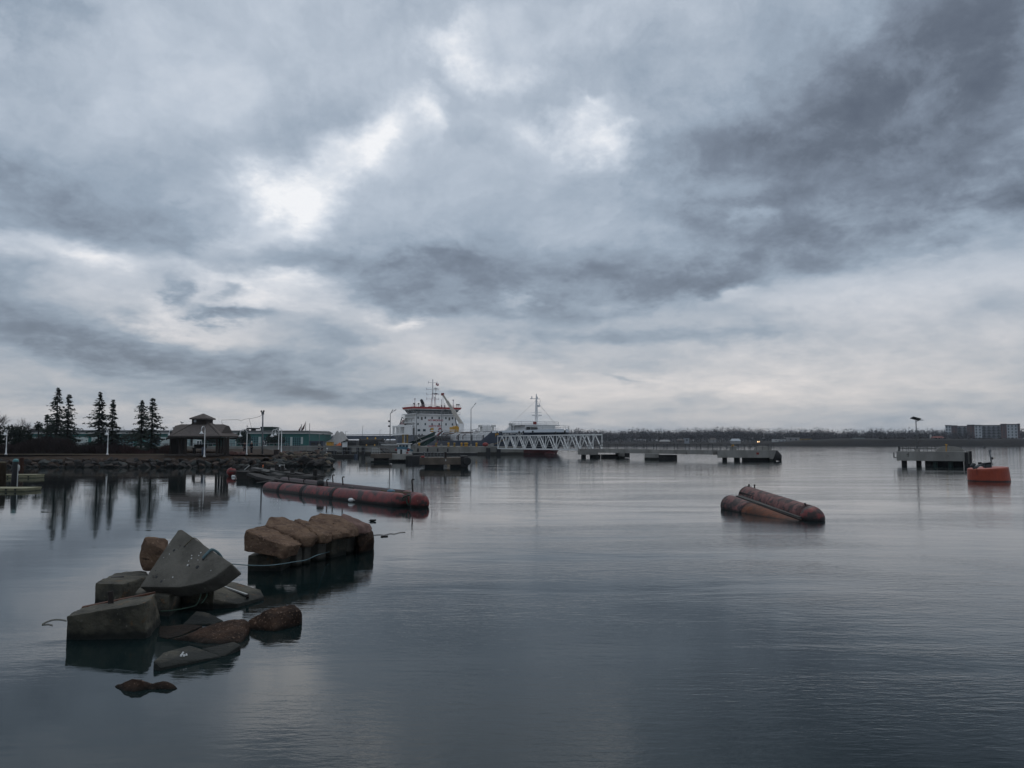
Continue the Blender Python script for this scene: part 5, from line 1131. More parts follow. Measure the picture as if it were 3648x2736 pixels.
for i in range(5): x = XB - 7 + 7.2 * i / 4; mb.beam((x, -7.02, 12.32), (x, -8.12, 13.6), .2, .12); mb.beam((x, 7.02, 12.32), (x, 8.12, 13.6), .2, .12)
sb(mb, 'window_frame', 'steel_dark')
sb(frustum(XB - 7.5, XB + .6, -8.2, 8.2, 13.63, XB - 7.6, XB + .9, -8.6, 8.6, 13.92), 'roof_base', 'ship_white'); sb(frustum(XB - 7.6, XB + .95, -8.65, 8.65, 13.925, XB - 7.8, XB + 1.2, -8.95, 8.95, 14.55), 'roof_band', 'ship_stripe_red')
mb = MB()
for z in (14.9, 15.3):
    mb.tube([(XB + .9, -8.6, z), (XB + .9, 8.6, z)], .035, 4); mb.tube([(XB + .9, -8.6, z), (XB - 7, -8.6, z)], .035, 4)
for i in range(13): y = -8.6 + 17.2 * i / 12; mb.tube([(XB + .9, y, 14.5), (XB + .9, y, 15.3)], .035, 4)
sb(mb, 'roof_rail', 'white_dull')
mb = MB()
for z in (12.7, 13.05): mb.tube([(XB + .85, -8.5, z), (XB + .85, 8.5, z)], .04, 4)
for i in range(13): y = -8.5 + 17 * i / 12; mb.tube([(XB + .85, y, 12.3), (XB + .85, y, 13.05)], .035, 4)
sb(mb, 'bridge_rail', 'white_dull')
yx = lambda x: -6.35 + (x - 1500) / (1885 - 1500) * 12.4         # picture columns across the front
fz = lambda y: 3 + (HORY - R3(0, y)[1]) * 264 / 2840
for (yy, cols, w, h) in ((550, (1500, 1580, 1655, 1735, 1810, 1885), .5, .72), (632, (1500, 1580, 1655, 1735, 1812, 1885), .5, .72), (712, (1510, 1570, 1645, 1870), .95, .72)):
    for c_ in cols: MB().box(XB - .05, XB + .04, yx(c_) - w / 2, yx(c_) + w / 2, fz(yy) - h / 2, fz(yy) + h / 2).build('window', MT['glass'], house_, world=False)
for c_ in (1541, 1850): MB().box(XB - .05, XB + .05, yx(c_) - .28, yx(c_) + .28, fz(580), fz(540)).build('door', MT['house_brown'], house_, world=False)
for c_ in (1512, 1545): MB().box(XB - .05, XB + .05, yx(c_) - .2, yx(c_) + .2, fz(785), fz(760)).build('vent', MT['black'], house_, world=False)
FR = Matrix(((0, 0, 1), (1, 0, 0), (0, 1, 0)))                   # text facing forward
lettering('NO SMOKING', MT['letter_red'], ship, Vector((XB + .03, yx(1694), fz(582))), .86, FR)
lettering('SAFETY FIRST', MT['letter_red'], ship, Vector((XB + .03, yx(1692), fz(660))), .80, FR)
# side and aft house (starboard)
for i, z in enumerate((7.6, 9.3, 11.0)):
    sb(MB().box(XB - 10.5 + i * .4, XB - .2, -8.4, -7.4, z, z + .12), 'side_deck', 'ship_white')
    mb = MB()
    for zz in (.5, 1.0): mb.tube([(XB - 10.5 + i * .4, -8.35, z + zz), (XB - .2, -8.35, z + zz)], .035, 4)
    for k in range(7): x = XB - 10.5 + i * .4 + (10 - i * .4) * k / 6; mb.tube([(x, -8.35, z), (x, -8.35, z + 1)], .04, 4)
    sb(mb, 'side_rail', 'white_dull')
    for k in range(2): x = XB - 3 - 4 * k; MB().box(x - .3, x + .3, -HB - .05, -HB + .05, z - 1.2, z - .4).build('window', MT['glass'], house_, world=False)
sb(MB().beam((XB - 9.5, -8.0, 7.7), (XB - 6, -8.0, 9.3), .7, .08), 'stairway', 'white_dull'); sb(MB().beam((XB - 9, -8.0, 9.4), (XB - 6, -8.0, 11.0), .7, .08), 'stairway', 'white_dull')
ah = MB()
for x0, x1 in ((-93, -92.2), (-90.0, -89.2), (-86.6, -85.6), (-82.2, -76.0)): ah.box(x0, x1, -8.7, -8.2, 5.25, 8.0)
ah.box(-93, -76.2, -8.75, -8.15, 8.0, 8.55).box(-92.5, -85.05, -7.6, 7.6, 5.25, 8.2).box(-93, -77, -8.72, -8.2, 5.28, 5.9)
sb(ah, 'poop_house', 'ship_white')
sb(MB().box(-92.4, -85.5, -7, 7, 8.56, 9.0), 'poop_deck', 'ship_white')
sb(MB().box(-91.5, -88.5, -6.5, -4.5, 9.0, 10.0).ball((-87.5, -6.6, 9.9), (1.1, .8, .8)), 'lifeboat', 'hose_red'); sb(MB().beam((-90.5, -7, 9), (-88.5, -7, 11.4), .25).beam((-88.5, -7, 11.4), (-85.5, -7.6, 11.0), .25), 'davit', 'steel_dark')
sb(MB().box(-90.2, -88.4, -4.5, -2.5, 9.1, 12.0), 'funnel_casing', 'steel_dark')
# roof gear
sb(MB().tube([(-81, -2.4, 14.55), (-81, -2.6, 16.0), (-81.2, -3.0, 17.0), (-81.3, -3.2, 17.3)], [.55, .55, .5, .3], 12), 'exhaust_stack', 'black', smooth=True)
ms = MB(); mx_ = -79.0; my = .4
for (a_, b_) in ((-.5, -.5), (.5, -.5), (.5, .5), (-.5, .5)): ms.beam((mx_ + a_, my + b_ * 1.6, 14.5), (mx_ + a_ * .5, my + b_ * .9, 18.2), .16)
ms.tube([(mx_, my - .3, 17.6), (mx_, my - .3, 24.0)], [.26, .16], 8)
for z, w in ((17.4, 2.2), (19.0, 2.2), (20.6, 2.2), (22.9, 1.6)): ms.beam((mx_, my - .3 - w, z), (mx_, my - .3 + w, z), .13); ms.tube([(mx_, my - .3 - w, z - .3), (mx_, my - .3 - w, z + .5)], .10, 5).tube([(mx_, my - .3 + w, z - .3), (mx_, my - .3 + w, z + .5)], .10, 5)
ms.box(mx_ - .4, mx_ + .4, my + .4, my + 1.3, 18.9, 19.2).box(mx_ - .3, mx_ + .3, my + .6, my + 1.3, 20.4, 20.7).tube([(mx_, my + .8, 17), (mx_, my + .8, 21.4)], .09, 5)
mast = sb(ms, 'radar_mast', 'ship_white'); sb(MB().cbox((mx_ + .5, my + .3, 19.3), .2, 1.9, .22).cbox((mx_ + .5, my + .6, 21.0), .2, 1.3, .2), 'radar_scanner', 'steel')
fl = MB(); fv = []
for i in range(6):
    for z in (22.0, 22.75): fv.append((mx_, my + .85 + i * .20, z - i * .02 + .06 * math.sin(i * 1.5))); fv.append((mx_ + .03, my + .85 + i * .20, z - i * .02 + .06 * math.sin(i * 1.5)))
fl.v = [Vector((v[0] + .10 * math.sin(i_ // 4 * 1.4), v[1], v[2])) for i_, v in enumerate(fv)]
for i in range(5): a_ = i * 4; fl.f += [(a_, a_ + 4, a_ + 6, a_ + 2), (a_ + 1, a_ + 3, a_ + 7, a_ + 5)]
fl_o = sb(fl, 'flag', 'letter_red'); sb(MB().ball((mx_ + .08, my + 1.35, 22.35), (.05, .24, .2)), 'flag_emblem', 'white_paint')
for y, z, r_ in ((-7.1, 17.0, .28), (6.8, 16.9, .3)):
    sb(MB().tube([(XB - 1, y, 14.5), (XB - 1, y, z)], .16, 8).ball((XB - 1, y, z + .2), r_), 'antenna', 'ship_white', smooth=True)
for y in (-7.8, -6.2, 7.7, 8.4): sb(MB().tube([(XB, y, 14.5), (XB, y, 15.3)], .08, 6).lathe((XB, y, 15.5), [(.25, -.2), (.38, 0), (.25, .25)], 8), 'searchlight', 'steel_dark')
for y, h_ in ((2.9, 2.9), (4.1, 1.6)): sb(MB().tube([(XB - 2, y, 14.5), (XB - 2, y, 14.5 + h_)], .07, 6).lathe((XB - 2, y, 14.55), [(.3, 0), (.2, .8)], 8), 'whip_antenna', 'steel')
sb(MB().box(XB - 3, XB - 2, 1.2, 2.3, 14.55, 15.0).box(XB - 3, XB - 2, -1.4, -.5, 14.55, 14.9).box(XB - 3, XB - 2, -4.5, -3.6, 14.55, 14.95), 'roof_box', 'steel')
# crane
cb = Vector((-68, 5.5, 3.8)); tip_w = P(R3(1758, 238), 259); piv_w = P(R3(1988, 600), 258)
inv = Matrix.Translation(SO) @ Matrix.Rotation(rz, 4, 'Z'); inv = inv.inverted()
tip, piv = inv @ tip_w, inv @ piv_w
crane = MB().tube([(piv.x, piv.y, 3.8), (piv.x, piv.y, 6.6)], [1.0, .95], 14).box(piv.x - 1.1, piv.x + 1.1, piv.y - .9, piv.y + .9, 6.6, piv.z - .6)
cr = sb(crane, 'deck_crane', 'ship_white')
dirb = (tip - piv).normalized(); m_ = piv.lerp(tip, .5)
MB().beam(piv - dirb * 1.2, piv.lerp(tip, .40), 1.0, 1.15).beam(piv.lerp(tip, .40), piv.lerp(tip, .74), .75, .85).beam(piv.lerp(tip, .74), tip, .5, .55).build('boom', MT['crane_cream'], cr, world=False)
MB().cbox(tip, .8, .8, .8).build('boom_head', MT['hose_red'], cr, world=False); MB().beam(piv - dirb * .2 + Vector((0, 0, -1.6)), piv - dirb * 1.5 + Vector((0, 0, -.2)), .8, .8).build('hinge', MT['rust'], cr, world=False)
MB().tube([Vector((piv.x, piv.y, 6.9)) + Vector((.5, -1.2, 0)), piv.lerp(tip, .33)], .16, 8).build('ram', MT['steel_dark'], cr, world=False)
MB().tube([tip + Vector((0, 0, -.4)), tip + Vector((.2, -.1, -9.0))], .03, 4).tube([tip + Vector((0, .3, -.4)), tip + Vector((.2, .2, -8.0))], .03, 4).build('hoist_wire', MT['steel'], cr, world=False)
# main deck: pipe trunk, manifold, tank vents
sb(MB().box(-71, -22, -5.6, 7.5, 3.08, 5.5), 'cargo_trunk', 'ship_white')
ru = random.Random(2)
for i in range(11): x = -66 + i * 4.0; sb(MB().tube([(x, -6.5, 3.8), (x, -6.5, 4.8), (x, -5, 5.7), (x, 5, 5.7)], .11, 6), 'deck_pipe', ru.choice(['ship_white', 'ship_white', 'rust', 'steel']))
for y in (-3.2, -2.4, .8, 1.6): sb(MB().tube([(-70, y, 5.85), (-24, y, 5.85)], .17, 6), 'deck_pipe', ru.choice(['ship_white', 'steel', 'steel_dark']))
for i in range(9): x = -62.5 + i * 1.15; sb(MB().tube([(x, -8.6, 5.0), (x, -7.6, 5.9), (x, -4, 6.0)], .2, 7).lathe((x, -8.6, 5.0), [(.33, -.08), (.33, .08)], 8), 'manifold_pipe', ['ship_white', 'ship_white', 'hose_red', 'steel_dark'][i % 4])
sb(MB().box(-64, -51, -8.9, -6.2, 3.8, 4.7), 'drip_tray', 'rust_dark')
sb(MB().box(-64, -51, -7.4, -4.8, 6.5, 6.7), 'pipe_bridge', 'ship_white')
mb = MB()
for z in (4.3, 4.8): mb.tube([(-71, -9.15, z), (-25, -9.15, z)], .035, 4)
for i in range(47): mb.tube([(-71 + i, -9.15, 3.7), (-71 + i, -9.15, 4.8)], .04, 4)
sb(mb, 'deck_rail', 'steel'); mb = MB()
for z in (6.1, 6.6): mb.tube([(-52, -4.5, z), (-24, -4.5, z)], .035, 4)
for i in range(20): x = -52 + i * 1.45; mb.tube([(x, -4.5, 5.5), (x, -4.5, 6.6)], .035, 4)
sb(mb, 'trunk_rail', 'white_dull')
sb(MB().lathe((-54.5, -3, 7.2), [(.5, -.9), (.75, -.9), (.75, .9), (.5, .9)], 12, Matrix.Rotation(math.pi / 2, 3, 'Y')).box(-57, -54, -3.8, -2, 5.5, 7.6), 'winch', 'yellow')
sb(MB().box(-72.5, -71.6, -3.4, -2.7, 5.5, 7.6), 'hose_locker', 'yellow')
hp = [inv @ P(p_, 246) for p_ in (R3(1700, 850), R3(1702, 740), R3(1712, 695), R3(1735, 690), R3(1752, 730), R3(1780, 775), R3(1820, 790))]
sb(MB().tube(spline(hp, 6), .26, 8), 'cargo_hose', 'hose_red', smooth=True)
for (x4, lo, hi, nm) in ((868, 560, 482, 'vent_mast'), (985, 545, 482, 'vent_mast'), (1170, 525, 464, 'vent_mast')):
    b0_ = inv @ P(R4(x4, lo), 228 if x4 < 1100 else 208); hh = (lo - hi) * .36166 * (228 if x4 < 1100 else 208) / 2840
    mb = MB()
    for a_ in (-.5, .5):
        for b_ in (-.5, .5): mb.tube([(b0_.x + a_, b0_.y + b_, b0_.z - .6), (b0_.x + a_, b0_.y + b_, b0_.z + hh)], .07, 5)
    mb.tube([(b0_.x, b0_.y, b0_.z - .6), (b0_.x, b0_.y, b0_.z + hh * .8)], .28, 8).box(b0_.x - .6, b0_.x + .6, b0_.y - .6, b0_.y + .6, b0_.z + hh * .72, b0_.z + hh)
    sb(mb, nm, 'white_dull')
for x4, y4 in ((900, 520), (943, 515)): b0_ = inv @ P(R4(x4, 555), 228); sb(MB().lathe((b0_.x, b0_.y, b0_.z - .8), [(.7, 0), (.8, 1.6), (.9, 2.8), (.4, 3.2)], 10), 'vent_drum', 'ship_white')
for x in (-47, -38, -31): sb(MB().box(x - .2, x + .5, -5.66, -5.58, 3.5, 5.0), 'trunk_door', 'steel_dark')
for i in range(3): sb(MB().tube([(-60 + i * 2.5, -8.2, 3.8), (-60 + i * 2.5, -8.2, 4.9)], .3, 8), 'mooring_bitts', ['rust', 'steel_dark', 'yellow_dull'][i])
# forecastle
sb(frustum(-21, -9.5, -4.8, 4.8, 5.6, -17.5, -9.5, -4.5, 4.5, 7.3), 'forecastle_house', 'ship_white')
mb = MB(); pz0, pz1 = 7.35, 8.35
for s in (-1, 1):
    for z in (7.8, 8.3): mb.tube([(-15.5, s * 5.6, z), (-9.6, s * 5.6, z)], .06, 4)
    for i in range(5): mb.tube([(-15.5 + i * 1.45, s * 5.6, pz0), (-15.5 + i * 1.45, s * 5.6, 8.3)], .05, 4)
for x in (-15.5, -9.6):
    for z in (7.8, 8.3): mb.tube([(x, -5.6, z), (x, 5.6, z)], .06, 4)
    for i in range(9): mb.tube([(x, -5.6 + 1.4 * i, pz0), (x, -5.6 + 1.4 * i, 8.3)], .05, 4)
sb(mb, 'platform_rail', 'ship_white'); sb(MB().box(-15.7, -9.4, -5.8, 5.8, 7.31, 7.5), 'mast_platform', 'ship_white')
sb(MB().box(-9.5, -9.3, -2.2, -1.3, 7.55, 8.25), 'lifebuoy_box', 'hose_red')
fm = MB().tube([(-12, .3, 7.5), (-12, .3, 11.5), (-12, .3, 14.2), (-12, .3, 15.6)], [.42, .36, .22, .10], 10).beam((-12, -1.6, 14.3), (-12, 1.4, 14.3), .16).beam((-12, -1, 9.9), (-12, 1.9, 9.9), .2)
for z in (10.1, 10.7): fm.tube([(-12.9, -.8, z), (-11.1, -.8, z), (-11.1, 1.4, z), (-12.9, 1.4, z)], .05, 4)
for y in (-1.1, .6): fm.tube([(-12, y, 14.2), (-12, y, 14.9)], .14, 6)
fm.box(-12.1, -11.6, .6, 1.2, 12.2, 12.7).tube([(-11.8, 1.1, 12.6), (-11.6, 1.3, 14.0)], .06, 4)
sb(fm, 'foremast', 'ship_white')
sb(MB().tube([(-12, .3, 14.0), (-24, -3, 5.9)], .02, 4).tube([(-12, .3, 14.0), (-1, 0, 6.3)], .02, 4).tube([(-12, .3, 13.6), (-12, 8, 6.2)], .02, 4), 'stay', 'steel')
sb(MB().cbox((-8.5, -4.0, 6.5), 1.2, .9, .8).lathe((-8.5, -3.0, 6.5), [(.42, -1.3), (.42, 1.3)], 10, Matrix.Rotation(math.pi / 2, 3, 'X')), 'anchor_winch', 'black')
mb = MB(); rl = [(s_[3][0], -s_[3][1], s_[3][2]) for s_ in S_[9:]] + [(s_[3][0], s_[3][1], s_[3][2]) for s_ in reversed(S_[9:])]
for z in (.4, .8): mb.tube([Vector(p_) + Vector((0, 0, z)) for p_ in rl], .04, 4)
for p_ in rl: mb.tube([p_, Vector(p_) + Vector((0, 0, .8))], .04, 4)
sb(mb, 'bow_rail', 'white_dull')
def hull_pt(x, z):                                       # a point of the starboard skin
    for r, q_ in zip(S_[:-1], S_[1:]):
        for (i, j) in ((1, 2), (2, 3)):
            if r[i][2] - .01 <= z <= r[j][2] + .01:
                f = (z - r[i][2]) / max(.01, r[j][2] - r[i][2]); a_ = Vector(r[i]).lerp(Vector(r[j]), f); b_ = Vector(q_[i]).lerp(Vector(q_[j]), f)
                if a_.x <= x <= b_.x: g = (x - a_.x) / (b_.x - a_.x); c_ = a_.lerp(b_, g); return Vector((c_.x, -c_.y, z)), (b_ - a_)
    return Vector((x, -5, z)), Vector((1, 0, 0))
for x, z in ((-16.6, 5.55), (-15.3, 5.6), (-14.6, 5.5), (-8.2, 5.55), (-7.0, 5.6), (-4.4, 5.62)):
    c_, _ = hull_pt(x, z); sb(MB().ball(c_, (.28, .22, .24), 8, 6), 'fairlead', 'black')
c_, tv = hull_pt(.4, 5.25); sb(MB().ball(c_, (.35, .3, .45), 8, 6), 'anchor', 'black')
sp_ = [(-17.5, 5.3), (-16.0, 5.3), (-16.2, 3.3), (-15.0, 1.4), (-16.5, 1.4), (-17.7, 3.3)]; vs_ = []
for o_ in (.05, -.12):                                   # yellow stripe down the bow shoulder
    for x, z in sp_: c_, tv = hull_pt(x, z); vs_.append(c_ + Vector((0, -o_, 0)))
sb(MB().add(vs_, [(0, 1, 2, 5), (5, 2, 3, 4), (11, 8, 7, 6), (10, 9, 8, 11)] + [(k, 6 + k, 6 + (k + 1) % 6, (k + 1) % 6) for k in range(6)]), 'hull_stripe', 'yellow')
nm_ = 'SARAH DESGAGN\u00c9S'; xs = [-14.0 + .47 * k for k in range(len(nm_))]
for ch, x in zip(nm_, xs):                               # the name follows the flare letter by letter
    if ch == ' ': continue
    c_, tv = hull_pt(x, 4.98); c2_, _ = hull_pt(x, 4.6); tv = Vector((tv.x, -tv.y, 0)).normalized(); upv = (c_ - c2_).normalized(); nv = tv.cross(upv).normalized(); upv = nv.cross(tv)
    M_ = Matrix((tv, upv, nv)).transposed(); cc = bpy.data.curves.new('name_letter', 'FONT'); cc.body = ch; cc.size = .74; cc.align_x = 'CENTER'; cc.align_y = 'CENTER'; cc.extrude = .01; cc.offset = .02
    cc.materials.append(MT['white_paint']); o = bpy.data.objects.new('name_letter', cc); COL.objects.link(o); o.parent = hull; o.matrix_basis = Matrix.Translation(c_ + nv * .05) @ M_.to_4x4(); to_mesh(o)
# gangway with green net, mooring lines
g0, g1 = P(R3(1380, 905), 218), P(R3(1660, 775), 238)
t2 = thing('ship_gangway', 'sloping gangway hung with a dark green net from the ship to the quay', 'gangway', (g0.x, g0.y, QZ))
MB().beam(g0, g1, 1.0, .2).build('ramp', MT['steel'], t2)
MB().add([g0 + Vector((-.5, -.6, 1.0)), g1 + Vector((0, -.6, 1.0)), g1 + Vector((0, -.6, -1.4)), g0.lerp(g1, .35) + Vector((0, -1.2, -1.9)), g0 + Vector((-4, -1.0, -.6)), g0 + Vector((-.5, -.5, 1.0)), g1 + Vector((0, -.5, 1.0)), g1 + Vector((0, -.5, -1.4)), g0.lerp(g1, .35) + Vector((0, -1.1, -1.9)), g0 + Vector((-4, -.9, -.6))], [(0, 4, 3, 2, 1), (5, 6, 7, 8, 9)]).build('net', MT['net_green'], t2)
MB().tube([g0 + Vector((0, -.6, 1.1)), g1 + Vector((0, -.6, 1.1))], .05, 5).build('handrail', MT['galvanised'], t2)
for (pa_, pb_, da, db, lb) in ((R4(962, 686), R4(1130, 612), 196, 203, 'yellow mooring line slanting from the quay corner up to the bow'), (R3(1490, 845), R3(1425, 795), 215, 250, 'thin pale mooring line from the quay up to the ship stern')):
    MB().tube([P(pa_, da), P(pb_, db)], .05, 5).single('mooring_line', MT['yellow_dull'] if da < 200 else MT['white_dull'], lb, 'rope')
hp = [P(p_, 200) for p_ in (R3(1560, 918), R3(1600, 925), R3(1650, 915), R3(1682, 895), R3(1690, 850))]
MB().tube(spline(hp, 6), .10, 6).single('shore_hose', MT['hose_red'], 'red hose sagging along the quay edge below the ship hose', 'hose', smooth=True)
fm_ = MB()
for xx in (qx(1436, 215), qx(1451, 215)):
    for yy in (215, 216.2): fm_.box(xx - .12, xx + .12, yy - .12, yy + .12, QZ, QZ + 2.9)
fm_.box(qx(1435, 215) - .2, qx(1452, 215) + .2, 214.8, 216.4, QZ + 2.903, QZ + 3.1).box(qx(1435, 215), qx(1452, 215), 214.9, 216.3, QZ + .9, QZ + 1.0)
fm_.single('gangway_tower', MT['yellow_dull'], 'yellow framed gangway tower on the quay by the stern', 'tower')

# ---------------------------------------------------------------- fishing boat
d = 176.0; X = lambda x: (R3(x, 0)[0] - 1824) * d / 2840; Z = lambda y: 3 + (HORY - R3(0, y)[1]) * d / 2840
bx = X(1225); t2 = thing('fishing_boat', 'small white and blue fishing boat tied at the quay behind the far dolphin', 'boat', (bx, d, 0))
st = [(-1.2, .25, 2.05), (0.4, 1.1, 1.85), (2.5, 1.55, 1.5), (6.5, 1.55, 1.2), (9.0, 1.4, 1.2)]     # bow towards us: y, half beam, sheer
def boat_strake(za, zb_, ka, kb):
    mb = MB()
    for s in (-1, 1):
        o = len(mb.v)
        for (y, hb, zs) in st: mb.v += [Vector((bx + s * hb * ka, d + y + (.9 - za / 2 if y < 0 else 0), zs * za)), Vector((bx + s * hb * kb, d + y + (.9 - zb_ / 2 if y < 0 else 0), zs * zb_))]
        for k in range(len(st) - 1): a_ = o + 2 * k; mb.f.append((a_, a_ + 2, a_ + 3, a_ + 1))
    o = len(mb.v); y, hb, zs = st[0]; mb.v += [Vector((bx - hb * ka, d + y + .9 - za / 2, zs * za)), Vector((bx + hb * ka, d + y + .9 - za / 2, zs * za)), Vector((bx + hb * kb, d + y + .9 - zb_ / 2, zs * zb_)), Vector((bx - hb * kb, d + y + .9 - zb_ / 2, zs * zb_))]; mb.f.append((o, o + 1, o + 2, o + 3))
    return mb
boat_strake(-.2, .72, .6, .95).build('hull', MT['white_paint'], t2); boat_strake(.72, 1.0, .95, 1.06).build('bulwark', MT['boat_blue'], t2)
MB().box(bx - 1.2, bx + 1.2, d + 3, d + 6, 1.1, 2.55).build('wheelhouse', MT['white_paint'], t2)
for k in range(3): MB().box(bx - 1.0 + k * .72, bx - .42 + k * .72, d + 2.94, d + 3.1, 1.85, 2.35).build('window', MT['glass'], t2)
MB().box(bx - 1.5, bx + 1.5, d + 2.6, d + 6.3, 2.553, 2.75).build('roof', MT['white_paint'], t2)
MB().box(bx - 5.4, bx - 1.6, d + 5, d + 6.5, 2.35, 2.55).build('canopy', MT['white_dull'], t2); MB().tube([(bx, d + 4, 2.7), (bx, d + 4, 4.6)], .05, 5).build('mast', MT['white_dull'], t2)
for x, z in ((X(1150), 1.3), (X(1305), 1.25), (X(1290), .55)): MB().ball((x, d + .8, z), (.36, .3, .3)).single('buoy_fender', MT['hose_red'], {0: 'red buoy hung at the left bow of the fishing boat', 1: 'red buoy hung high at the right bow of the fishing boat', 2: 'red buoy low in the water at the right bow of the fishing boat'}[[1.3, 1.25, .55].index(z)], 'buoy', smooth=True)
# ---------------------------------------------------------------- green building
d = 213.0; X = lambda px: (px - 1824) / 2840 * d; Z = lambda py: 3 + (HORY - py) * d / 2840
t = thing('green_building', 'long low green waterfront building with dark roof and big paned windows', 'building', (X(600), d, QZ))
XL, XR = X(95), X(1102); zr1, zr0, zw = Z(1532), Z(1543.5), Z(1545)
wall = MB().box(XL, XR, d, d + 26, QZ, zw).build('wall', MT['green_wall'], t)
MB().box(XL - .3, XR + .4, d - .5, d + 26.5, zw + .003, zw + .3).build('trim', MT['white_paint'], t)
MB().add([(XL - .6, d - .7, zw + .303), (XR + .6, d - .7, zw + .303), (XR + .6, d + 26.7, zw + .303), (XL - .6, d + 26.7, zw + .303), (XL, d + .4, zr1), (XR - .5, d + .4, zr1 - .15), (XR - .5, d + 26, zr1), (XL, d + 26, zr1)], [(0, 1, 5, 4), (1, 2, 6, 5), (2, 3, 7, 6), (3, 0, 4, 7), (4, 5, 6, 7), (3, 2, 1, 0)]).build('roof', MT['green_roof'], t)
L3 = crop(820, 1500, .18987)
def panel(x0, x1, y0, y1, m, nm, fr=.06, parent=None): return MB().box(X(x0), X(x1), d - fr, d + .05, Z(y1), Z(y0)).build(nm, MT[m], parent or wall)
def paned(x0, x1, y0, y1, nx, nz):
    w = panel(x0, x1, y0, y1, 'glass', 'window', .05); a, b, z0, z1 = X(x0), X(x1), Z(y1), Z(y0); mb = MB()
    for i in range(nx + 1): x = a + (b - a) * i / nx; mb.box(x - .07, x + .07, d - .12, d - .051, z0, z1)
    for i in range(nz + 1): z = z0 + (z1 - z0) * i / nz; mb.box(a, b, d - .118, d - .052, z - .06, z + .06)
    mb.build('frame', MT['teal_trim'], w)
l3 = lambda x: L3(x, 0)[0]
wall_base = 1588.5
for (x0, x1) in ((110, 160), (270, 318), (330, 372), (575, 616), (640, 690)): panel(x0, x1, 1557, wall_base, 'pale_panel', 'wall_panel')
for (x0, x1) in ((162, 200), (205, 262), (374, 425), (430, 480), (520, 574)): paned(x0, x1, 1557, wall_base, 4, 4)
panel(l3(-60), l3(10), 1553, wall_base, 'pale_panel', 'wall_panel'); panel(l3(10), l3(130), 1556, wall_base, 'pale_panel', 'wall_panel'); paned(l3(20), l3(98), 1567, wall_base, 3, 3)
paned(l3(368), l3(540), 1557, wall_base, 4, 5); panel(l3(542), l3(588), 1556, wall_base, 'pale_panel', 'wall_panel')
paned(l3(600), l3(710), 1557, wall_base, 3, 4)
dr = panel(l3(622), l3(700), 1570, wall_base, 'white_paint', 'door', .14)
for k in (0, 1): MB().box(X(l3(630 + 38 * k)), X(l3(655 + 38 * k)), d - .17, d - .141, Z(1585), Z(1573)).build('pane', MT['glass'], dr)
paned(l3(1010), l3(1135), 1558, wall_base, 3, 5); panel(l3(1137), l3(1182), 1557, wall_base, 'pale_panel', 'wall_panel'); paned(l3(1184), l3(1335), 1558, wall_base, 4, 5); panel(l3(1337), l3(1375), 1557, 1582, 'pale_panel', 'wall_panel')
paned(655, 680, 1563, wall_base, 2, 4); panel(682, 704, 1560, wall_base, 'pale_panel', 'wall_panel'); dr = panel(704, 723, 1567, wall_base, 'white_paint', 'door', .14)
for k in (0, 1): MB().box(X(706 + 9 * k), X(712.5 + 9 * k), d - .17, d - .141, Z(1585), Z(1571)).build('pane', MT['glass'], dr)
def roofbox(x0, x1, y0, m, flare=0, nm='roof_vent', dep=4):
    a, b, z1 = X(x0), X(x1), Z(y0); zb = zr1 - .3
    r = MB().box(a + flare, b - flare, d + 6, d + 6 + dep, zb, z1 - .35).build(nm, MT[m], t); MB().box(a, b, d + 6 - flare, d + 6 + dep + flare, z1 - .347, z1).build('cap', MT[m], r)
roofbox(585, 607, 1521, 'green_roof', .5); roofbox(l3(195), l3(330), 1523, 'green_roof', 1.0); roofbox(l3(130), l3(170), 1528, 'green_roof', .3, dep=2); roofbox(l3(440), l3(682), 1519, 'green_vent', .12, 'plant_room', 6)
# long low dark roof further left
MB().box(X(300 * .27125), X(95) - 1, d + 4, d + 20, QZ, Z(1527)).build('side_wing', MT['green_roof'], t); MB().box(X(131), X(151), d + 5, d + 8, zr1 - .2, Z(1514)).build('roof_vent', MT['green_roof'], t)
for (x, y, fl) in ((1338, 65, 1), (1414, 15, 1), (1484, 52, 0)):
    b0 = P(L3(x, 185 if fl else 470), d + (5 if fl else -2)); tp = P(L3(x, y), d + (5 if fl else -2)); zb = zr1 - .05 if fl else QZ
    tt = thing('flag_pole', {1338: 'shorter flag pole on the roof end of the green building, flag hanging limp', 1414: 'taller flag pole on the roof end of the green building, flag hanging limp', 1484: 'bare pole standing at the right corner of the green building'}[x], 'flag pole', (b0.x, b0.y, zb), 'flag poles')
    MB().tube([(b0.x, b0.y, zb), (b0.x, b0.y, tp.z)], [.09, .06], 6).build('pole', MT['steel'], tt); MB().ball((b0.x, b0.y, tp.z), .11, 6, 4).build('finial', MT['steel'], tt)
    if fl: MB().add([(b0.x - .07, b0.y, tp.z - .2), (b0.x - 1.3, b0.y + .3, tp.z - 2.2), (b0.x - 1.5, b0.y + .2, tp.z - 3.0), (b0.x - .4, b0.y, tp.z - 1.9), (b0.x - .07, b0.y + .06, tp.z - .2), (b0.x - 1.3, b0.y + .36, tp.z - 2.2), (b0.x - 1.5, b0.y + .26, tp.z - 3.0), (b0.x - .4, b0.y + .06, tp.z - 1.9)], [(0, 1, 2, 3), (7, 6, 5, 4)]).build('flag', MT['brick'], tt)
# quay railing before the building
mb = MB()
for i in range(56): x = -118 + i * 1.15; mb.tube([(x, QY + 1.4, QZ), (x, QY + 1.4, QZ + .8)], .07, 5)
mb.tube([(-118, QY + 1.4, QZ + .75), (-54.7, QY + 1.4, QZ + .75)], .05, 4)
mb.single('quay_railing', MT['steel'], 'low grey railing along the quay in front of the green building', 'railing')

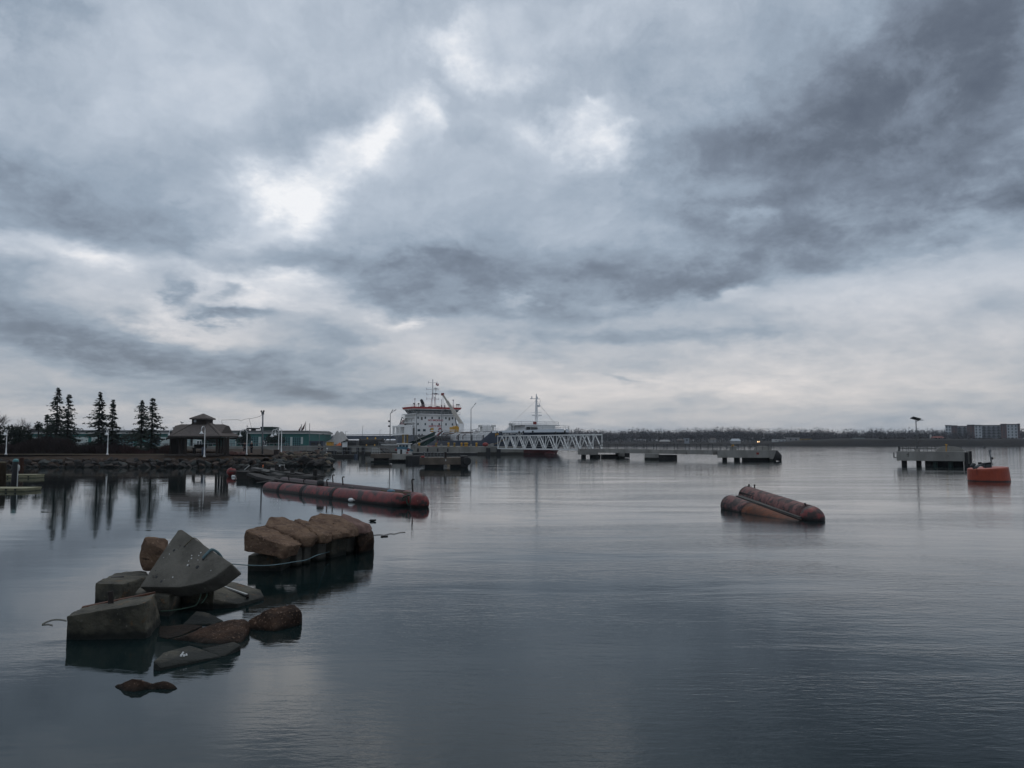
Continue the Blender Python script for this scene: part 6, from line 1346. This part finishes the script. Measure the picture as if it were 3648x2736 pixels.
# ---------------------------------------------------------------- trees
def spruce(name, px, top, d, w, base_z, label, group, gap=None, lean=0, lopside=0, seed=0, bottom=.08):
    ru = random.Random(seed); tp = P((px, top), d); x0, y0 = tp.x, d; H = tp.z - base_z
    t = thing(name, label, 'tree', (x0 - lean, y0, base_z), group)
    MB().tube([(x0 - lean, y0, base_z - .3), (x0 - lean * .5, y0, base_z + H * .5), (x0, y0, base_z + H * .98)], [.17, .11, .02], 7).build('trunk', MT['bark'], t)
    cr = MB(); n = int(H * 3.7)
    for i in range(n):
        f = (i + ru.random() * .5) / n; hf = bottom + (1 - bottom) * f; z = base_z + H * hf
        R = 1.28 * w * (1 - f) ** .85 * (.80 + .75 * noise.noise(Vector((seed * 5.1, f * 9, 0)))) + .07
        if gap and gap[0] < hf < gap[1]: R *= gap[2]
        xc = x0 - lean * (1 - hf); nb = ru.randint(4, 7) if f > .08 else 4
        a0 = ru.uniform(0, 6.28)
        for b in range(nb):
            if ru.random() < .2: continue
            a = a0 + 6.28 * b / nb + ru.uniform(-.3, .3); L_ = R * ru.uniform(.65, 1.12) * (1 + lopside * math.cos(a))
            ns = max(3, int(L_ / .20)); dr_ = ru.uniform(.28, .5)
            for k in range(ns):
                u = (k + 1) / ns; r_ = L_ * u; dz = -dr_ * r_ + .28 * dr_ * L_ * u * u * 1.6
                c = Vector((xc + math.cos(a) * r_, y0 + math.sin(a) * r_, z + dz + .1)); s = (.15 + .15 * (1 - u)) * (.7 + .5 * ru.random())
                for _ in range(2):
                    v1 = Vector((math.cos(a), math.sin(a), -.35)) * s * 1.3; v2 = Vector((-math.sin(a), math.cos(a), ru.uniform(-.9, .1))) * s * ru.choice((-1, 1)); e1 = Vector((ru.uniform(-.1, .1), ru.uniform(-.1, .1), ru.uniform(-.14, .04)))
                    cr.add([c - v1 * .6 + e1, c + v1 * .8 + e1, c + v2 * .95 + e1 - Vector((0, 0, s * .5))], [(0, 1, 2)])
    cr.build('crown', MT['conifer'], t); return t
CG = 'spruces on the left shore'
spruce('spruce_tree', 207.5, 1380, 113, 2.5, 1.4, 'tallest spruce of the left cluster with a bare thin stretch below its dense top', CG, (.40, .66, .75), seed=1, bottom=.20)
spruce('spruce_tree', 246, 1403, 112, 2.1, 1.4, 'narrow spruce just right of the tallest one, skirted low on its right side', CG, None, lopside=.22, seed=2, bottom=.10)
spruce('spruce_tree', 170, 1476, 114, 1.8, 1.4, 'short young spruce at the left foot of the tall pair', CG, seed=3, bottom=.2)
spruce('spruce_tree', 357, 1395, 112, 2.9, 1.4, 'broad full spruce standing alone in the middle of the row', CG, (.66, .80, .8), seed=4, bottom=.08)
spruce('spruce_tree', 404, 1423, 113, 1.5, 1.4, 'thin spruce just right of the broad one, behind a white lamp', CG, (.5, .8, .8), lopside=.12, seed=5, bottom=.14)
spruce('spruce_tree', 507, 1426, 113, 2.2, 1.4, 'left spruce of the right hand pair near the gazebo', CG, seed=6, bottom=.15)
spruce('spruce_tree', 545, 1416, 112, 2.5, 1.4, 'right spruce of the right hand pair near the gazebo, wide skirted on its right', CG, lopside=.22, seed=7, bottom=.08)
def bushy(name, px, py, d, rx, rz_, label, m='evergreen', n=900, base=None, group=None, s=.35, seed=0):
    ru = random.Random(seed + 100); c = P((px, py), d); bz = base if base is not None else c.z - rz_
    t = thing(name, label, 'tree' if 'tree' in name else 'shrub', (c.x, d, bz), group)
    MB().tube([(c.x, d, bz - .2), (c.x, d, c.z)], [.16, .1], 6).build('trunk' if 'tree' in name else 'stem', MT['bark'], t)
    cr = MB()
    for i in range(n):
        v = Vector((ru.gauss(0, 1), ru.gauss(0, 1), ru.gauss(0, 1))).normalized() * ru.random() ** .38
        l = 1 + .22 * noise.noise(v * 2.3 + Vector((seed, 0, 0))); p = Vector((c.x + v.x * rx * l, d + v.y * rx * l, c.z + v.z * rz_ * l)); a = Vector((ru.uniform(-1, 1), ru.uniform(-1, 1), ru.uniform(-1, 1))) * s; b = Vector((ru.uniform(-1, 1), ru.uniform(-1, 1), ru.uniform(-1, 1))) * s
        cr.add([p - a * .6, p + a * .6, p + b], [(0, 1, 2)])
    cr.build('crown' if 'tree' in name else 'foliage', MT[m], t)
bushy('round_tree', 867, 1563, 205, 2.0, 1.8, 'round dark evergreen tree before the green building, left of the tall camera pole', base=QZ, n=1000, s=.36, seed=1)
bushy('round_tree', 980, 1566, 205, 2.6, 1.7, 'wide dark evergreen tree before the green building, behind the pair of lamps', base=QZ, n=1200, s=.36, seed=2)
bushy('round_tree', 748, 1567, 205, 2.4, 1.7, 'dark evergreen tree seen through the gazebo', base=QZ, n=1000, s=.36, seed=3)
bushy('evergreen_shrub', 28, 1555, 112, 2.4, 1.6, 'dark evergreen shrub mass at the far left of the shore', base=1.4, n=1500, s=.28, seed=4)
bushy('evergreen_shrub', 75, 1560, 111, 1.6, 1.5, 'dark evergreen shrub below the bare tree on the left', base=1.4, n=1000, s=.28, seed=5)
bushy('evergreen_shrub', 138, 1519, 118, .55, .7, 'small dark rounded top showing above the roofline left of the spruces', base=1.4, n=260, s=.22, seed=6)
def bare_tree(px, top, d, spread, base, label, seed, levels=5, r0=.12, name='bare_tree'):
    ru = random.Random(seed); tp = P((px, top), d); H = tp.z - base; t = thing(name, label, 'tree', (tp.x, d, base))
    tr, cr = MB(), MB(); y0 = d
    def br(p, v, l, r, lv):
        q_ = p + v * l; (tr if lv == 0 else cr).tube([p, p.lerp(q_, .5) + Vector((ru.uniform(-1, 1), ru.uniform(-1, 1), 0)) * l * .06, q_], [r, r * .85, r * .7], 5 if lv < 2 else 3, cap=False)
        if lv >= levels: return
        for k in range(ru.choice((3, 3, 4)) if lv > 0 else 5):
            a = ru.uniform(0, 6.28); sp_ = ru.uniform(.25, .75) * spread; w = (v + Vector((math.cos(a), math.sin(a), ru.uniform(-.1, .5))) * sp_).normalized()
            br(p.lerp(q_, ru.uniform(.55, 1)), w, l * ru.uniform(.62, .85), r * .6, lv + 1)
    br(Vector((tp.x, y0, base - .2)), Vector((0, 0, 1)), H * .30, r0, 0)
    tr.build('trunk', MT['bark'], t); cr.build('crown', MT['twig'], t)
bare_tree(76, 1464, 118, 1.0, 1.4, 'leafless rounded tree near the left edge of the shore', 3)
bare_tree(-14, 1408, 116, 1.05, 1.4, 'leafless tree whose twigs reach in at the left edge of the picture', 5)
bare_tree(447, 1497, 120, 1.25, 1.4, 'small leafless spreading tree between the two right hand groups of spruces', 8, r0=.07)
for px, top, lb, sd_ in ((1110 + .27125 * 400 - 10, 1548, 'small bare round tree beyond the far bridge, left of the quay light pole', 11), (1100 + .27125 * 990, 1539, 'bare round tree crown showing above the far bridge near the ship', 12)): bare_tree(px, top, 640, 1.2, 1.0, lb, sd_, 4, .35)
# brush: a mass nobody could count
ru = random.Random(21); mb, mr = MB(), MB()
def brush(mb, px, d, zt_, zb, n, s):
    for _ in range(n):
        x = (px + ru.uniform(-10, 10) - 1824) / 2840 * d; z = zb + max(.1, zt_ - .45 - zb) * ru.random() ** .7; a = ru.uniform(0, 6.28); l = s * ru.uniform(.5, 1.2)
        v = Vector((math.cos(a) * .55, math.sin(a) * .55, ru.uniform(.5, 1.2))) * l; w = Vector((math.sin(a), -math.cos(a), 0)) * ru.uniform(.02, .05)
        p = Vector((x, d + ru.uniform(-.8, .8), z - l * .6)); mb.add([p - w, p + w, p + v], [(0, 1, 2)])
def brush_top(px):
    pts = ((-60, 1568), (60, 1568), (110, 1545), (180, 1541), (250, 1548), (280, 1572), (330, 1568), (400, 1567), (450, 1570), (520, 1590), (570, 1586), (600, 1568), (630, 1588), (660, 1595))
    for (a, b) in zip(pts[:-1], pts[1:]):
        if a[0] <= px <= b[0]: return lerp(a[1], b[1], (px - a[0]) / (b[0] - a[0]))
    return 1600
for px in range(-60, 640, 4):
    for d, k in ((107.5, 10), (109.5, 5), (112, 0)):
        zt_ = 3 + (HORY - brush_top(px) - k - 5 * noise.noise(Vector((px * .05, d, 0)))) * d / 2840; brush(mr if 585 < px < 640 or 440 < px < 560 else mb, px, d, max(zt_, 1.9), 1.3, 58, .55)
tag(mb.build('brush', MT['brush']), 'dense dark brown leafless brush behind the promenade', None, None, 'stuff'); tag(mr.build('red_brush', MT['brush_red']), 'reddish leafless brush left of the gazebo', None, None, 'stuff')
mb = MB()
for px in range(655, 775, 4): brush(mb, px, 111, 2.2 + .5 * noise.noise(Vector((px * .1, 3, 0))), 1.3, 60, .4)
tag(mb.build('low_brush', MT['bank']), 'low dull brush seen through the gazebo', None, None, 'stuff')

# ---------------------------------------------------------------- gazebo
G2 = crop(600, 1440, .14465); d = 105.0; s_ = d / 2840
gx = lambda x: (G2(x, 0)[0] - 1824) * s_; gz = lambda y: 3 + (HORY - G2(0, y)[1]) * s_
cx = gx(870); t = thing('gazebo', 'brown shingled gazebo with a cupola and clusters of wooden posts', 'gazebo', (cx, d, 1.4))
ze, zrdg, zc0 = gz(785), gz(495), gz(470); hw = gx(1570) - cx; D2 = 3.6
front = d - D2
rf = MB()
# front hip of the centre pavilion: from cupola base down to the front eave
cw = gx(1040) - cx; zcb = gz(462)
def hip(hwx, y0, y1, zE, cwx, cy, zT): return [(cx - hwx, y0, zE), (cx + hwx, y0, zE), (cx + hwx, y1, zE), (cx - hwx, y1, zE), (cx - cwx, d - cy, zT), (cx + cwx, d - cy, zT), (cx + cwx, d + cy, zT), (cx - cwx, d + cy, zT)]
el_, er_ = gx(305), gx(1568)
hp_ = hip(hw, front, d + D2, ze, cw, cw * .8, zcb); hp_ = [((el_, er_, er_, el_)[i], v[1], v[2]) if i < 4 else v for i, v in enumerate(hp_)]
rf.add(hp_, [(0, 1, 5, 4), (1, 2, 6, 5), (2, 3, 7, 6), (3, 0, 4, 7), (4, 5, 6, 7), (3, 2, 1, 0)])
# cross wing with a level ridge and clipped gable ends
xl, xr = gx(262), gx(1450); rl_, rr_ = gx(325), gx(1362); w2 = 2.7; zg = gz(535); ze2 = ze + .03
rf.add([(xl, d - w2, ze2), (xr, d - w2, ze2), (xr, d + w2, ze2), (xl, d + w2, ze2), (rl_, d, zrdg), (rr_, d, zrdg), (xl - .25, d - .55, zg), (xr + .1, d - .55, zg), (xr + .1, d + .55, zg), (xl - .25, d + .55, zg)],
       [(0, 1, 7, 5, 4, 6), (2, 3, 9, 4, 5, 8), (6, 4, 9), (7, 8, 5), (0, 6, 9, 3), (1, 2, 8, 7), (3, 2, 1, 0)])
roof = rf.build('roof', MT['shingle'], t)
MB().box(el_ - .05, er_ + .05, front - .08, front + .12, ze - .19, ze - .01).box(el_ - .05, el_ + .12, front + .12, d + D2, ze - .19, ze - .01).box(er_ - .12, er_ + .05, front + .12, d + D2, ze - .19, ze - .01).build('fascia', MT['gazebo_trim'], t)
MB().box(cx - hw + .3, cx + hw - .3, front + .35, front + .55, ze - .42, ze - .195).box(cx - hw + .3, cx + hw - .3, d + D2 - .8, d + D2 - .6, ze - .42, ze - .195).build('beam', MT['gazebo_wood'], t)
for sgn in (-1, 1): MB().beam((cx + sgn * cw * .98, d - cw * .78, zcb + .03), ((el_ + .3) if sgn < 0 else (er_ - .3), front + .2, ze + .09), .22, .06).build('hip_trim', MT['gazebo_trim'], roof)
cp = MB().box(gx(668), gx(1022), d - 1.15, d + 1.15, zcb - .25, gz(365)).build('cupola', MT['gazebo_wood'], t)
MB().box(gx(722), gx(775), d - 1.19, d - 1.1, gz(450), gz(388)).build('vent_opening', MT['panel_white'], cp)
ca, cb_ = gx(632), gx(1068); zt0, zt1 = gz(352), gz(232)
MB().add([(ca, d - 1.5, zt0), (cb_, d - 1.5, zt0), (cb_, d + 1.5, zt0), (ca, d + 1.5, zt0), ((ca + cb_) / 2 + .12, d - .2, zt1), ((ca + cb_) / 2 + .12, d + .2, zt1 - .02), (ca, d - 1.5, zt0 - .16), (cb_, d - 1.5, zt0 - .16), (cb_, d + 1.5, zt0 - .16), (ca, d + 1.5, zt0 - .16)],
         [(0, 1, 4), (1, 2, 5, 4), (2, 3, 5), (3, 0, 4, 5), (6, 7, 1, 0), (7, 8, 2, 1), (8, 9, 3, 2), (9, 6, 0, 3), (9, 8, 7, 6)]).build('cupola_roof', MT['shingle'], cp)
for (x, yy) in ((238, 1.5), (285, -2.6), (338, 2.2), (395, -.5), (425, -3.1), (1195, -3.1), (1262, 2.2), (1330, -.8), (1395, -2.8), (1470, -3.1), (1440, 2.6)):
    p_ = P(G2(x, 1000), d + yy); MB().box(p_.x - .12, p_.x + .12, d + yy - .12, d + yy + .12, 1.3, ze - .2).build('post', MT['gazebo_wood'], t)
MB().box(gx(225), gx(262), d - 2.2, d + 2.2, 1.35, ze + (zg - ze) * .35).build('end_wall', MT['gazebo_wood'], t)
MB().box(cx - hw + .2, cx + hw - .2, front + .2, d + D2, 1.28, 1.47).build('floor', MT['gazebo_trim'], t)
tt = thing('picnic_bench', 'dark wooden bench inside the gazebo', 'bench', (gx(740), d + .5, 1.47)); MB().box(gx(590), gx(900), d + .1, d + 1.0, 2.15, 2.24).build('seat', MT['gazebo_wood'], tt); MB().box(gx(590), gx(900), d + .9, d + 1.0, 2.245, 2.7).build('backrest', MT['gazebo_wood'], tt)
for x in (620, 870): MB().box(gx(x) - .08, gx(x) + .08, d + .2, d + .9, 1.47, 2.147).build('leg', MT['gazebo_wood'], tt)
p = P(G2(865, 1260), 99.5); tt = thing('litter_bin', 'dark blue upright litter bin behind the white lamp at the gazebo', 'bin', (p.x, p.y, 1.36)); MB().lathe((p.x, p.y, 1.36), [(.2, 0), (.24, .05), (.25, .85), (.2, .98)], 14).build('body', MT['ship_blue'], tt, smooth=True); MB().lathe((p.x, p.y, 1.36), [(.27, .82), (.27, .88)], 14).build('rim', MT['steel_dark'], tt)
p = P((985, 1625), 101); tt = thing('litter_bin', 'rusty brown square litter bin beside the pair of white lamps', 'bin', (p.x, p.y, 1.35)); MB().box(p.x - .28, p.x + .28, p.y - .28, p.y + .28, 1.3, 1.98).build('body', MT['rust_dark'], tt); MB().box(p.x - .31, p.x + .31, p.y - .31, p.y + .31, 1.983, 2.05).build('lid', MT['rust'], tt)
# camera pole and its cable
d2 = 108.0; q2 = lambda x, y: P(R2(x, y), d2); b0, tp = q2(1374, 765), q2(1379, 285)
tt = thing('camera_pole', 'tall dark pole topped with two cameras, right of the gazebo', 'pole', (b0.x, d2, 1.3)); MB().tube([(b0.x, d2, 1.2), (tp.x, d2, tp.z)], [.13, .09], 9).build('pole', MT['steel'], tt, smooth=True)
for sgn in (-1, 1): MB().tube([(tp.x + sgn * .1, d2 - .1, tp.z + .05), (tp.x + sgn * .2, d2 - .15, tp.z + .28)], [.08, .13], 8).build('camera', MT['steel_dark'], tt)
MB().box(tp.x - .16, tp.x + .16, d2 - .1, d2 + .1, tp.z - .25, tp.z + .12).build('bracket', MT['steel'], tt)
pts = [q2(926, 418), q2(918, 395), q2(911, 368), q2(980, 366), q2(1090, 363), q2(1120, 370), q2(1140, 376), q2(1165, 360), q2(1222, 351), q2(1240, 352), q2(1300, 340), q2(1345, 325), q2(1372, 312)]
MB().tube(pts, .022, 5).single('slack_cable', MT['steel_dark'], 'slack dark cable strung from the gazebo roof to the camera pole', 'cable'); MB().tube([q2(1226, 352), q2(1240, 410), q2(1256, 478)], .02, 5).single('slack_cable', MT['steel_dark'], 'loose cable end hanging down from the strung cable', 'cable')

# ---------------------------------------------------------------- promenade lamps
LG = 'white gooseneck lamps on the promenade'
def goose(px, base, top, d, dirx, diry, label, sc=1.0):
    x = (px - 1824) / 2840 * d; z0 = 3 + (HORY - base) * d / 2840; z1 = 3 + (HORY - top) * d / 2840
    t = thing('street_lamp', label, 'street lamp', (x, d, z0), LG); R_ = .42 * sc
    MB().tube([(x, d, z0), (x, d, z0 + .15), (x, d, z0 + .2), (x, d, z0 + .9), (x, d, z0 + .95), (x, d, z1 - R_)], [.17, .13, .08, .07, .052, .042], 10).build('post', MT['white_paint'], t, smooth=True)
    v = Vector((dirx, diry, 0)).normalized(); c = Vector((x, d, z1 - R_)) + v * R_
    pts = [c + v * (-R_ * math.cos(a)) + Vector((0, 0, R_ * math.sin(a))) for a in [math.pi * k / 10 for k in range(11)]]; end = pts[-1] + Vector((0, 0, -.18)); pts.append(end)
    MB().tube(pts, .038, 7).build('arm', MT['white_paint'], t, smooth=True)
    MB().lathe(end + Vector((0, 0, -.32)), [(.27, 0), (.26, .05), (.13, .14), (.08, .30), (.045, .36)], 14).build('lamp_shade', MT['white_paint'], t, smooth=True); MB().ball(end + Vector((0, 0, -.33)), (.12, .12, .11)).build('globe', MT['white_dull'], t, smooth=True)
goose(28, 1620, 1530, 101.5, .1, -1, 'white gooseneck lamp at the far left of the promenade', .5)
goose(388, 1620, 1530, 102, .08, -1, 'white gooseneck lamp between the broad and thin spruces', .5)
goose(732, 1628, 1519, 98.5, -.12, -1, 'white gooseneck lamp in front of the gazebo')
goose(619, 1590, 1530, 125, -.3, -1, 'white gooseneck lamp half hidden left of the gazebo roof')
goose(882, 1620, 1530, 104, -1, -.2, 'white gooseneck lamp beside the two standing people')
goose(995, 1622, 1530, 102, -1, -.3, 'left and shorter lamp of the close pair of white lamps')
goose(1005, 1622, 1525, 101, -1, .1, 'right and taller lamp of the close pair of white lamps')
p = P(R2(1700, 725), 112); tt = thing('gangway_railing', 'low pale railed landing on the point right of the pair of lamps', 'railing', (p.x, 112, 1.2))
rail(tt, [(p.x - 1.6, 112, 1.25), (p.x + 1.6, 112, 1.25)], 1.1, 5, 'galvanised'); rail(tt, [(p.x - 1.6, 114, 1.25), (p.x + 1.6, 114, 1.25), (p.x + 8, 150, .8)], 1.1, 12, 'steel'); MB().box(p.x - 1.7, p.x + 1.7, 111.9, 114.1, 1.05, 1.22).build('landing', MT['pier_concrete'], tt)

# ---------------------------------------------------------------- floating dock, people, gulls
d = 158.0; X = lambda x: (R3(x, 0)[0] - 1824) * d / 2840
tt = thing('floating_walkway', 'long low dark floating dock with people on it behind the point', 'floating dock', (X(250), d, 0))
MB().box(X(-330), X(600), d, d + 2.2, -.3, .42).build('float_body', MT['timber_dark'], tt); MB().box(X(-330) - .05, X(600) + .05, d - .06, d + 2.26, .423, .52).build('deck', MT['timber_grey'], tt); MB().box(X(600) + .06, X(625), d + .1, d + 2, -.3, .62).build('bumper', MT['ship_blue'], tt)
for x in (330, 460): MB().tube([(X(x), d + .4, .5), (X(x), d + .4, .95)], .16, 8).build('cleat', MT['black'], tt)
MB().box(X(-250), X(250), d + 8, d + 9, -.3, 1.25).single('dark_float', MT['rubber'], 'dark floating boom lying behind the people on the floating dock', 'boom')
def person(px, d, z0, h, label, top, legs, hat=None, turn=0.0, pose=0, seed=0):
    x = (px - 1824) / 2840 * d; t = thing('person', label, 'person', (x, d, z0), None, turn); k = h / 1.75
    def skin(nm, V_, E_, m, root=0):
        me = bpy.data.meshes.new(nm); me.from_pydata([Vector(v[:3]) * k for v in V_], E_, []); me.materials.append(MT[m])
        o = bpy.data.objects.new(nm, me); COL.objects.link(o); o.parent = t; md = o.modifiers.new('skin', 'SKIN'); md.use_smooth_shade = True; o.modifiers.new('sub', 'SUBSURF').levels = 1; o.modifiers['sub'].render_levels = 1
        for i, v in enumerate(V_): me.skin_vertices[0].data[i].radius = (v[3] * k, v[3] * k)
        me.skin_vertices[0].data[root].use_root = True; return o
    el = (.30, -.02, 1.12), (.24, -.14 - .1 * pose, .90 + .12 * pose); st = .10 if not pose else .02
    V_ = [(0, 0, .95, .13), (0, .01, 1.15, .12), (0, .02, 1.38, .14), (0, .01, 1.50, .055), (0, -.01, 1.60, .085), (0, -.02, 1.68, .09),
          (.18, .01, 1.40, .06), (*el[0], .045), (*el[1], .032), (-.18, .01, 1.40, .06), (-el[0][0], el[0][1], el[0][2], .045), (-el[1][0], el[1][1], el[1][2], .032),
          (.10, 0, .88, .09), (.11, -.02 - st, .50, .06), (.11, st, .09, .042), (.11, st - .16, .04, .038), (-.10, 0, .88, .09), (-.11, st * .5, .50, .06), (-.11, st * .8 + .03, .09, .042), (-.11, st * .8 - .13, .04, .038)]
    E_ = [(0, 1), (1, 2), (2, 3), (3, 4), (4, 5), (2, 6), (6, 7), (7, 8), (2, 9), (9, 10), (10, 11), (0, 12), (12, 13), (13, 14), (14, 15), (0, 16), (16, 17), (17, 18), (18, 19)]
    for sgn, hi in ((1, 8), (-1, 11)):                      # five fingers on each hand
        hx, hy, hz = V_[hi][:3]
        for f in range(5):
            b_ = len(V_); ox = sgn * (.012 - .012 * f) if f < 4 else sgn * -.02; l = (.06, .07, .065, .05, .045)[f]
            V_.append((hx + ox, hy - .03, hz - .05, .010)); V_.append((hx + ox * 1.4, hy - .045 - (.03 if f == 4 else 0), hz - .05 - l, .008)); E_ += [(hi, b_), (b_, b_ + 1)]
    body = skin('body', V_, E_, 'skin')
    skin('jacket', [(0, .0, .90, .155), (0, .01, 1.15, .145), (0, .02, 1.38, .155), (.19, .01, 1.39, .075), (*el[0], .06), (el[1][0], el[1][1], el[1][2] + .02, .046), (-.19, .01, 1.39, .075), (-el[0][0], el[0][1], el[0][2], .06), (-el[1][0], el[1][1], el[1][2] + .02, .046)], [(0, 1), (1, 2), (2, 3), (3, 4), (4, 5), (2, 6), (6, 7), (7, 8)], top)
    skin('trousers', [(0, 0, .93, .135), (.10, 0, .86, .10), (.11, -.02 - st, .50, .075), (.11, st, .08, .06), (-.10, 0, .86, .10), (-.11, st * .5, .50, .075), (-.11, st * .8 + .03, .08, .06)], [(0, 1), (1, 2), (2, 3), (0, 4), (4, 5), (5, 6)], legs)
    hm = hat or 'bark'; MB().ball((0, .005 * k, 1.70 * k), (.105 * k, .115 * k, .095 * k)).build('cap' if hat else 'hair', MT[hm], t, smooth=True, world=False)
    mb = MB().ball((0, -.115 * k, 1.62 * k), (.014 * k, .02 * k, .02 * k), 6, 4)
    for s in (-1, 1): mb.ball((s * .032 * k, -.10 * k, 1.645 * k), .009 * k, 6, 4)
    mb.build('face', MT['bark'], t, world=False)
zz = lambda py, d: 3 + (HORY - py) * d / 2840
person(875, 109, 1.36, 1.70, 'person in a dark jacket with a pale shirt front standing left of a lamp', 'cloth_dark', 'cloth_dark', None, .6, 0)
person(899, 110, 1.36, 1.72, 'person in a dark coat and white cap standing right of the same lamp', 'cloth_dark', 'cloth_dark', 'cloth_white', -.5, 1)
person(1138, 158.8, .52, 1.72, 'left of two dark clad people on the floating dock', 'cloth_dark', 'cloth_dark', None, 1.2, 1)
person(1150, 159.2, .52, 1.70, 'right of two dark clad people on the floating dock', 'cloth_dark', 'cloth_red', None, -.9, 0)
def gull(x, y, z, turn, label, sc=1.0, m='white_paint'):
    t = thing('gull', label, 'bird', (x, y, z), 'gulls', turn); t.scale = (sc, sc, sc)
    MB().tube([(0, -.24, .19), (0, -.16, .20), (0, 0, .18), (0, .14, .26), (0, .19, .34), (0, .235, .355), (0, .25, .35)], [.012, .05, .085, .06, .042, .04, .012], 10).tube([(.03, 0, .12), (.03, 0, 0)], .008, 4).tube([(-.03, 0, .12), (-.03, 0, 0)], .008, 4).build('body', MT[m], t, smooth=True, world=False)
    MB().tube([(0, .245, .35), (0, .30, .335)], [.014, .005], 5).build('beak', MT['yellow'], t, world=False)
    for s in (-1, 1): MB().ball((s * .075, -.06, .19), (.02, .19, .06), 8, 5).build('wing', MT['steel'], t, smooth=True, world=False)
gull(X(52), d + .5, .52, 1.0, 'white gull on the floating dock left of the two people', 1.5); gull(X(168), d + .2, .52, -.8, 'white gull standing in front of the two people on the floating dock', 1.5); gull(X(248), d + .8, .52, 1.9, 'white gull on the floating dock right of the two people', 1.5); gull(X(120), d + 8.4, 1.25, .3, 'white gull perched on the dark boom behind the people', 1.4)
gull(gx(340), 105.0, zrdg, 1.2, 'gull perched on the left ridge end of the gazebo roof', 1.0, 'steel')
p = P(L3(320, 120), 221); gull(p.x, 221, Z(1523) if False else p.z, .5, 'bird perched on a roof vent of the green building', 1.6, 'steel')

# ---------------------------------------------------------------- air
hz_m = bpy.data.materials.new('haze_air'); hz_m.use_nodes = True; nt_ = hz_m.node_tree; nt_.nodes.clear()
pv = nt_.nodes.new('ShaderNodeVolumePrincipled'); pv.inputs['Color'].default_value = (.82, .87, .95, 1); pv.inputs['Density'].default_value = .00015
nt_.links.new(pv.outputs[0], nt_.nodes.new('ShaderNodeOutputMaterial').inputs['Volume'])
o = MB().box(-980, 1700, -90, 2300, -3.2, 32).build('haze', hz_m); o['kind'] = 'stuff'
